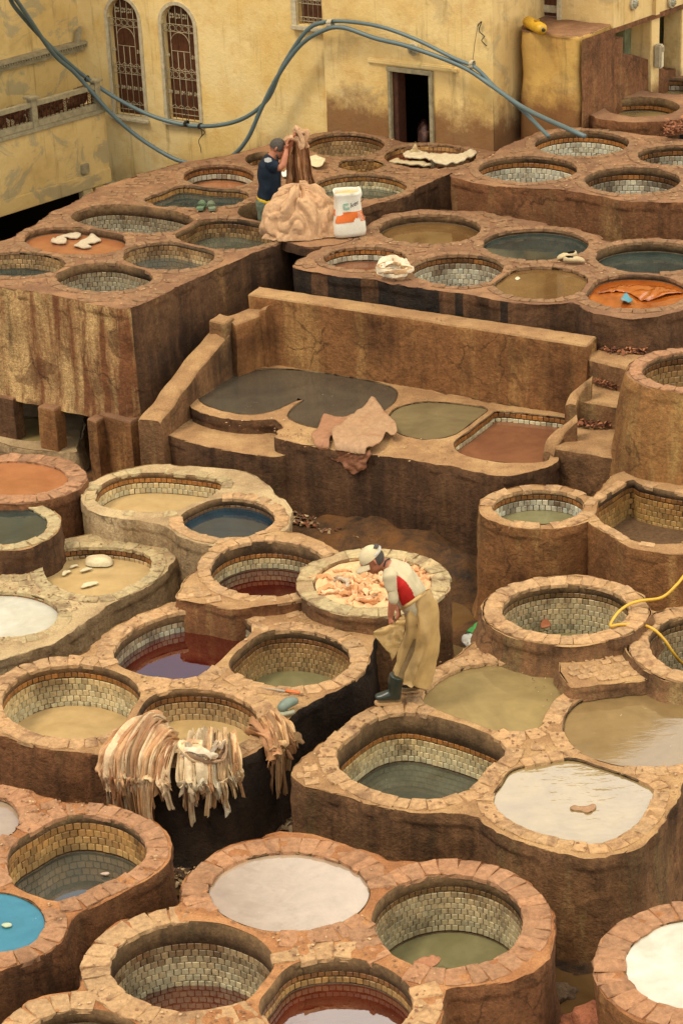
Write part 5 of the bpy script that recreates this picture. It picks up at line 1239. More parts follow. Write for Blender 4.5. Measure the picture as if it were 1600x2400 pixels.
def bundle(label, inner, edge, lens, n, seed, h=.16, w=(.05, .10), z=1.0, base=None, diag=0.0, out=.05, groupname='hide bundles draped over the vat rim'):
    rnd = random.Random(seed)
    I = [P(x, y, z) for x, y in inner]; E = [P(x, y, z) for x, y in edge]
    def at(L, f):
        g = f*(len(L)-1); i = min(int(g), len(L)-2); return L[i].lerp(L[i+1], g-i)
    root = empty('hide_bundle', at(E, .5), label, 'hides', groupname)
    for k in range(n):
        f = (k+.5)/n + rnd.uniform(-.03, .03); f = min(max(f, 0), 1); lay = rnd.random()
        hh = h*(.35+.65*math.sin(math.pi*min(max(f, .08), .92)))*(.3+.7*lay)
        fi = min(max(f+diag*(.5+.5*rnd.random()), 0), 1)
        a = at(I, fi); e = at(E, f); d = (e-a); d.z = 0; L_ = d.length; d.normalize()
        fall = lens(f)*rnd.uniform(.25, 1.05)
        o_ = out+.03+lay*.09+rnd.uniform(0, .02)
        p0 = a+Vector((0, 0, hh*.4-.02)); p1 = a.lerp(e, .45)+Vector((0, 0, hh)); p2 = e+d*(o_*.45)+Vector((0, 0, hh*.55+.012))
        sl = Vector((rnd.uniform(-.07, .07), rnd.uniform(-.03, .03), 0))
        p3 = e+d*o_+Vector((0, 0, -.06)); p4 = e+d*(o_+.01)+sl*.6+Vector((0, 0, -fall*.55)); p5 = e+d*(o_-.005)+sl+Vector((0, 0, -fall))
        if k % 3 == 0:
            p4 = e+d*(o_+.01)+sl*.3+Vector((0, 0, -fall*.25)); p5 = e+d*o_+sl*.5+Vector((0, 0, -fall*.5))
        strand(root, [p0, p1, p2, p3, p4, p5], rnd.uniform(*w)*(2.0 if k % 3 == 0 else .85), rnd, color=hcol(rnd, base) if base else None)
    return root
bundle('largest bundle of pink tan hides, thick and combed downwards, leftmost on the vat rim', [(318, 1712), (350, 1703), (385, 1708), (415, 1745)], [(262, 1762), (300, 1776), (350, 1788), (395, 1793)],
       lambda f: .26+.40*math.sin(math.pi*min(1, f*.85+.10)), 64, 5, h=.24, w=(.035, .085), diag=.28)
bundle('knotted pale cream hide bundle in the middle of the vat rim', [(440, 1752), (480, 1728), (520, 1732), (545, 1735)], [(432, 1793), (470, 1797), (520, 1785), (555, 1762)],
       lambda f: .16+.34*abs(math.sin(2.2*math.pi*f+.8)), 38, 8, h=.20, w=(.035, .09), base=('#d9c19a', '#d0ae80', '#c2966a', '#e0cfae'))
def knot():
    rnd = random.Random(3); root = [o for o in COL.objects if o.name.startswith('hide_bundle')][-1]
    c = P(478, 1762, 1.13)
    for k in range(9):
        a = rnd.uniform(0, 6.28); r = rnd.uniform(.08, .15); pts = []
        for q in range(6):
            t = a+q*.55; pts.append(c+Vector((math.cos(t)*r*1.25, math.sin(t)*r*.7-.02, .05*math.sin(q*1.1+k)+.02*k/3)))
        strand(root, pts, rnd.uniform(.05, .09), rnd, th=.02, color=hcol(rnd, ('#e6d2b2', '#dcc096', '#d0a981')))
knot()
bundle('small rightmost bundle of smooth tan hides hanging at the black corner of the block', [(578, 1716), (605, 1690), (630, 1684), (650, 1690)], [(612, 1730), (625, 1722), (645, 1708), (660, 1695)],
       lambda f: .40+.18*math.sin(math.pi*f), 28, 11, h=.10, w=(.035, .08), base=('#c49868', '#cda676', '#b08056'))
def lumps(name, label, cat, spec, z, height, mat, color, seed=1, ridge=.05, scale=6, nr=16, na=56, parent=None, group=None, squash=2.2, base_off=0.0, tex=(1, 1, 1), power=.5, fold=0, tw=0.0):
    """cloth heap: a dome over the outline with folded relief"""
    L = pix_loop(spec, z, na); c = L.mean(0); vs_ = []; fs = []
    for r in range(nr+1):
        f = r/nr
        for (x, y) in L:
            px_, py_ = c[0]+(x-c[0])*f, c[1]+(y-c[1])*f
            prof = max(0, 1-f**squash)**power
            q = Vector((px_*tex[0]+seed*3.7, py_*tex[1], prof*height*2))*scale
            q = q+Vector((noise.noise(q*.4), noise.noise(q*.4+Vector((7, 7, 7))), 0))*1.2
            n1 = noise.noise(q); rd_ = abs(noise.noise(q*.8+Vector((3, 1, 9))))*2.6-.5
            ang = math.atan2(y-c[1], x-c[0])
            fd_ = math.sin(ang*fold+4*noise.noise(q*.35)+prof*tw)*ridge*.7 if fold else 0
            env = min(1, (1-f)*5+.15)
            zz = z+base_off+prof*height+(ridge*rd_*.8+ridge*.6*n1+fd_)*env
            rr = 1+.10*rd_*f*(ridge/.05)
            vs_.append((c[0]+(px_-c[0])*rr, c[1]+(py_-c[1])*rr, zz if r < nr else z-.01))
    n = len(L)
    for r in range(nr):
        for j in range(n): a = r*n+j; a2 = r*n+(j+1) % n; fs.append((a, a+n, a2+n, a2))
    o = mesh(name, vs_, fs, mat, parent, True, loc=Vector((c[0], c[1], z)) if parent is None else Vector((0, 0, 0))); o.color = c4(color)
    if parent is None: tag(o, label, cat, group)
    return o
def heap_by_worker():
    z = 2.215; n = 230; m = 110; c0 = P(708, 545, z); rx, ry, H = .47, .36, .57
    def h(u, v):      # u angle 0..2pi, v 0 bottom..1 top
        q = Vector((math.cos(u)*1.4, math.sin(u)*1.4, v*1.9))
        w = Vector((noise.noise(q*1.1), noise.noise(q*1.1+Vector((5, 5, 5))), noise.noise(q*1.1+Vector((9, 2, 7)))))
        p = q+w*.75
        s = abs(noise.noise(p*1.15+Vector((2, 0, 4))))*2.2
        s2 = abs(noise.noise(Vector((p.x*2.3, p.y*2.3, p.z*1.3))+Vector((8, 1, 0))))*2.2; s3 = abs(noise.noise(p*4.6))
        return .15*min(s, 1)+.07*min(s2, 1)+.025*s3-.085
    vs_ = []; fs = []
    for j in range(m+1):
        v = j/m; a = v*math.pi*.5
        for i in range(n):
            u = 2*math.pi*i/n
            prof = math.cos(a)**.85; rr = prof*(1+.10*math.sin(u*2+1))+h(u, v)*1.0
            rr = max(rr, .0) if j < m else 0
            x = c0.x+rx*rr*math.cos(u)+.02*(1-v); y = c0.y+ry*rr*math.sin(u); zz = z+H*(math.sin(a)**1.05)+h(u, v)*.55*v
            vs_.append((x, y, zz))
    for j in range(m):
        for i in range(n): a = j*n+i; b = j*n+(i+1) % n; fs.append((a, b, b+n, a+n))
    root = mesh('hide_pile', vs_, fs, m_heap, None, True, loc=Vector((c0.x, c0.y, z))); root.color = c4(C('#b8936e'))
    tag(root, 'mounded pile of soft beige hides beside the man in the navy shirt', 'hides')
    rnd = random.Random(4)
    for k in range(0):       # broad folds of skin lying over one another
        u = math.pi*(.95+1.15*((k*.618) % 1)); du = rnd.uniform(-1.3, 1.3); v0 = rnd.uniform(.0, .75); dv_ = rnd.uniform(-.25, .45); pts = []
        for q in range(8):
            f = q/7; uu = u+du*(f-.5); v = min(.97, max(.02, v0+dv_*f+.10*math.sin(f*3.1))); a = v*math.pi*.5
            pr = math.cos(a)**.85*(1+.10*math.sin(uu*2+1))+.045+.02*math.sin(f*3.1)
            pts.append(Vector((c0.x+rx*pr*math.cos(uu), c0.y+ry*pr*math.sin(uu), z+H*math.sin(a)**1.05+.015)))
        strand(root, pts, rnd.uniform(.18, .32), rnd, th=.035, name='fold', mat=m_heap, n=16, wk=.30, color=c4(C(rnd.choice(['#bd9c70', '#b18c62', '#c4a57a', '#c9ae84']))), ragged=False)
    for k in range(14):       # dark frayed edge on the left
        a = P(632+rnd.uniform(-6, 10), 505+rnd.uniform(-15, 30), z+.05); 
        strand(root, [a+Vector((.05, .03, .12)), a+Vector((0, 0, .06)), a+Vector((-.03, -.03, -.0)), a+Vector((-.035, -.04, -.07))], rnd.uniform(.02, .04), rnd, th=.006, name='fringe', color=c4(C(rnd.choice(['#7a5236', '#946a49', '#5f3f2a']))))
heap_by_worker()
# hides inside the drum
dz = ZJ2-.05
LJ = offset(LO_j2, -.01); cj = LJ.mean(0)
def drum_fill():
    vs_ = []; fs = []; nr, na = 46, 110; L = resample(LJ, n=na)
    for r in range(nr+1):
        f = r/nr
        for (x, y) in L:
            p = Vector((cj[0]+(x-cj[0])*f, cj[1]+(y-cj[1])*f, 0)); q = p*7
            w = Vector((noise.noise(q*.5), noise.noise(q*.5+Vector((3, 3, 3))), 0))*1.6; q2 = q+w
            rd_ = abs(noise.noise(q2*.7))*3-.6; r2 = abs(noise.noise(q2*1.7+Vector((5, 5, 5))))*2.5-.5
            z = dz+.01+(.028*rd_+.018*r2+.03*noise.noise(p*2.4))*min(1, (1-f)*8+.2)
            vs_.append((p.x, p.y, z))
    for r in range(nr):
        for j in range(na): a = r*na+j; b = r*na+(j+1) % na; fs.append((a, a+na, b+na, b))
    o = mesh('hide_heap', vs_, fs, m_heap, None, True, loc=Vector((cj[0], cj[1], dz))); o.color = c4(C('#d8ab7d'))
    tag(o, 'crumpled mass of pale orange hides filling the clay drum', 'hides')
    rnd = random.Random(12)
    for k in range(46):
        a = rnd.uniform(0, 6.28); r = rnd.uniform(.1, .86); x = cj[0]+(LJ[:, 0].max()-cj[0])*r*math.cos(a); y = cj[1]+(LJ[:, 1].max()-cj[1])*r*math.sin(a)
        b = rnd.uniform(0, 6.28); pts = [Vector((x+.05*q*math.cos(b+q*.4), y+.05*q*math.sin(b+q*.4), dz+.035+.012*math.sin(q*2))) for q in range(5)]
        strand(o, pts, rnd.uniform(.04, .09), rnd, th=.012, name='hide', mat=m_heap, color=c4(C(rnd.choice(['#d8ab7d', '#e0ba90', '#cf9a6a', '#e6c8a2', '#c9bb9f', '#b9ae96'] if k % 5 == 0 else ['#d8ab7d', '#e0ba90', '#cf9a6a']))))
drum_fill()
# sheet built from a traced outline, lifted by a height function
def sheet(name, label, cat, pts, place, th=.012, mat=None, color=(1, 1, 1), step=6.0, amp=.02, fs_=.03, parent=None, smoothn=6, group=None):
    L = spline([Vector((x, y, 0)) for x, y in pts], smoothn, True); L = resample([(p.x, p.y) for p in L], step=step*.7)
    n0 = len(L); vco = [Vector(p) for p in L]; x0, y0 = L.min(0); x1, y1 = L.max(0)
    G = np.array([(x, y) for x in np.arange(x0, x1, step) for y in np.arange(y0, y1, step*.7)]); Lc = L if sum(L[i-1][0]*L[i][1]-L[i][0]*L[i-1][1] for i in range(len(L))) > 0 else L[::-1]
    if len(G): vco += [Vector(p) for p in G[sdf(G, L) < -step*.35]]
    r = delaunay_2d_cdt(vco, [(i, (i+1) % n0) for i in range(n0)], [], 0, 1e-5)
    V2 = [(v.x, v.y) for v in r[0]]; T = np.array([f for f in r[2]]); A2 = np.array(V2); ok = inside(A2[T].mean(1), L)
    up = []; 
    for x, y in V2:
        q = Vector((x*fs_, y*fs_*1.8, 0)); q = q+Vector((noise.noise(q*.6), noise.noise(q*.6+Vector((4, 4, 4))), 0))*1.1
        up.append(place(x, y, amp*(abs(noise.noise(q))*3.2-.5+abs(noise.noise(q*2.1+Vector((9, 0, 0))))*1.2)))
    n = len(up); fs2 = [tuple(int(i) for i in t) for t in T[ok]]
    dn = [p-Vector((0, -.3, 1)).normalized()*th for p in up]
    faces = fs2+[tuple(n+i for i in f[::-1]) for f in fs2]
    from collections import Counter
    ec = Counter()
    for f in fs2:
        for a, b in ((f[0], f[1]), (f[1], f[2]), (f[2], f[0])): ec[(a, b)] += 1
    for (a, b) in ec:
        if (b, a) not in ec: faces.append((a, b, n+b, n+a)[::-1])
    o = mesh(name, up+dn, faces, mat or m_hide, parent, True, loc=Vector(up[0]) if parent is None else Vector((0, 0, 0))); o.color = c4(color)
    if parent is None: tag(o, label, cat, group)
    return o
def on_level(z0, lift=.01, dome=0): return lambda x, y, h: P(x, y, z0)+Vector((0, 0, lift+max(h, -lift*.6)))
# the folded skin on the trough edge
EA, EB = P(700, 1032, ZM), P(900, 1066, ZM); ev = (EB-EA).normalized(); en_ = Vector((ev.y, -ev.x, 0)); en_ = en_ if en_.y < 0 else -en_
def over_edge(lift):
    def f(x, y, h):
        p = P(x, y, ZM)
        s = (p-EA).dot(en_)
        if s <= .0: return p+Vector((0, 0, lift+.02+h+.05*max(0, 1+s/.25)*0))
        w = PV(x, y, EA+en_*(.05+lift*.6), en_); return w+en_*max(h, -.03)+Vector((0, 0, 0)) if w.z < ZM+.02 else p+Vector((0, 0, lift+h))
    return f
skin = sheet('folded_skin', 'large stiff tan skin folded over the front edge of the long trough', 'hide', [(757, 980), (768, 978), (800, 985), (832, 977), (845, 990), (835, 1010), (800, 1030), (775, 1030), (772, 1052), (768, 1057), (748, 1052), (735, 1038), (730, 1025), (745, 1010)], over_edge(.02), .012, m_hide, C('#94694a'), 5, .010)
sheet('flap', '', '', [(780, 1020), (800, 1010), (830, 985), (853, 968), (874, 948), (890, 965), (905, 985), (925, 1005), (930, 1030), (916, 1036), (905, 1028), (893, 1050), (870, 1062), (830, 1062), (805, 1055), (785, 1052), (779, 1036)], over_edge(.065), .012, m_hide, C('#9c7a58'), 5, .014, .03, skin)
sheet('flap', '', '', [(790, 1055), (830, 1060), (868, 1062), (860, 1080), (858, 1095), (840, 1105), (828, 1110), (815, 1100), (802, 1085), (778, 1074), (786, 1060)], over_edge(.03), .012, m_hide, C('#7d5034'), 5, .018, .04, skin)
# floating hides and scraps
WHT = C('#b0a288')
sheet('floating_hide', 'curled white hide floating at the back of the orange vat', 'hide', [(142, 560), (160, 552), (178, 549), (190, 553), (188, 561), (172, 563), (160, 562), (150, 563)], on_level(ZU-.10, .03), .02, m_heap, WHT, 4, .015)
sheet('floating_hide', 'small rounded white hide floating left in the orange vat', 'hide', [(120, 572), (132, 563), (148, 561), (157, 568), (154, 575), (136, 575)], on_level(ZU-.10, .03), .02, m_heap, WHT, 4, .015)
sheet('floating_hide', 'long white hide floating right in the orange vat', 'hide', [(174, 579), (195, 568), (212, 558), (226, 559), (238, 567), (222, 574), (205, 580), (216, 584), (200, 586), (182, 583)], on_level(ZU-.10, .03), .02, m_heap, WHT, 4, .015)
lumps('floating_hide', 'puffed white hide bag floating at the back of the beige vat', 'hide', (199, 265, 1305, 1327, 3.0), .53, .06, m_heap, C('#c4b692'), 3, .008, 6)
for i, (x0, x1, y0, y1, lab) in enumerate(((187, 218, 1331, 1341, 'small white scrap floating below the puffed hide bag'), (163, 185, 1324, 1331, 'thin white scrap floating at the back left of the beige vat'), (145, 167, 1337, 1349, 'half sunken pale scrap at the left of the beige vat'), (189, 232, 1364, 1377, 'thin curved white scrap floating at the front of the beige vat'))):
    sheet('floating_scrap', lab, 'scrap', [(x0, y1), (x0+(x1-x0)*.3, y0+2), (x0+(x1-x0)*.7, y0), (x1, y0+3), (x0+(x1-x0)*.7, y0+(y1-y0)*.55), (x0+(x1-x0)*.35, y1-1)], on_level(.525, .004), .012, m_heap, C('#c4b692'), 3, .008)
bigh = sheet('wet_hide', 'large creamy white hide spread over the reddish vat below the doorway', 'hide', [(944, 367), (955, 360), (985, 359), (1008, 366), (1040, 365), (1075, 367), (1090, 362), (1100, 356), (1112, 358), (1116, 366), (1100, 376), (1080, 386), (1050, 392), (1030, 390), (1005, 380), (975, 376), (950, 373)], on_level(ZU-.03, .04), .02, m_heap, C('#bfb090'), 4, .02)
sheet('wet_hide', 'smaller pale hide under the large creamy one in the reddish vat', 'hide', [(911, 381), (930, 374), (942, 378), (975, 380), (1010, 388), (1000, 392), (960, 388), (930, 384)], on_level(ZU-.07, .02), .02, m_heap, C('#b3a27e'), 4, .012)
sheet('hide_tip', 'pointed pale hide corner standing up at the back of the reddish vat', 'hide', [(957, 359), (965, 348), (973, 337), (979, 352), (978, 358)], lambda x, y, h: PD(x, y, P(965, 359, ZU).y)+Vector((0, h, 0)), .01, m_heap, C('#b9a67c'), 3, .008)
sheet('floating_scrap', 'brown hide scrap floating on the brim full mirror vat', 'scrap', [(1335, 1895), (1350, 1892), (1370, 1893), (1390, 1888), (1396, 1894), (1388, 1903), (1374, 1908), (1362, 1903), (1340, 1901)], on_level(.965, .012), .012, m_hide, C('#93704f'), 4, .01)
sheet('floating_scrap', 'salmon pink hide floating in the greenish water of the front vat', 'scrap', [(968, 2258), (985, 2250), (1010, 2244), (1032, 2248), (1025, 2262), (1000, 2272), (975, 2270)], on_level(1.0-.43, .012), .012, m_hide, C('#a3704f'), 4, .01)
sheet('floating_scrap', 'small brown scrap standing in the deep round tiled vat', 'scrap', [(1266, 1480), (1272, 1464), (1280, 1462), (1290, 1476), (1284, 1482)], on_level(.84, .05), .012, m_hide, C('#8a5234'), 3, .01)
sheet('plastic_scrap', 'crumpled light blue plastic scrap in the rust orange vat', 'scrap', [(1454, 712), (1458, 700), (1466, 693), (1474, 702), (1482, 712), (1470, 714)], on_level(ZU-.07, .03), .008, m_heap, C('#4f8490'), 3, .02)
sheet('plastic_scrap', 'clear yellowish plastic film floating in the rust orange vat', 'film', [(1400, 690), (1440, 675), (1500, 671), (1560, 678), (1600, 690), (1570, 695), (1530, 706), (1500, 708), (1470, 690), (1430, 688)], on_level(ZU-.085, .02), .005, LQ['rust'], C('#c98a4a'), 5, .015)
sheet('floating_scrap', 'tiny whitish scrap at the left of the brown vat', 'scrap', [(1206, 655), (1212, 651), (1218, 654), (1212, 658)], on_level(ZU-.05, .012), .01, m_heap, C('#cbbf9f'), 2, .004)
sheet('floating_scrap', 'pale scrap floating on the blue grey water near the left front', 'scrap', [(236, 2050), (246, 2046), (258, 2048), (250, 2053)], on_level(.60, .01), .01, m_heap, C('#b9a99a'), 3, .004)
sheet('floating_scrap', 'hide scrap on the sky blue dye', 'scrap', [(4, 2170), (14, 2166), (28, 2168), (26, 2174), (12, 2176)], on_level(.935, .01), .01, m_heap, C('#a4aa8c'), 3, .004)
# wet cloth lump on the rim
clo = lumps('rolled_cloth', 'twisted bundle of dirty white cloth on the rim of the white tiled vat', 'cloth', (879, 962, 612, 650), ZU, .13, m_heap, C('#cdbfa3'), 6, .030, 8, 20, 64, fold=3, tw=3)
rnd0 = random.Random(9)
for k in range(10):
    a0 = k*.6; c0_ = P(918, 632, ZU+.10); pts = [c0_+Vector((.19*math.cos(a0+q*.5)*(.5+.08*k), .13*math.sin(a0+q*.5)*(.5+.06*k), .045-.006*k+.01*math.sin(q))) for q in range(6)]
    strand(clo, pts, .05, rnd0, th=.022, name='fold', mat=m_heap, ragged=False, color=c4(C(rnd0.choice(['#cdbfa3', '#bba888', '#d8ceb6', '#a98a64']))))
# held up hide
def held_hide():
    root = empty('hanging_hide', P(700, 440, 2.25), 'long brown hide held up by the man in the navy shirt', 'hide'); rnd = random.Random(21)
    yb = P(640, 497, ZU).y; Y = yb-.0
    n = 12
    for k in range(n):
        f = k/(n-1); xt = 683+(715-683)*f; xm = 679+(722-679)*f; xb = 678+(735-678)*f+rnd.uniform(-2, 2); dy = .10*math.sin(f*9)+.03
        yt = 338-26*math.sin(f*math.pi*.9)-(6 if .3 < f < .6 else 0)
        yb_ = 436+8*math.sin(f*5)
        pts = [PD(xt, yt, Y+dy*.3), PD((xt+xm)/2, yt+25, Y+dy*.6), PD(xm, 375, Y+dy), PD((xm+xb)/2, 410, Y+dy), PD(xb, yb_, Y+dy*.9)]
        o = strand(root, pts, .075, rnd, th=.012, name='fold', color=c4(C(rnd.choice(['#9c7049', '#b0835a', '#8a5e3c', '#a87a52', '#c39a72'] if f > .55 else ['#9c7049', '#8a5e3c', '#a87a52']))))
    top = [PD(x, y, Y-.05) for x, y in ((668, 332), (680, 322), (700, 328), (706, 345), (708, 330), (700, 308), (690, 300), (698, 306), (715, 312))]
    strand(root, top, .07, rnd, th=.03, name='fold', ragged=False, color=c4(C('#c9a37c')))
    strand(root, [PD(x, y, Y-.04) for x, y in ((690, 302), (700, 312), (716, 306), (722, 312), (716, 330), (722, 345))], .06, rnd, th=.03, name='fold', ragged=False, color=c4(C('#c79d74')))
held_hide()
sheet('plastic_bag', 'crumpled white plastic behind the held up hide', 'plastic', [(660, 412), (672, 404), (690, 402), (705, 410), (690, 420), (668, 420)], on_level(ZU, .03), .01, m_heap, C('#d8d4c6'), 4, .02)
sheet('plastic_bag', 'crumpled pale plastic sack lying right of the held up hide', 'plastic', [(724, 380), (735, 374), (748, 378), (762, 380), (758, 396), (742, 398), (728, 392)], on_level(ZU, .05), .01, m_heap, C('#c7b893'), 4, .03)
lumps('hide_pile', 'dark mauve heap of hides just inside the doorway', 'hides', (978, 1012, 305, 336), 2.12, .20, m_hide, C('#3f2620'), 5, .06, 9, 16, 40)
# green and white plastic in the channel
gb = sheet('plastic_sack', 'empty white plastic sack with a green patch in the mud channel', 'sack', [(1082, 1506), (1100, 1496), (1125, 1480), (1150, 1472), (1175, 1480), (1160, 1520), (1110, 1530), (1086, 1525)], on_level(.25, .06), .01, m_heap, C('#d6d4c4'), 5, .03)
sheet('green_patch', '', '', [(1093, 1497), (1110, 1484), (1126, 1478), (1118, 1492), (1106, 1502), (1098, 1502)], on_level(.25, .085), .004, m_heap, C('#4f9a4f'), 4, .015, .03, gb)
# clods and stones in the channel
def clod(name, lab, x, y, z, r, col, seed, sq=.6, cat='clod'):
    bm = bmesh.new(); bmesh.ops.create_icosphere(bm, subdivisions=4, radius=1); c = P(x, y, z)
    for v in bm.verts:
        q = v.co*1.0; d = 1+.35*noise.fractal(q*1.6+Vector((seed, 0, 0)), 1, 2, 5); v.co = Vector((q.x*d*r, q.y*d*r*.8, q.z*d*r*sq))
    vs_ = [v.co+c for v in bm.verts]; fs = [[v.index for v in f.verts] for f in bm.faces]; bm.free()
    o = mesh(name, vs_, fs, m_clod, None, True, loc=c); o.color = c4(col); tag(o, lab, cat)
m_clod = objcol('earth_clod', .95, .2, .03, 30, C('#2c1d13'), .8, .35)
clod('earth_clod', 'big reddish clod of tan bark sludge against the stained cylinder', 1092, 1352, .10, .19, C('#7d4f35'), 1)
clod('earth_clod', 'flat brown clod behind the hide drum', 1035, 1330, .16, .16, C('#744a32'), 2, .4)
clod('earth_clod', 'long reddish clod at the foot of the trough wall', 900, 1270, .2, .24, C('#7a4c32'), 3, .35)
clod('earth_clod', 'low muddy clod in the bottom channel', 1300, 2330, .02, .16, C('#6b5540'), 4, .35)
clod('earth_clod', 'small wet clod by the puddle near the white lime pool', 1370, 2262, .02, .08, C('#5a4634'), 5, .45)
clod('earth_clod', 'crusty lump at the lower edge of the channel', 1290, 2400, .03, .13, C('#756a45'), 6, .6)
m = MB(); m.tube([P(1046, 1374, .12), P(1068, 1380, .12)], [.02, .018], 8); o = m.build('short_pole', plain('pale_wood', C('#a08457'), .8), None, True, loc=P(1046, 1374, .12)); tag(o, 'short pale stick lying in the mud right of the drum', 'stick')
clod('earth_bank', 'reddish earth bank at the very bottom right below the white lime pool', 1440, 2440, .35, .42, C('#9a5f43'), 8, .7, 'earth bank')
# loose scraps: uncountable
def litter(name, area, z, n, cols, size, seed, lift=.06):
    rnd = random.Random(seed); m = MB(); L = np.array(area, float)
    x0, y0 = L.min(0); x1, y1 = L.max(0); k = 0
    while k < n:
        x, y = rnd.uniform(x0, x1), rnd.uniform(y0, y1)
        if not inside(np.array([(x, y)]), L)[0]: continue
        k += 1; c = P(x, y, z)+Vector((0, 0, rnd.uniform(0, lift))); s = size*rnd.uniform(.4, 1.3); a = rnd.uniform(0, 6.28)
        u = Vector((math.cos(a), math.sin(a), rnd.uniform(-.6, .6)))*s; v = Vector((-math.sin(a), math.cos(a), rnd.uniform(-.6, .6)))*s*rnd.uniform(.25, .6); w = Vector((0, 0, s*rnd.uniform(.1, .5)))
        m.add([c-u-v, c-v*1.2+w, c+u-v*.6, c+u+v*.7+w*.6, c+v+w, c-u*.8+v], [(0, 1, 4, 5), (1, 2, 3, 4)], rnd.randrange(len(cols)))
    o = m.build(name, cols, None, False, loc=P((x0+x1)/2, (y0+y1)/2, z)); tag(o, kind='stuff')
sc1 = [plain('scrap_a', C('#8d7352'), .8), plain('scrap_b', C('#6a4c36'), .8), plain('scrap_c', C('#b59b74'), .8), plain('scrap_d', C('#4c3828'), .8)]
litter('hide_scraps', [(560, 2000), (600, 1930), (650, 1880), (672, 1830), (690, 1905), (700, 1980), (620, 1985)], .04, 900, sc1, .045, 1, .10)
sc2 = [plain('bark_a', C('#7a4a2f'), .9), plain('bark_b', C('#5a3624'), .9), plain('bark_c', C('#976242'), .9)]
litter('bark_scraps', [(1388, 900), (1400, 893), (1475, 903), (1475, 915), (1420, 912)], 1.52, 260, sc2, .025, 2, .07)
litter('bark_scraps', [(1345, 985), (1365, 978), (1432, 986), (1432, 1003), (1380, 1004), (1345, 998)], 1.24, 260, sc2, .025, 3, .06)
litter('bark_scraps', [(1400, 812), (1440, 806), (1510, 812), (1520, 826), (1460, 834), (1410, 826)], 1.80, 300, sc2, .025, 4, .05)
litter('bark_scraps', [(145, 1230), (195, 1222), (200, 1240), (170, 1252), (145, 1246)], .25, 260, sc2, .035, 5, .08)
litter('bark_scraps', [(680, 1215), (760, 1225), (1000, 1290), (1010, 1330), (900, 1300), (760, 1270), (690, 1240)], .17, 2200, sc1+sc2, .034, 6, .12)
litter('hide_scraps', [(390, 2020), (470, 2040), (460, 2080), (430, 2100), (400, 2060)], .03, 160, sc1, .03, 7, .04)
litter('bark_scraps', [(1560, 300), (1600, 290), (1600, 320), (1550, 322)], 2.6, 200, sc2, .03, 8, .12)
litter('floating_scraps', [(1195, 1560), (1290, 1590), (1305, 1630), (1270, 1660), (1240, 1640), (1230, 1600)], .972, 26, sc1, .010, 9, .004)
# ---------------------------------------------------------------- small things
m_knife = plain('steel', C('#b9bcb8'), .3, .5, .1, 20, 0, .8); m_ora = plain('orange_plastic', C('#c8642a'), .45, .4, .15, 20)
kz = 1.0+.012
kn = empty('knife', P(650, 1618, kz), 'knife with a long blade and orange handle on the rim of the deep brown vat', 'knife')
a, b, c = P(608, 1611, kz), P(669, 1620, kz), P(702, 1625, kz); dv = (b-a).normalized(); sv = Vector((dv.y, -dv.x, 0))
m = MB(); m.add([a, b+sv*.016, b-sv*.014, a+Vector((0, 0, .002)), b+sv*.016+Vector((0, 0, .004)), b-sv*.014+Vector((0, 0, .002))], [(0, 2, 1), (3, 4, 5), (0, 1, 4, 3), (1, 2, 5, 4), (2, 0, 3, 5)]); m.build('blade', m_knife, kn, False, loc=Vector((0, 0, 0)))
m = MB(); m.tube([b+Vector((0, 0, .006)), b.lerp(c, .3)+Vector((0, 0, .008)), b.lerp(c, .8)+Vector((0, 0, .008)), c+Vector((0, 0, .006))], [(.015, .009), (.018, .011), (.017, .011), (.02, .010)], 10); m.build('handle', m_ora, kn, True, loc=Vector((0, 0, 0)))
m_rub = plain('grey_green_rubber', C('#6a7669'), .45, .4, .15, 14, .001)
g = empty('rubber_clog', P(680, 1660, 1.0), 'grey green rubber shoe tipped over a stone on the rim near the knife', 'shoe')
m = MB(); p0, p1 = P(655, 1664, 1.04), P(697, 1643, 1.05)
m.tube([p0.lerp(p1, f)+Vector((0, 0, .03*math.sin(f*3.1))) for f in (-.04, .05, .25, .5, .75, .92, 1.0)], [(.01, .01), (.042, .035), (.05, .045), (.052, .045), (.050, .04), (.034, .03), (.01, .01)], 14); m.build('upper', m_rub, g, True, loc=Vector((0, 0, 0)))
m = MB(); m.tube([P(646, 1676, 1.01), P(660, 1674, 1.015), P(690, 1668, 1.015)], [(.035, .02), (.03, .018), (.02, .016)], 10); m.build('sole', plain('pale_rubber', C('#8f8e78'), .7), g, True, loc=Vector((0, 0, 0)))
def slider(x, y, ang, lab, col):
    c = P(x, y, ZU+.012); u = Vector((math.cos(ang), math.sin(ang), 0)); v = Vector((-u.y, u.x, 0)); mt = plain('slipper_rubber', col, .6, .3, .12, 20)
    root = empty('sandal', c, lab, 'sandal', None); L_ = .125; m = MB(); rs = []
    for f, w in ((-1, .02), (-.93, .04), (-.6, .047), (-.1, .045), (.4, .052), (.8, .046), (.95, .03), (1, .01)): rs.append((f, w))
    ring = [(f, w) for f, w in rs]; out = [c+u*(f*L_)+v*w for f, w in ring]+[c+u*(f*L_)-v*w for f, w in ring[::-1]]
    m.rings([out, [p+Vector((0, 0, .03)) for p in out]]); m.build('sole', mt, root, True, 40, loc=Vector((0, 0, 0)))
    for f0 in (-.05, .42):
        m = MB(); r0 = []
        for k in range(9):
            t = math.pi*k/8; w = .054; p = c+v*(w*math.cos(t))+Vector((0, 0, .012+.062*math.sin(t)**.8)); q = u*(f0*L_)
            r0.append([p+q-u*.022, p+q+u*.022, p+q+u*.022+Vector((0, 0, .008)), p+q-u*.022+Vector((0, 0, .010))])
        m.rings(r0); m.build('strap', mt, root, True, 40, loc=Vector((0, 0, 0)))
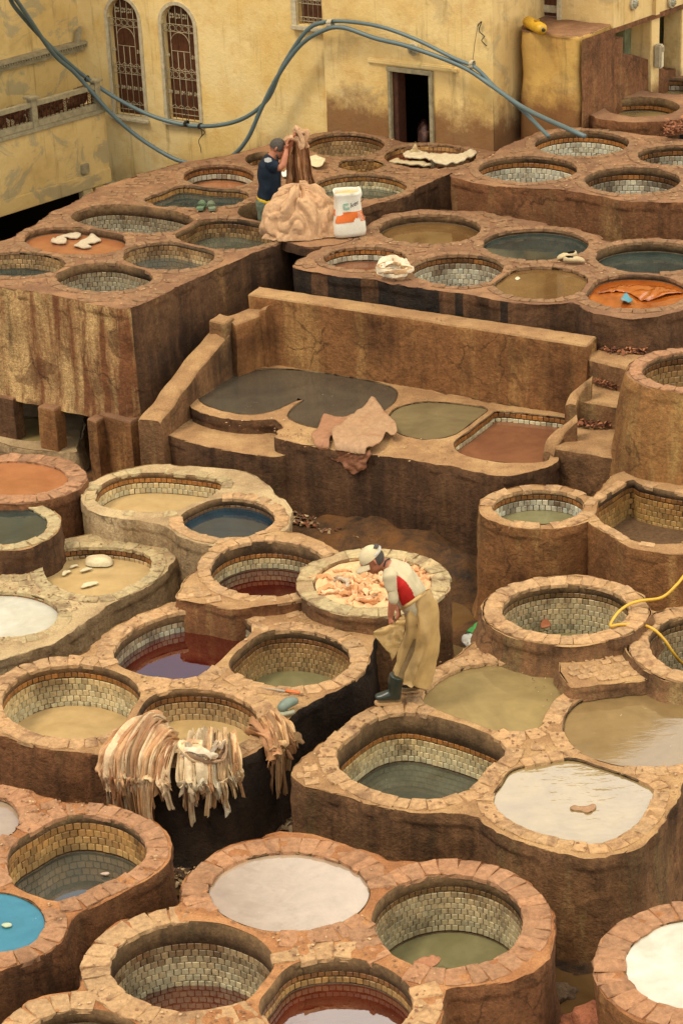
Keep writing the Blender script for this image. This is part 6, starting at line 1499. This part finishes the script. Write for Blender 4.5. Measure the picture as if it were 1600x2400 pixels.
slider(472, 487, math.radians(82), 'left sandal of the green pair on the high block', C('#5f7458')); slider(496, 488, math.radians(98), 'right sandal of the green pair, slightly greyer', C('#6f7a62'))
def clog(x, y, ang, lab):
    c = P(x, y, ZU+.01); u = Vector((math.cos(ang), math.sin(ang), 0)); v = Vector((-u.y, u.x, 0)); mt = plain('dusty_canvas', C('#b39f7a'), .85, .2, .2, 18, .003)
    root = empty('shoe', c, lab, 'shoe'); m = MB(); rs = []
    for f, w, h in ((-1, .02, .05), (-.9, .036, .075), (-.5, .042, .07), (-.1, .045, .06), (.3, .05, .07), (.7, .048, .055), (.95, .03, .035), (1, .012, .02)):
        rs.append([c+u*(f*.125)+v*(w*math.cos(t))+Vector((0, 0, max(0, h*(.5+.5*math.sin(t))))) for t in [2*math.pi*k/12 for k in range(12)]])
    m.rings(rs); m.build('upper', mt, root, True, loc=Vector((0, 0, 0)))
    m = MB(); m.tube([c+u*f+Vector((0, 0, .062)) for f in (-.10, -.06, -.01)], [(.02, .012), (.03, .014), (.02, .008)], 10); m.build('opening', m_void, root, True, loc=Vector((0, 0, 0)))
clog(1328, 605, math.radians(200), 'pale dusty shoe at the back of the pair between two dark vats'); clog(1344, 614, math.radians(-10), 'pale dusty shoe at the front of the pair between two dark vats')
# yellow hose
m_yh = plain('yellow_hose', C('#c79a2c'), .4, .45, .12, 8, .001)
m = MB(); hp = [P(1660, 1300, 1.7), P(1610, 1340, 1.5), P(1585, 1370, 1.42), P(1550, 1400, 1.32), P(1500, 1408, 1.3), P(1470, 1418, 1.29), P(1445, 1438, 1.28), P(1429, 1466, 1.27), P(1450, 1464, 1.27), P(1500, 1464, 1.20), P(1530, 1475, 1.19), P(1556, 1500, 1.1), P(1580, 1535, .95), P(1600, 1556, .8), P(1630, 1570, .7)]
m.tube(spline(hp, 6), .0135, 8); o = m.build('hose', m_yh, None, True, loc=P(1445, 1438, 1.28)); tag(o, 'bright yellow hose trailing over the rims at the right edge', 'hose')
# yellow canister on the stair
cz = ZS+.07; ca, cb = P(1234, 50, cz), P(1272, 70, cz); m = MB()
m.tube([ca.lerp(cb, f) for f in (0, .03, .12, .5, .88, .97, 1)], [(.05, .05), (.075, .072), (.09, .08), (.09, .08), (.085, .08), (.06, .06), (.03, .03)], 16)
cn = m.build('canister', plain('yellow_plastic', C('#b98f22'), .45, .4, .25, 12, .001), None, True, loc=ca); tag(cn, 'dirty yellow plastic canister lying on the stair landing', 'canister')
m = MB(); q = ca.lerp(cb, .6)+Vector((0, -.02, .088)); m.tube([q+Vector((.035*math.cos(t), .03*math.sin(t), 0)) for t in [2*math.pi*k/10 for k in range(11)]], .008, 6); m.build('handle', plain('yellow_plastic_dark', C('#8f6c18'), .5), cn, True, loc=Vector((0, 0, 0)))
m = MB(); m.tube([cb, cb+(cb-ca).normalized()*.03], [.025, .022], 10); m.build('cap', m_band2, cn, True, loc=Vector((0, 0, 0)))
# white sack
def sack():
    z = ZU+.012; m_sk = plain('woven_sack', C('#cfc9b8'), .7, .3, .10, 60, .002); m_op = plain('orange_print', C('#c8662a'), .7, .3, .1, 40, 0); m_gp2 = plain('green_print', C('#3f8f78'), .7); m_bk = plain('black_print', C('#222222'), .7)
    cx = P(817, 548, z); yb = cx.y; root = empty('sack', cx, 'open white woven sack with an orange panel, standing right of the hide pile', 'sack')
    ang = math.radians(12); u = Vector((math.cos(ang), math.sin(ang), 0)); v = Vector((-math.sin(ang), math.cos(ang), 0)); sc = 1/178
    prof = [(0, .198, .14), (.05, .212, .15), (.16, .195, .14), (.26, .172, .13), (.36, .16, .12), (.45, .155, .11), (.51, .165, .12), (.555, .17, .125)]
    def pt(t, h, w, d, off=0):
        e = .5; ct, st = math.cos(t), math.sin(t)
        q = Vector((0, 0, z+h))+Vector((cx.x, cx.y, 0))+u*((w+off)*math.copysign(abs(ct)**e, ct)-.018*h/.6*0)+v*((d+off)*math.copysign(abs(st)**e, st))
        f = min(1, h*6)
        return q+(u*noise.noise(q*9)+v*noise.noise(q*9+Vector((5, 5, 5))))*.022*f + (Vector((0, 0, .03*noise.noise(Vector((t, h, 3))))) if h > .47 else Vector((0, 0, 0)))
    n = 48; m = MB(); rings_ = [[pt(2*math.pi*k/n, h, w, d) for k in range(n)] for h, w, d in prof]
    rings_ += [[pt(2*math.pi*k/n, h, w*.93, d*.93) for k in range(n)] for h, w, d in ((.54, .165, .125), (.49, .15, .12))]
    m.rings(rings_, 0, (True, False)); m.build('bag', m_sk, root, True, loc=Vector((0, 0, 0)))
    m = MB(); m.rings([[pt(2*math.pi*k/n, .495, .15*s, .115*s)+Vector((0, 0, .05*(1-s))) for k in range(n)] for s in (1, .6, .2)], 0, (False, True)); m.build('contents', plain('powder', C('#c2a468'), .9), root, True, loc=Vector((0, 0, 0)))
    def prof_at(h):
        for (h0, w0, d0), (h1, w1, d1) in zip(prof, prof[1:]):
            if h0 <= h <= h1: f = (h-h0)/(h1-h0); return w0+(w1-w0)*f, d0+(d1-d0)*f
    def patch(name, t0, t1, h0, h1, mat, nn=14, mm=6, off=.003):
        m = MB(); V = []
        for j in range(mm+1):
            h = h0+(h1-h0)*j/mm; w, d = prof_at(h)
            for i in range(nn+1): V.append(pt(t0+(t1-t0)*i/nn, h, w, d, off))
        m.add(V, [(j*(nn+1)+i, j*(nn+1)+i+1, (j+1)*(nn+1)+i+1, (j+1)*(nn+1)+i) for j in range(mm) for i in range(nn)]); return m.build(name, mat, root, True, loc=Vector((0, 0, 0)))
    a0, a1 = math.radians(207), math.radians(333)
    patch('orange_panel', a0, a1, .185, .315, m_op); patch('orange_panel', math.radians(160), math.radians(192), .26, .325, m_op)
    for k in range(7): patch('text_line', math.radians(285), math.radians(318-(k*7 % 12)), .198+k*.0165, .203+k*.0165, m_sk, 8, 1, .0045)
    # logo: nested rounded squares, then the letters
    m = MB()
    for r, w in ((.036, .004), (.022, .0035)):
        pts = []
        for k in range(17):
            t = 2*math.pi*(k/18)+.6; x = .035-.08+r*math.copysign(abs(math.cos(t))**.6, math.cos(t)); h = .385+r*math.copysign(abs(math.sin(t))**.6, math.sin(t))
            W_, D_ = prof_at(h); pts.append(Vector((cx.x, cx.y, z+h))+u*x+(-v)*(D_+.012))
        m.tube(pts, w, 5)
    m.build('logo', m_gp2, root, True, loc=Vector((0, 0, 0)))
    cu = bpy.data.curves.new('t', 'FONT'); cu.body = 'kerO'; cu.size = .085; cu.extrude = .001
    to = bpy.data.objects.new('t', cu); COL.objects.link(to); dg = bpy.context.evaluated_depsgraph_get(); me = bpy.data.meshes.new_from_object(to.evaluated_get(dg)); bpy.data.objects.remove(to)
    vs_ = []
    for q in me.vertices:
        x = q.co.x+.008; h = .365+q.co.y+max(0, q.co.x)*.35; W_, D_ = prof_at(min(.55, h)); vs_.append(Vector((cx.x, cx.y, z+h))+u*x+(-v)*(D_*max(.3, 1-(abs(x)/W_)**4)**.5+.014-q.co.z))
    mesh('lettering', vs_, [tuple(p.vertices) for p in me.polygons], m_bk, root, False, loc=Vector((0, 0, 0)))
sack()
# ---------------------------------------------------------------- people
m_skin = plain('skin', C('#a3674a'), .55, .4, .12, 30, .001)
m_shirt = plain('cream_shirt', C('#b5a888'), .85, .2, .10, 8, .003)
m_redpanel = plain('red_cloth', C('#a31c15'), .8, .25, .12, 10, .003)
m_apron = plain('oilcloth_apron', C('#a98a57'), .6, .35, .22, 4, .006)
m_boot = plain('green_rubber', C('#262c22'), .35, .5, .15, 12, .001)
m_bsole = plain('boot_sole', C('#a9855a'), .8)
m_cap = plain('cap_cloth', C('#bfb08c'), .85, .2, .08, 20, .001)
m_hair = plain('grey_hair', C('#4c4640'), .9, .2, .3, 60, .004)
m_dark = plain('dark_strap', C('#26292b'), .8)
m_navy = plain('navy_cloth', C('#17222e'), .85, .2, .15, 8, .004)
m_jean = plain('faded_denim', C('#5d6553'), .9, .2, .3, 14, .004)
m_yelc = plain('yellow_cloth', C('#d1a929'), .8)
m_whitep = plain('white_print', C('#b9b9b5'), .8)
def evalmesh(mb, voxel, smooth_it=6):
    me = bpy.data.meshes.new('tmp'); me.from_pydata([tuple(v) for v in mb.v], [], mb.f); bm = bmesh.new(); bm.from_mesh(me)
    bmesh.ops.recalc_face_normals(bm, faces=bm.faces[:]); bm.to_mesh(me); bm.free()
    o = bpy.data.objects.new('tmp', me); COL.objects.link(o)
    r = o.modifiers.new('r', 'REMESH'); r.mode = 'VOXEL'; r.voxel_size = voxel
    s = o.modifiers.new('s', 'SMOOTH'); s.factor = .5; s.iterations = smooth_it
    dg = bpy.context.evaluated_depsgraph_get(); m2 = bpy.data.meshes.new_from_object(o.evaluated_get(dg))
    V = [v.co.copy() for v in m2.vertices]; Fc_ = [tuple(p.vertices) for p in m2.polygons]; bpy.data.objects.remove(o)
    return V, Fc_
def fused(name, mb, mat, parent, voxel=.009, it=5, disp=None):
    V, Fs = evalmesh(mb, voxel, it)
    if disp: V = [disp(v) for v in V]
    return mesh(name, V, Fs, mat, parent, True, loc=Vector((0, 0, 0)))
class Fig:
    """lays out a figure on the vertical plane across the view through its feet"""
    def __init__(s, feet, z): s.c = P(feet[0], feet[1], z); s.Y = s.c.y
    def q(s, x, y, dy=0.0): return PD(x, y, s.Y+dy)
def hand(mb, wrist, dirv, palm, side, L=.17, curl_=.5):
    """palm box and five fingers. dirv along the hand, palm = palm normal, side = towards the thumb"""
    d = dirv.normalized(); n = palm.normalized(); sd_ = side.normalized()
    mb.tube([wrist-d*.02, wrist+d*.02, wrist+d*L*.25, wrist+d*L*.5], [(.026, .02), (.03, .019), (.042, .019), (.038, .014)], 10)
    for k, (o, l) in enumerate(((.030, .40), (.010, .46), (-.011, .43), (-.030, .34))):
        b = wrist+d*L*.46+sd_*o; c1 = curl_*(.5+.1*k)
        p1 = b+(d*math.cos(c1)+n*math.sin(c1))*L*l*.45; p2 = p1+(d*math.cos(c1*2)+n*math.sin(c1*2))*L*l*.35; p3 = p2+(d*math.cos(c1*2.6)+n*math.sin(c1*2.6))*L*l*.25
        mb.tube([b-d*.012, p1, p2, p3], [.0105, .0098, .009, .0065], 7)
    b = wrist+d*L*.12+sd_*.028; p1 = b+(d*.6+sd_*.7+n*.3).normalized()*L*.24; p2 = p1+(d*.9+sd_*.15+n*.4).normalized()*L*.2
    mb.tube([b-sd_*.015, b, p1, p2], [.012, .0125, .0105, .008], 7)
def head(mb, c, fwd, up, s=1.0):
    """skull, jaw, nose, ears, neck root around centre c"""
    f = fwd.normalized(); r = f.cross(up).normalized(); u = r.cross(f).normalized()
    def e(cc, a, b, h, n=14, m=10):
        rs = []
        for i in range(1, m):
            t = math.pi*i/m; rs.append([c+cc+f*(a*math.sin(t)*math.cos(p))+r*(b*math.sin(t)*math.sin(p))+u*(h*math.cos(t)) for p in [2*math.pi*k/n for k in range(n)]])
        mb.rings(rs)
    e(u*.02*s-f*.012*s, .098*s, .076*s, .10*s); e(-u*.035*s+f*.025*s, .072*s, .058*s, .085*s); e(-u*.085*s+f*.05*s, .04*s, .035*s, .03*s)
    mb.tube([c+f*.085*s+u*.02*s, c+f*.108*s-u*.012*s, c+f*.118*s-u*.032*s, c+f*.09*s-u*.04*s], [.009*s, .012*s, .016*s, .01*s], 8)     # nose
    mb.tube([c+f*.092*s+u*.034*s+r*.045*s, c+f*.10*s+u*.037*s, c+f*.092*s+u*.034*s-r*.045*s], [.01*s]*3, 8)                       # brow
    mb.tube([c+f*.088*s-u*.062*s+r*.022*s, c+f*.097*s-u*.062*s, c+f*.088*s-u*.062*s-r*.022*s], [.007*s, .010*s, .007*s], 8)           # lips
    for q in (-1, 1):
        o = c+r*q*.076*s-f*.008*s-u*.005*s; mb.tube([o-u*.028*s, o-u*.01*s-f*.004*s+r*q*.008*s, o+u*.015*s-f*.008*s+r*q*.010*s, o+u*.03*s-f*.002*s], [(.008*s, .008*s), (.014*s, .007*s), (.016*s, .007*s), (.009*s, .006*s)], 8)
    return f, r, u
def eyes(parent, c, f, r, u, s=1.0):
    for q in (-1, 1):
        o = c+f*.083*s+u*.014*s+r*q*.031*s; m = MB(); rs = []
        for i in range(1, 6):
            t = math.pi*i/6; rs.append([o+f*(.011*s*math.sin(t)*math.cos(p))+r*(.013*s*math.sin(t)*math.sin(p))+u*(.008*s*math.cos(t)) for p in [2*math.pi*k/8 for k in range(8)]])
        m.rings(rs); m.build('eye', m_dark, parent, True, loc=Vector((0, 0, 0)))
UP = Vector((0, 0, 1)); DY = Vector((0, 1, 0)); NX = Vector((-1, 0, 0)); PXD = Vector((1, 0, 0))
# ---- the bending worker in the foreground
def worker_one():
    G = Fig((925, 1634), 1.012); q = G.q
    root = empty('person', G.c, 'bending man in a cream cap, red sided shirt, long oilcloth apron and green boots', 'person')
    body = MB()
    hc = q(872, 1311, -.01); fwd = Vector((-.80, -.10, -.60)); f, r, u = head(body, hc, fwd, Vector((-.55, 0, .8)), 1.0)
    neck0 = q(884, 1318, 0); neck1 = q(915, 1330, 0)
    body.tube([neck0-f*.02, neck0, q(897, 1322, 0), neck1, q(930, 1345)], [(.05, .05), (.052, .052), (.055, .056), (.07, .065), (.09, .08)], 12)
    spine = [q(918, 1334, 0), q(935, 1352, 0), q(952, 1378, 0), q(966, 1405, 0), q(980, 1435, 0), q(985, 1455, 0)]
    body.tube(spine, [(.15, .07), (.185, .10), (.175, .11), (.16, .11), (.165, .115), (.15, .10)], 16)
    # near arm (towards the camera) and far arm
    def arm(sh, el, wr, hd, dy):
        body.tube([sh, sh.lerp(el, .35), el], [.055, .05, .038], 10); body.tube([sh.lerp(el, .9), el, el.lerp(wr, .3), wr], [.036, .039, .038, .025], 10)
    sh, el, wr = q(912, 1346, -.17), q(921, 1405, -.20), q(914, 1446, -.16)
    arm(sh, el, wr, None, 0); hand(body, wr, Vector((.02, .05, -1)), Vector((.9, .5, 0)), Vector((.4, -.85, 0)), .165, .55)
    sh2, el2, wr2 = q(918, 1344, .17), q(928, 1395, .14), q(933, 1430, .02)
    arm(sh2, el2, wr2, None, 0); hand(body, wr2, Vector((.05, -.35, -.95)), Vector((.5, .5, 0)), Vector((-.5, -.8, 0)), .165, .6)
    # legs
    body.tube([q(984, 1450, -.07), q(980, 1500, -.07), q(960, 1545, -.06), q(938, 1600, -.07)], [.08, .07, .055, .05], 12)
    body.tube([q(986, 1450, .07), q(988, 1500, .08), q(980, 1555, .10), q(974, 1600, .10)], [.09, .085, .06, .05], 12)
    fused('body', body, m_skin, root, .0085, 4)
    eyes(root, hc, f, r, u)
    # grey hair at the back of the head, stubble
    hb = MB(); rs = []
    for i in range(1, 9):
        t = math.pi*(.40+.48*i/9); rs.append([hc+u*.012-f*.014+f*(.098*math.sin(t)*math.cos(p))+r*(.078*math.sin(t)*math.sin(p))+u*(.098*math.cos(t)) for p in [math.pi*(.52+.96*k/12) for k in range(13)]])
    hb.rings(rs, 0, (False, False), closed=False); hb.build('hair', m_hair, root, True, loc=Vector((0, 0, 0)))
    # cap
    cp = MB(); rs = []
    for i in range(0, 9):
        t = math.pi*.5*(1-i/8); rr = math.sin(t); rs.append([hc+u*(.026+.097*math.cos(t))-f*.009+f*(.109*rr*math.cos(p))+r*(.088*rr*math.sin(p)) for p in [2*math.pi*k/20 for k in range(20)]])
    cp.rings(rs, 0, (False, True)); capo = cp.build('cap', m_cap, root, True, loc=Vector((0, 0, 0)))
    br = MB(); top = []; bot = []
    for i in range(5):
        for k in range(9):
            a = -1.15+2.3*k/8; rad = .100+.085*i/4*max(.25, math.cos(a*.9)); p = hc+u*(.034-.030*(i/4)-.012*abs(math.sin(a))*2)+f*(rad*math.cos(a)-.004)+r*(.86*.100*math.sin(a)*(1+.05*i))
            top.append(p); bot.append(p-u*.006)
    fs = [(i*9+k, i*9+k+1, (i+1)*9+k+1, (i+1)*9+k) for i in range(4) for k in range(8)]; n = len(top)
    br.add(top+bot, fs+[tuple(n+j for j in g[::-1]) for g in fs]+[(36+k, 36+k+1, n+37+k, n+36+k) for k in range(8)]); br.build('visor', m_cap, capo, True, loc=Vector((0, 0, 0)))
    bd = MB(); ctr = hc+u*.045-f*.008
    bd.tube([ctr+f*(.110*math.cos(a))+r*(.090*math.sin(a)) for a in [math.pi*(.62+.76*k/8) for k in range(9)]], [(.010, .003)]*9, 6); bd.build('cap_strap', m_whitep, capo, True, loc=Vector((0, 0, 0)))
    lg = MB(); e0 = hc+u*.078-f*.09; lg.tube([e0+r*.05, e0-f*.022+r*.0, e0-r*.05], [(.02, .003)]*3, 6); lg.build('cap_opening', m_hair, capo, True, loc=Vector((0, 0, 0)))
    # shirt: torso and sleeves in one
    sb = MB()
    sb.tube([q(905, 1328, 0), q(916, 1334, 0), q(935, 1350, 0), q(952, 1377, 0), q(967, 1403, 0), q(980, 1424, 0), q(988, 1436, 0)], [(.075, .065), (.16, .085), (.205, .122), (.20, .135), (.180, .135), (.165, .12), (.15, .10)], 20)
    sb.tube([q(916, 1340, -.13), q(913, 1350, -.17), q(916, 1375, -.19), q(919, 1384, -.195)], [.070, .064, .052, .050], 12)
    sb.tube([q(919, 1340, .13), q(916, 1350, .17), q(922, 1378, .16)], [.072, .07, .06], 12)
    def wr_(v):
        return v+Vector((noise.noise(v*9), noise.noise(v*9+Vector((4, 4, 4))), noise.noise(v*9+Vector((8, 8, 8)))))*.012
    V, Fs = evalmesh(sb, .010, 5); V = [wr_(v) for v in V]
    # red side panel: faces on the near flank
    def scr(v):
        w = v-CAM; d = w.dot(_f); return 800+F_PX*w.dot(_r)/d, 1200-F_PX*w.dot(_u)/d
    red = []
    poly = np.array([(929, 1348), (940, 1354), (953, 1366), (964, 1382), (972, 1402), (972, 1412), (958, 1420), (948, 1424), (940, 1418), (934, 1400), (930, 1375)], float)
    cen = [sum((V[i] for i in g), Vector((0, 0, 0)))/len(g) for g in Fs]; uv = np.array([scr(c_) for c_ in cen]); ins = inside(uv, poly)
    mi = [1 if (a and c_.y < G.Y-.02) else 0 for a, c_ in zip(ins, cen)]
    mesh('shirt', V, Fs, [m_shirt, m_redpanel], root, True, mi, loc=Vector((0, 0, 0)))
    us = MB(); us.tube([q(919, 1378, -.195), q(920, 1392, -.2), q(921, 1400, -.2), q(921, 1406, -.198), q(920, 1411, -.195)], [.043, .043, .047, .047, .038], 14)
    fused('rolled_sleeve', us, m_shirt, root, .008, 2, wr_)
    us = MB(); us.tube([q(922, 1375, .16), q(926, 1392, .14), q(928, 1402, .13)], [.055, .052, .045], 12); fused('rolled_sleeve', us, m_shirt, root, .008, 2, wr_)
    ct = MB(); ct.tube([q(899, 1328, -.06), q(903, 1315, -.05), q(911, 1309, 0), q(912, 1312, .06)], [(.010, .006)]*4, 6); ct.build('neck_strap', m_dark, root, True, loc=Vector((0, 0, 0)))
    # apron wrapped round waist and legs
    ab = []; N = 44
    rows = [(1398, 948, 1002, .16, .30), (1418, 944, 1014, .19, .2), (1440, 944, 1021, .20, 0), (1470, 946, 1026, .21, 0), (1500, 943, 1025, .21, 0), (1530, 936, 1014, .19, 0), (1560, 926, 1006, .18, 0), (1585, 920, 998, .17, 0), (1606, 926, 988, .16, 0)]
    for j, (y, xl, xr, d, tilt) in enumerate(rows):
        ring = []
        for k in range(N):
            a = 2*math.pi*k/N; x = (xl+xr)/2+(xr-xl)/2*math.cos(a); dy = d*math.sin(a); f_ = j/len(rows)
            yy = y-(tilt*55*(math.cos(a)) if tilt else 0)+(8*math.cos(a) if j > 6 else 0)
            p = q(x, yy, dy)
            fold = .034*math.sin(a*5+1.2+f_*2)*f_+.020*math.sin(a*11+f_*5)*f_+.035*noise.noise(Vector((math.cos(a)*1.6+y*.012, math.sin(a)*1.6, y*.016)))+(.010*math.sin(y*.22+math.cos(a)*3) if j < 5 else 0)
            ring.append(p+Vector((math.cos(a), math.sin(a), 0))*fold)
        ab.append(ring)
    sub = []
    for j in range(len(ab)-1):
        for t in range(4):
            tt = t/4; p0, p1, p2, p3 = ab[max(j-1, 0)], ab[j], ab[j+1], ab[min(j+2, len(ab)-1)]
            sub.append([0.5*((2*b)+(-a+c)*tt+(2*a-5*b+4*c-d)*tt*tt+(-a+3*b-3*c+d)*tt**3)+Vector((1, 1, .3))*(.022*(1-abs(noise.noise((b.lerp(c, tt))*Vector((5, 5, 2.2)) if False else Vector((b.x*6, b.y*6, b.lerp(c, tt).z*3.2))))*3)) for a, b, c, d in zip(p0, p1, p2, p3)])
    sub.append(ab[-1]); am = MB(); am.rings(sub, 0, (False, False)); inner = [[p+((sum(rg, Vector((0, 0, 0)))/N)-p)*.05 for p in rg] for rg in sub]; am.rings(inner, 0, (False, False))
    am.build('apron', m_apron, root, True, loc=Vector((0, 0, 0)))
    # waist roll
    wt = MB(); wt.tube([q(x, y, d) for x, y, d in ((944, 1424, -.16), (960, 1415, -.205), (978, 1402, -.19), (996, 1390, -.10), (1002, 1390, .02), (985, 1398, .15), (960, 1412, .17), (944, 1424, .10), (940, 1426, 0), (944, 1424, -.16))], [.016]*10, 8); wt.build('waist_roll', m_apron, root, True, loc=Vector((0, 0, 0)))
    # lifted flap of the apron held in the hands
    fl = sheet('flap', '', '', [(944, 1440), (949, 1452), (948, 1470), (945, 1490), (938, 1510), (930, 1528), (918, 1548), (914, 1534), (900, 1518), (886, 1500), (873, 1484), (890, 1472), (908, 1466), (928, 1456)],
               lambda x, y, h: q(x, y, -.20-.25*max(0, (944-x)/75)**1.2+.9*h), .006, m_apron, (1, 1, 1), 5, .030, .035, root)
    tr = MB(); tr.tube([q(984, 1452, -.07), q(980, 1500, -.07), q(960, 1545, -.06), q(942, 1592, -.07)], [.09, .085, .07, .065], 12); tr.tube([q(986, 1452, .07), q(988, 1500, .08), q(980, 1555, .10), q(974, 1592, .10)], [.09, .085, .07, .065], 12)
    fused('trousers', tr, plain('brown_trousers', C('#6f5a3a'), .9), root, .010, 3)
    # boots
    def boot(name, heel, toe, shaft, dy, sc=1.0):
        z0 = G.c.z; h = q(*heel, dy); t = q(*toe, dy); h.z = z0+.03; t.z = z0+.03; d = (t-h); d.z = 0; L_ = d.length; d.normalize(); s = Vector((-d.y, d.x, 0)); b = MB(); top = q(*shaft, dy)
        b.tube([top, top.lerp(h, .35)+d*.03, h+d*.045+UP*.10, h+d*.05+UP*.05, h+d*.05+UP*.01], [(.072, .072), (.066, .066), (.056, .058), (.05, .06), (.045, .055)], 14)
        b.tube([h-d*.0+UP*.035, h+d*L_*.25+UP*.045, h+d*L_*.5+UP*.04, h+d*L_*.75+UP*.03, h+d*L_*.95+UP*.022, h+d*L_*1.0+UP*.02], [(.042, .045), (.046, .055), (.047, .045), (.05, .034), (.04, .028), (.015, .015)], 14)
        o = fused(name, b, m_boot, root, .008, 3)
        sl = MB(); ol = []
        for f_, w in ((-.04, .02), (.02, .040), (.2, .044), (.45, .038), (.7, .050), (.9, .044), (1.0, .025), (1.03, .008)): ol.append((f_, w))
        out = [h+d*(L_*f_)+s*w for f_, w in ol]+[h+d*(L_*f_)-s*w for f_, w in ol[::-1]]
        for p in out: p.z = z0-.010
        sl.rings([out, [p+UP*.018 for p in out]]); sl.build('sole', m_bsole, o, True, 40, loc=Vector((0, 0, 0)))
    boot('boot', (938, 1628), (878, 1628), (931, 1582), -.08)
    boot('boot', (983, 1612), (940, 1612), (972, 1590), .12)
worker_one()
# ---- the man in navy standing in a vat on the high block
def worker_two():
    G = Fig((625, 500), ZU); q = G.q
    root = empty('person', P(625, 500, ZU-.42), 'man in a navy t-shirt standing in a vat, holding up a brown hide', 'person')
    body = MB()
    hc = q(651, 347, 0); fwd = Vector((.86, -.15, -.50)); f, r, u = head(body, hc, fwd, Vector((.5, 0, .85)), 1.02)
    body.tube([q(647, 352), q(641, 362), q(634, 372), q(630, 382)], [(.055, .055), (.06, .06), (.075, .07), (.10, .08)], 12)
    body.tube([q(630, 378), q(631, 400), q(632, 430), q(630, 460), q(628, 475)], [(.17, .10), (.19, .13), (.17, .13), (.16, .13), (.15, .12)], 16)
    def arm(pts, rad): body.tube(pts, rad, 10)
    arm([q(632, 384, -.16), q(645, 392, -.19), q(658, 394, -.19)], [.058, .052, .042]); arm([q(656, 394, -.19), q(663, 387, -.18), q(669, 365, -.13), q(671, 349, -.08)], [.041, .044, .038, .026])
    hand(body, q(671, 348, -.08), Vector((.12, .15, 1)), Vector((.8, .2, .1)), Vector((.1, -1, 0)), .165, .9)
    arm([q(636, 382, .16), q(652, 384, .17), q(664, 380, .14)], [.058, .05, .042]); arm([q(663, 381, .14), q(672, 360, .09), q(682, 335, .03), q(688, 322, .0)], [.041, .044, .036, .026])
    hand(body, q(688, 322, 0), Vector((.3, .1, 1)), Vector((.8, -.3, 0)), Vector((-.1, -1, 0)), .165, .9)
    body.tube([q(622, 470, -.07), q(622, 500, -.08), q(625, 545, -.08), q(626, 575, -.07)], [.095, .085, .06, .05], 12); body.tube([q(632, 470, .07), q(634, 500, .08), q(636, 545, .08), q(636, 575, .07)], [.095, .085, .06, .05], 12)
    fused('body', body, m_skin, root, .010, 4); eyes(root, hc, f, r, u, 1.02)
    hb = MB(); rs = []
    for i in range(0, 10):
        t = math.pi*(.0+.62*i/9)+.02; rs.append([hc+u*.02-f*.012+f*(.104*math.sin(t)*math.cos(p)*(.92 if math.cos(p) > 0 else 1))+r*(.083*math.sin(t)*math.sin(p))+u*(.107*math.cos(t)) for p in [2*math.pi*k/18 for k in range(18)]])
    rs2 = [[p if True else p for p in rr] for rr in rs]; hb.rings(rs2, 0, (True, False)); hb.build('hair', m_hair, root, True, loc=Vector((0, 0, 0)))
    bb = MB(); bb.tube([hc-u*.07+f*.03+r*.058, hc-u*.105+f*.06+r*.02, hc-u*.108+f*.068, hc-u*.105+f*.06-r*.02, hc-u*.07+f*.03-r*.058], [(.014, .012)]*5, 8); bb.build('beard', m_hair, root, True, loc=Vector((0, 0, 0)))
    sb = MB()
    sb.tube([q(640, 366), q(633, 373), q(630, 385), q(631, 402), q(632, 425), q(632, 448), q(630, 464)], [(.07, .065), (.15, .09), (.205, .135), (.205, .15), (.19, .148), (.185, .15), (.18, .148)], 20)
    sb.tube([q(630, 381, -.14), q(642, 391, -.19), q(651, 394, -.195)], [.082, .078, .07], 12); sb.tube([q(634, 380, .14), q(648, 384, .18)], [.08, .07], 12)
    fused('shirt', sb, m_navy, root, .011, 5, lambda v: v+Vector((noise.noise(v*8), noise.noise(v*8+Vector((4, 4, 4))), noise.noise(v*8+Vector((8, 8, 8)))))*.016)
    yb = MB(); yb.tube([q(631, 459), q(630, 466), q(629, 471)], [(.18, .150), (.188, .158), (.18, .15)], 18); fused('yellow_hem', yb, m_yelc, root, .010, 2)
    jb = MB(); jb.tube([q(628, 466), q(627, 480), q(627, 492)], [(.175, .148), (.18, .155), (.16, .14)], 16)
    jb.tube([q(620, 482, -.07), q(621, 505, -.08), q(624, 545, -.08), q(625, 572, -.07)], [.105, .10, .085, .075], 12); jb.tube([q(634, 482, .07), q(636, 505, .08), q(638, 545, .08), q(638, 572, .07)], [.105, .10, .085, .075], 12)
    fused('trousers', jb, m_jean, root, .011, 4, lambda v: v+Vector((noise.noise(v*10), noise.noise(v*10+Vector((4, 4, 4))), noise.noise(v*10+Vector((8, 8, 8)))))*.018)
    # shoulder patch print
    pt_ = MB(); c = q(628, 374, -.235); 
    pt_.add([q(x, y, -.262) for x, y in ((619, 372), (628, 369), (636, 371), (637, 378), (628, 381), (620, 379))], [tuple(range(6))]); pt_.build('shoulder_print', m_whitep, root, False, loc=Vector((0, 0, 0)))
worker_two()
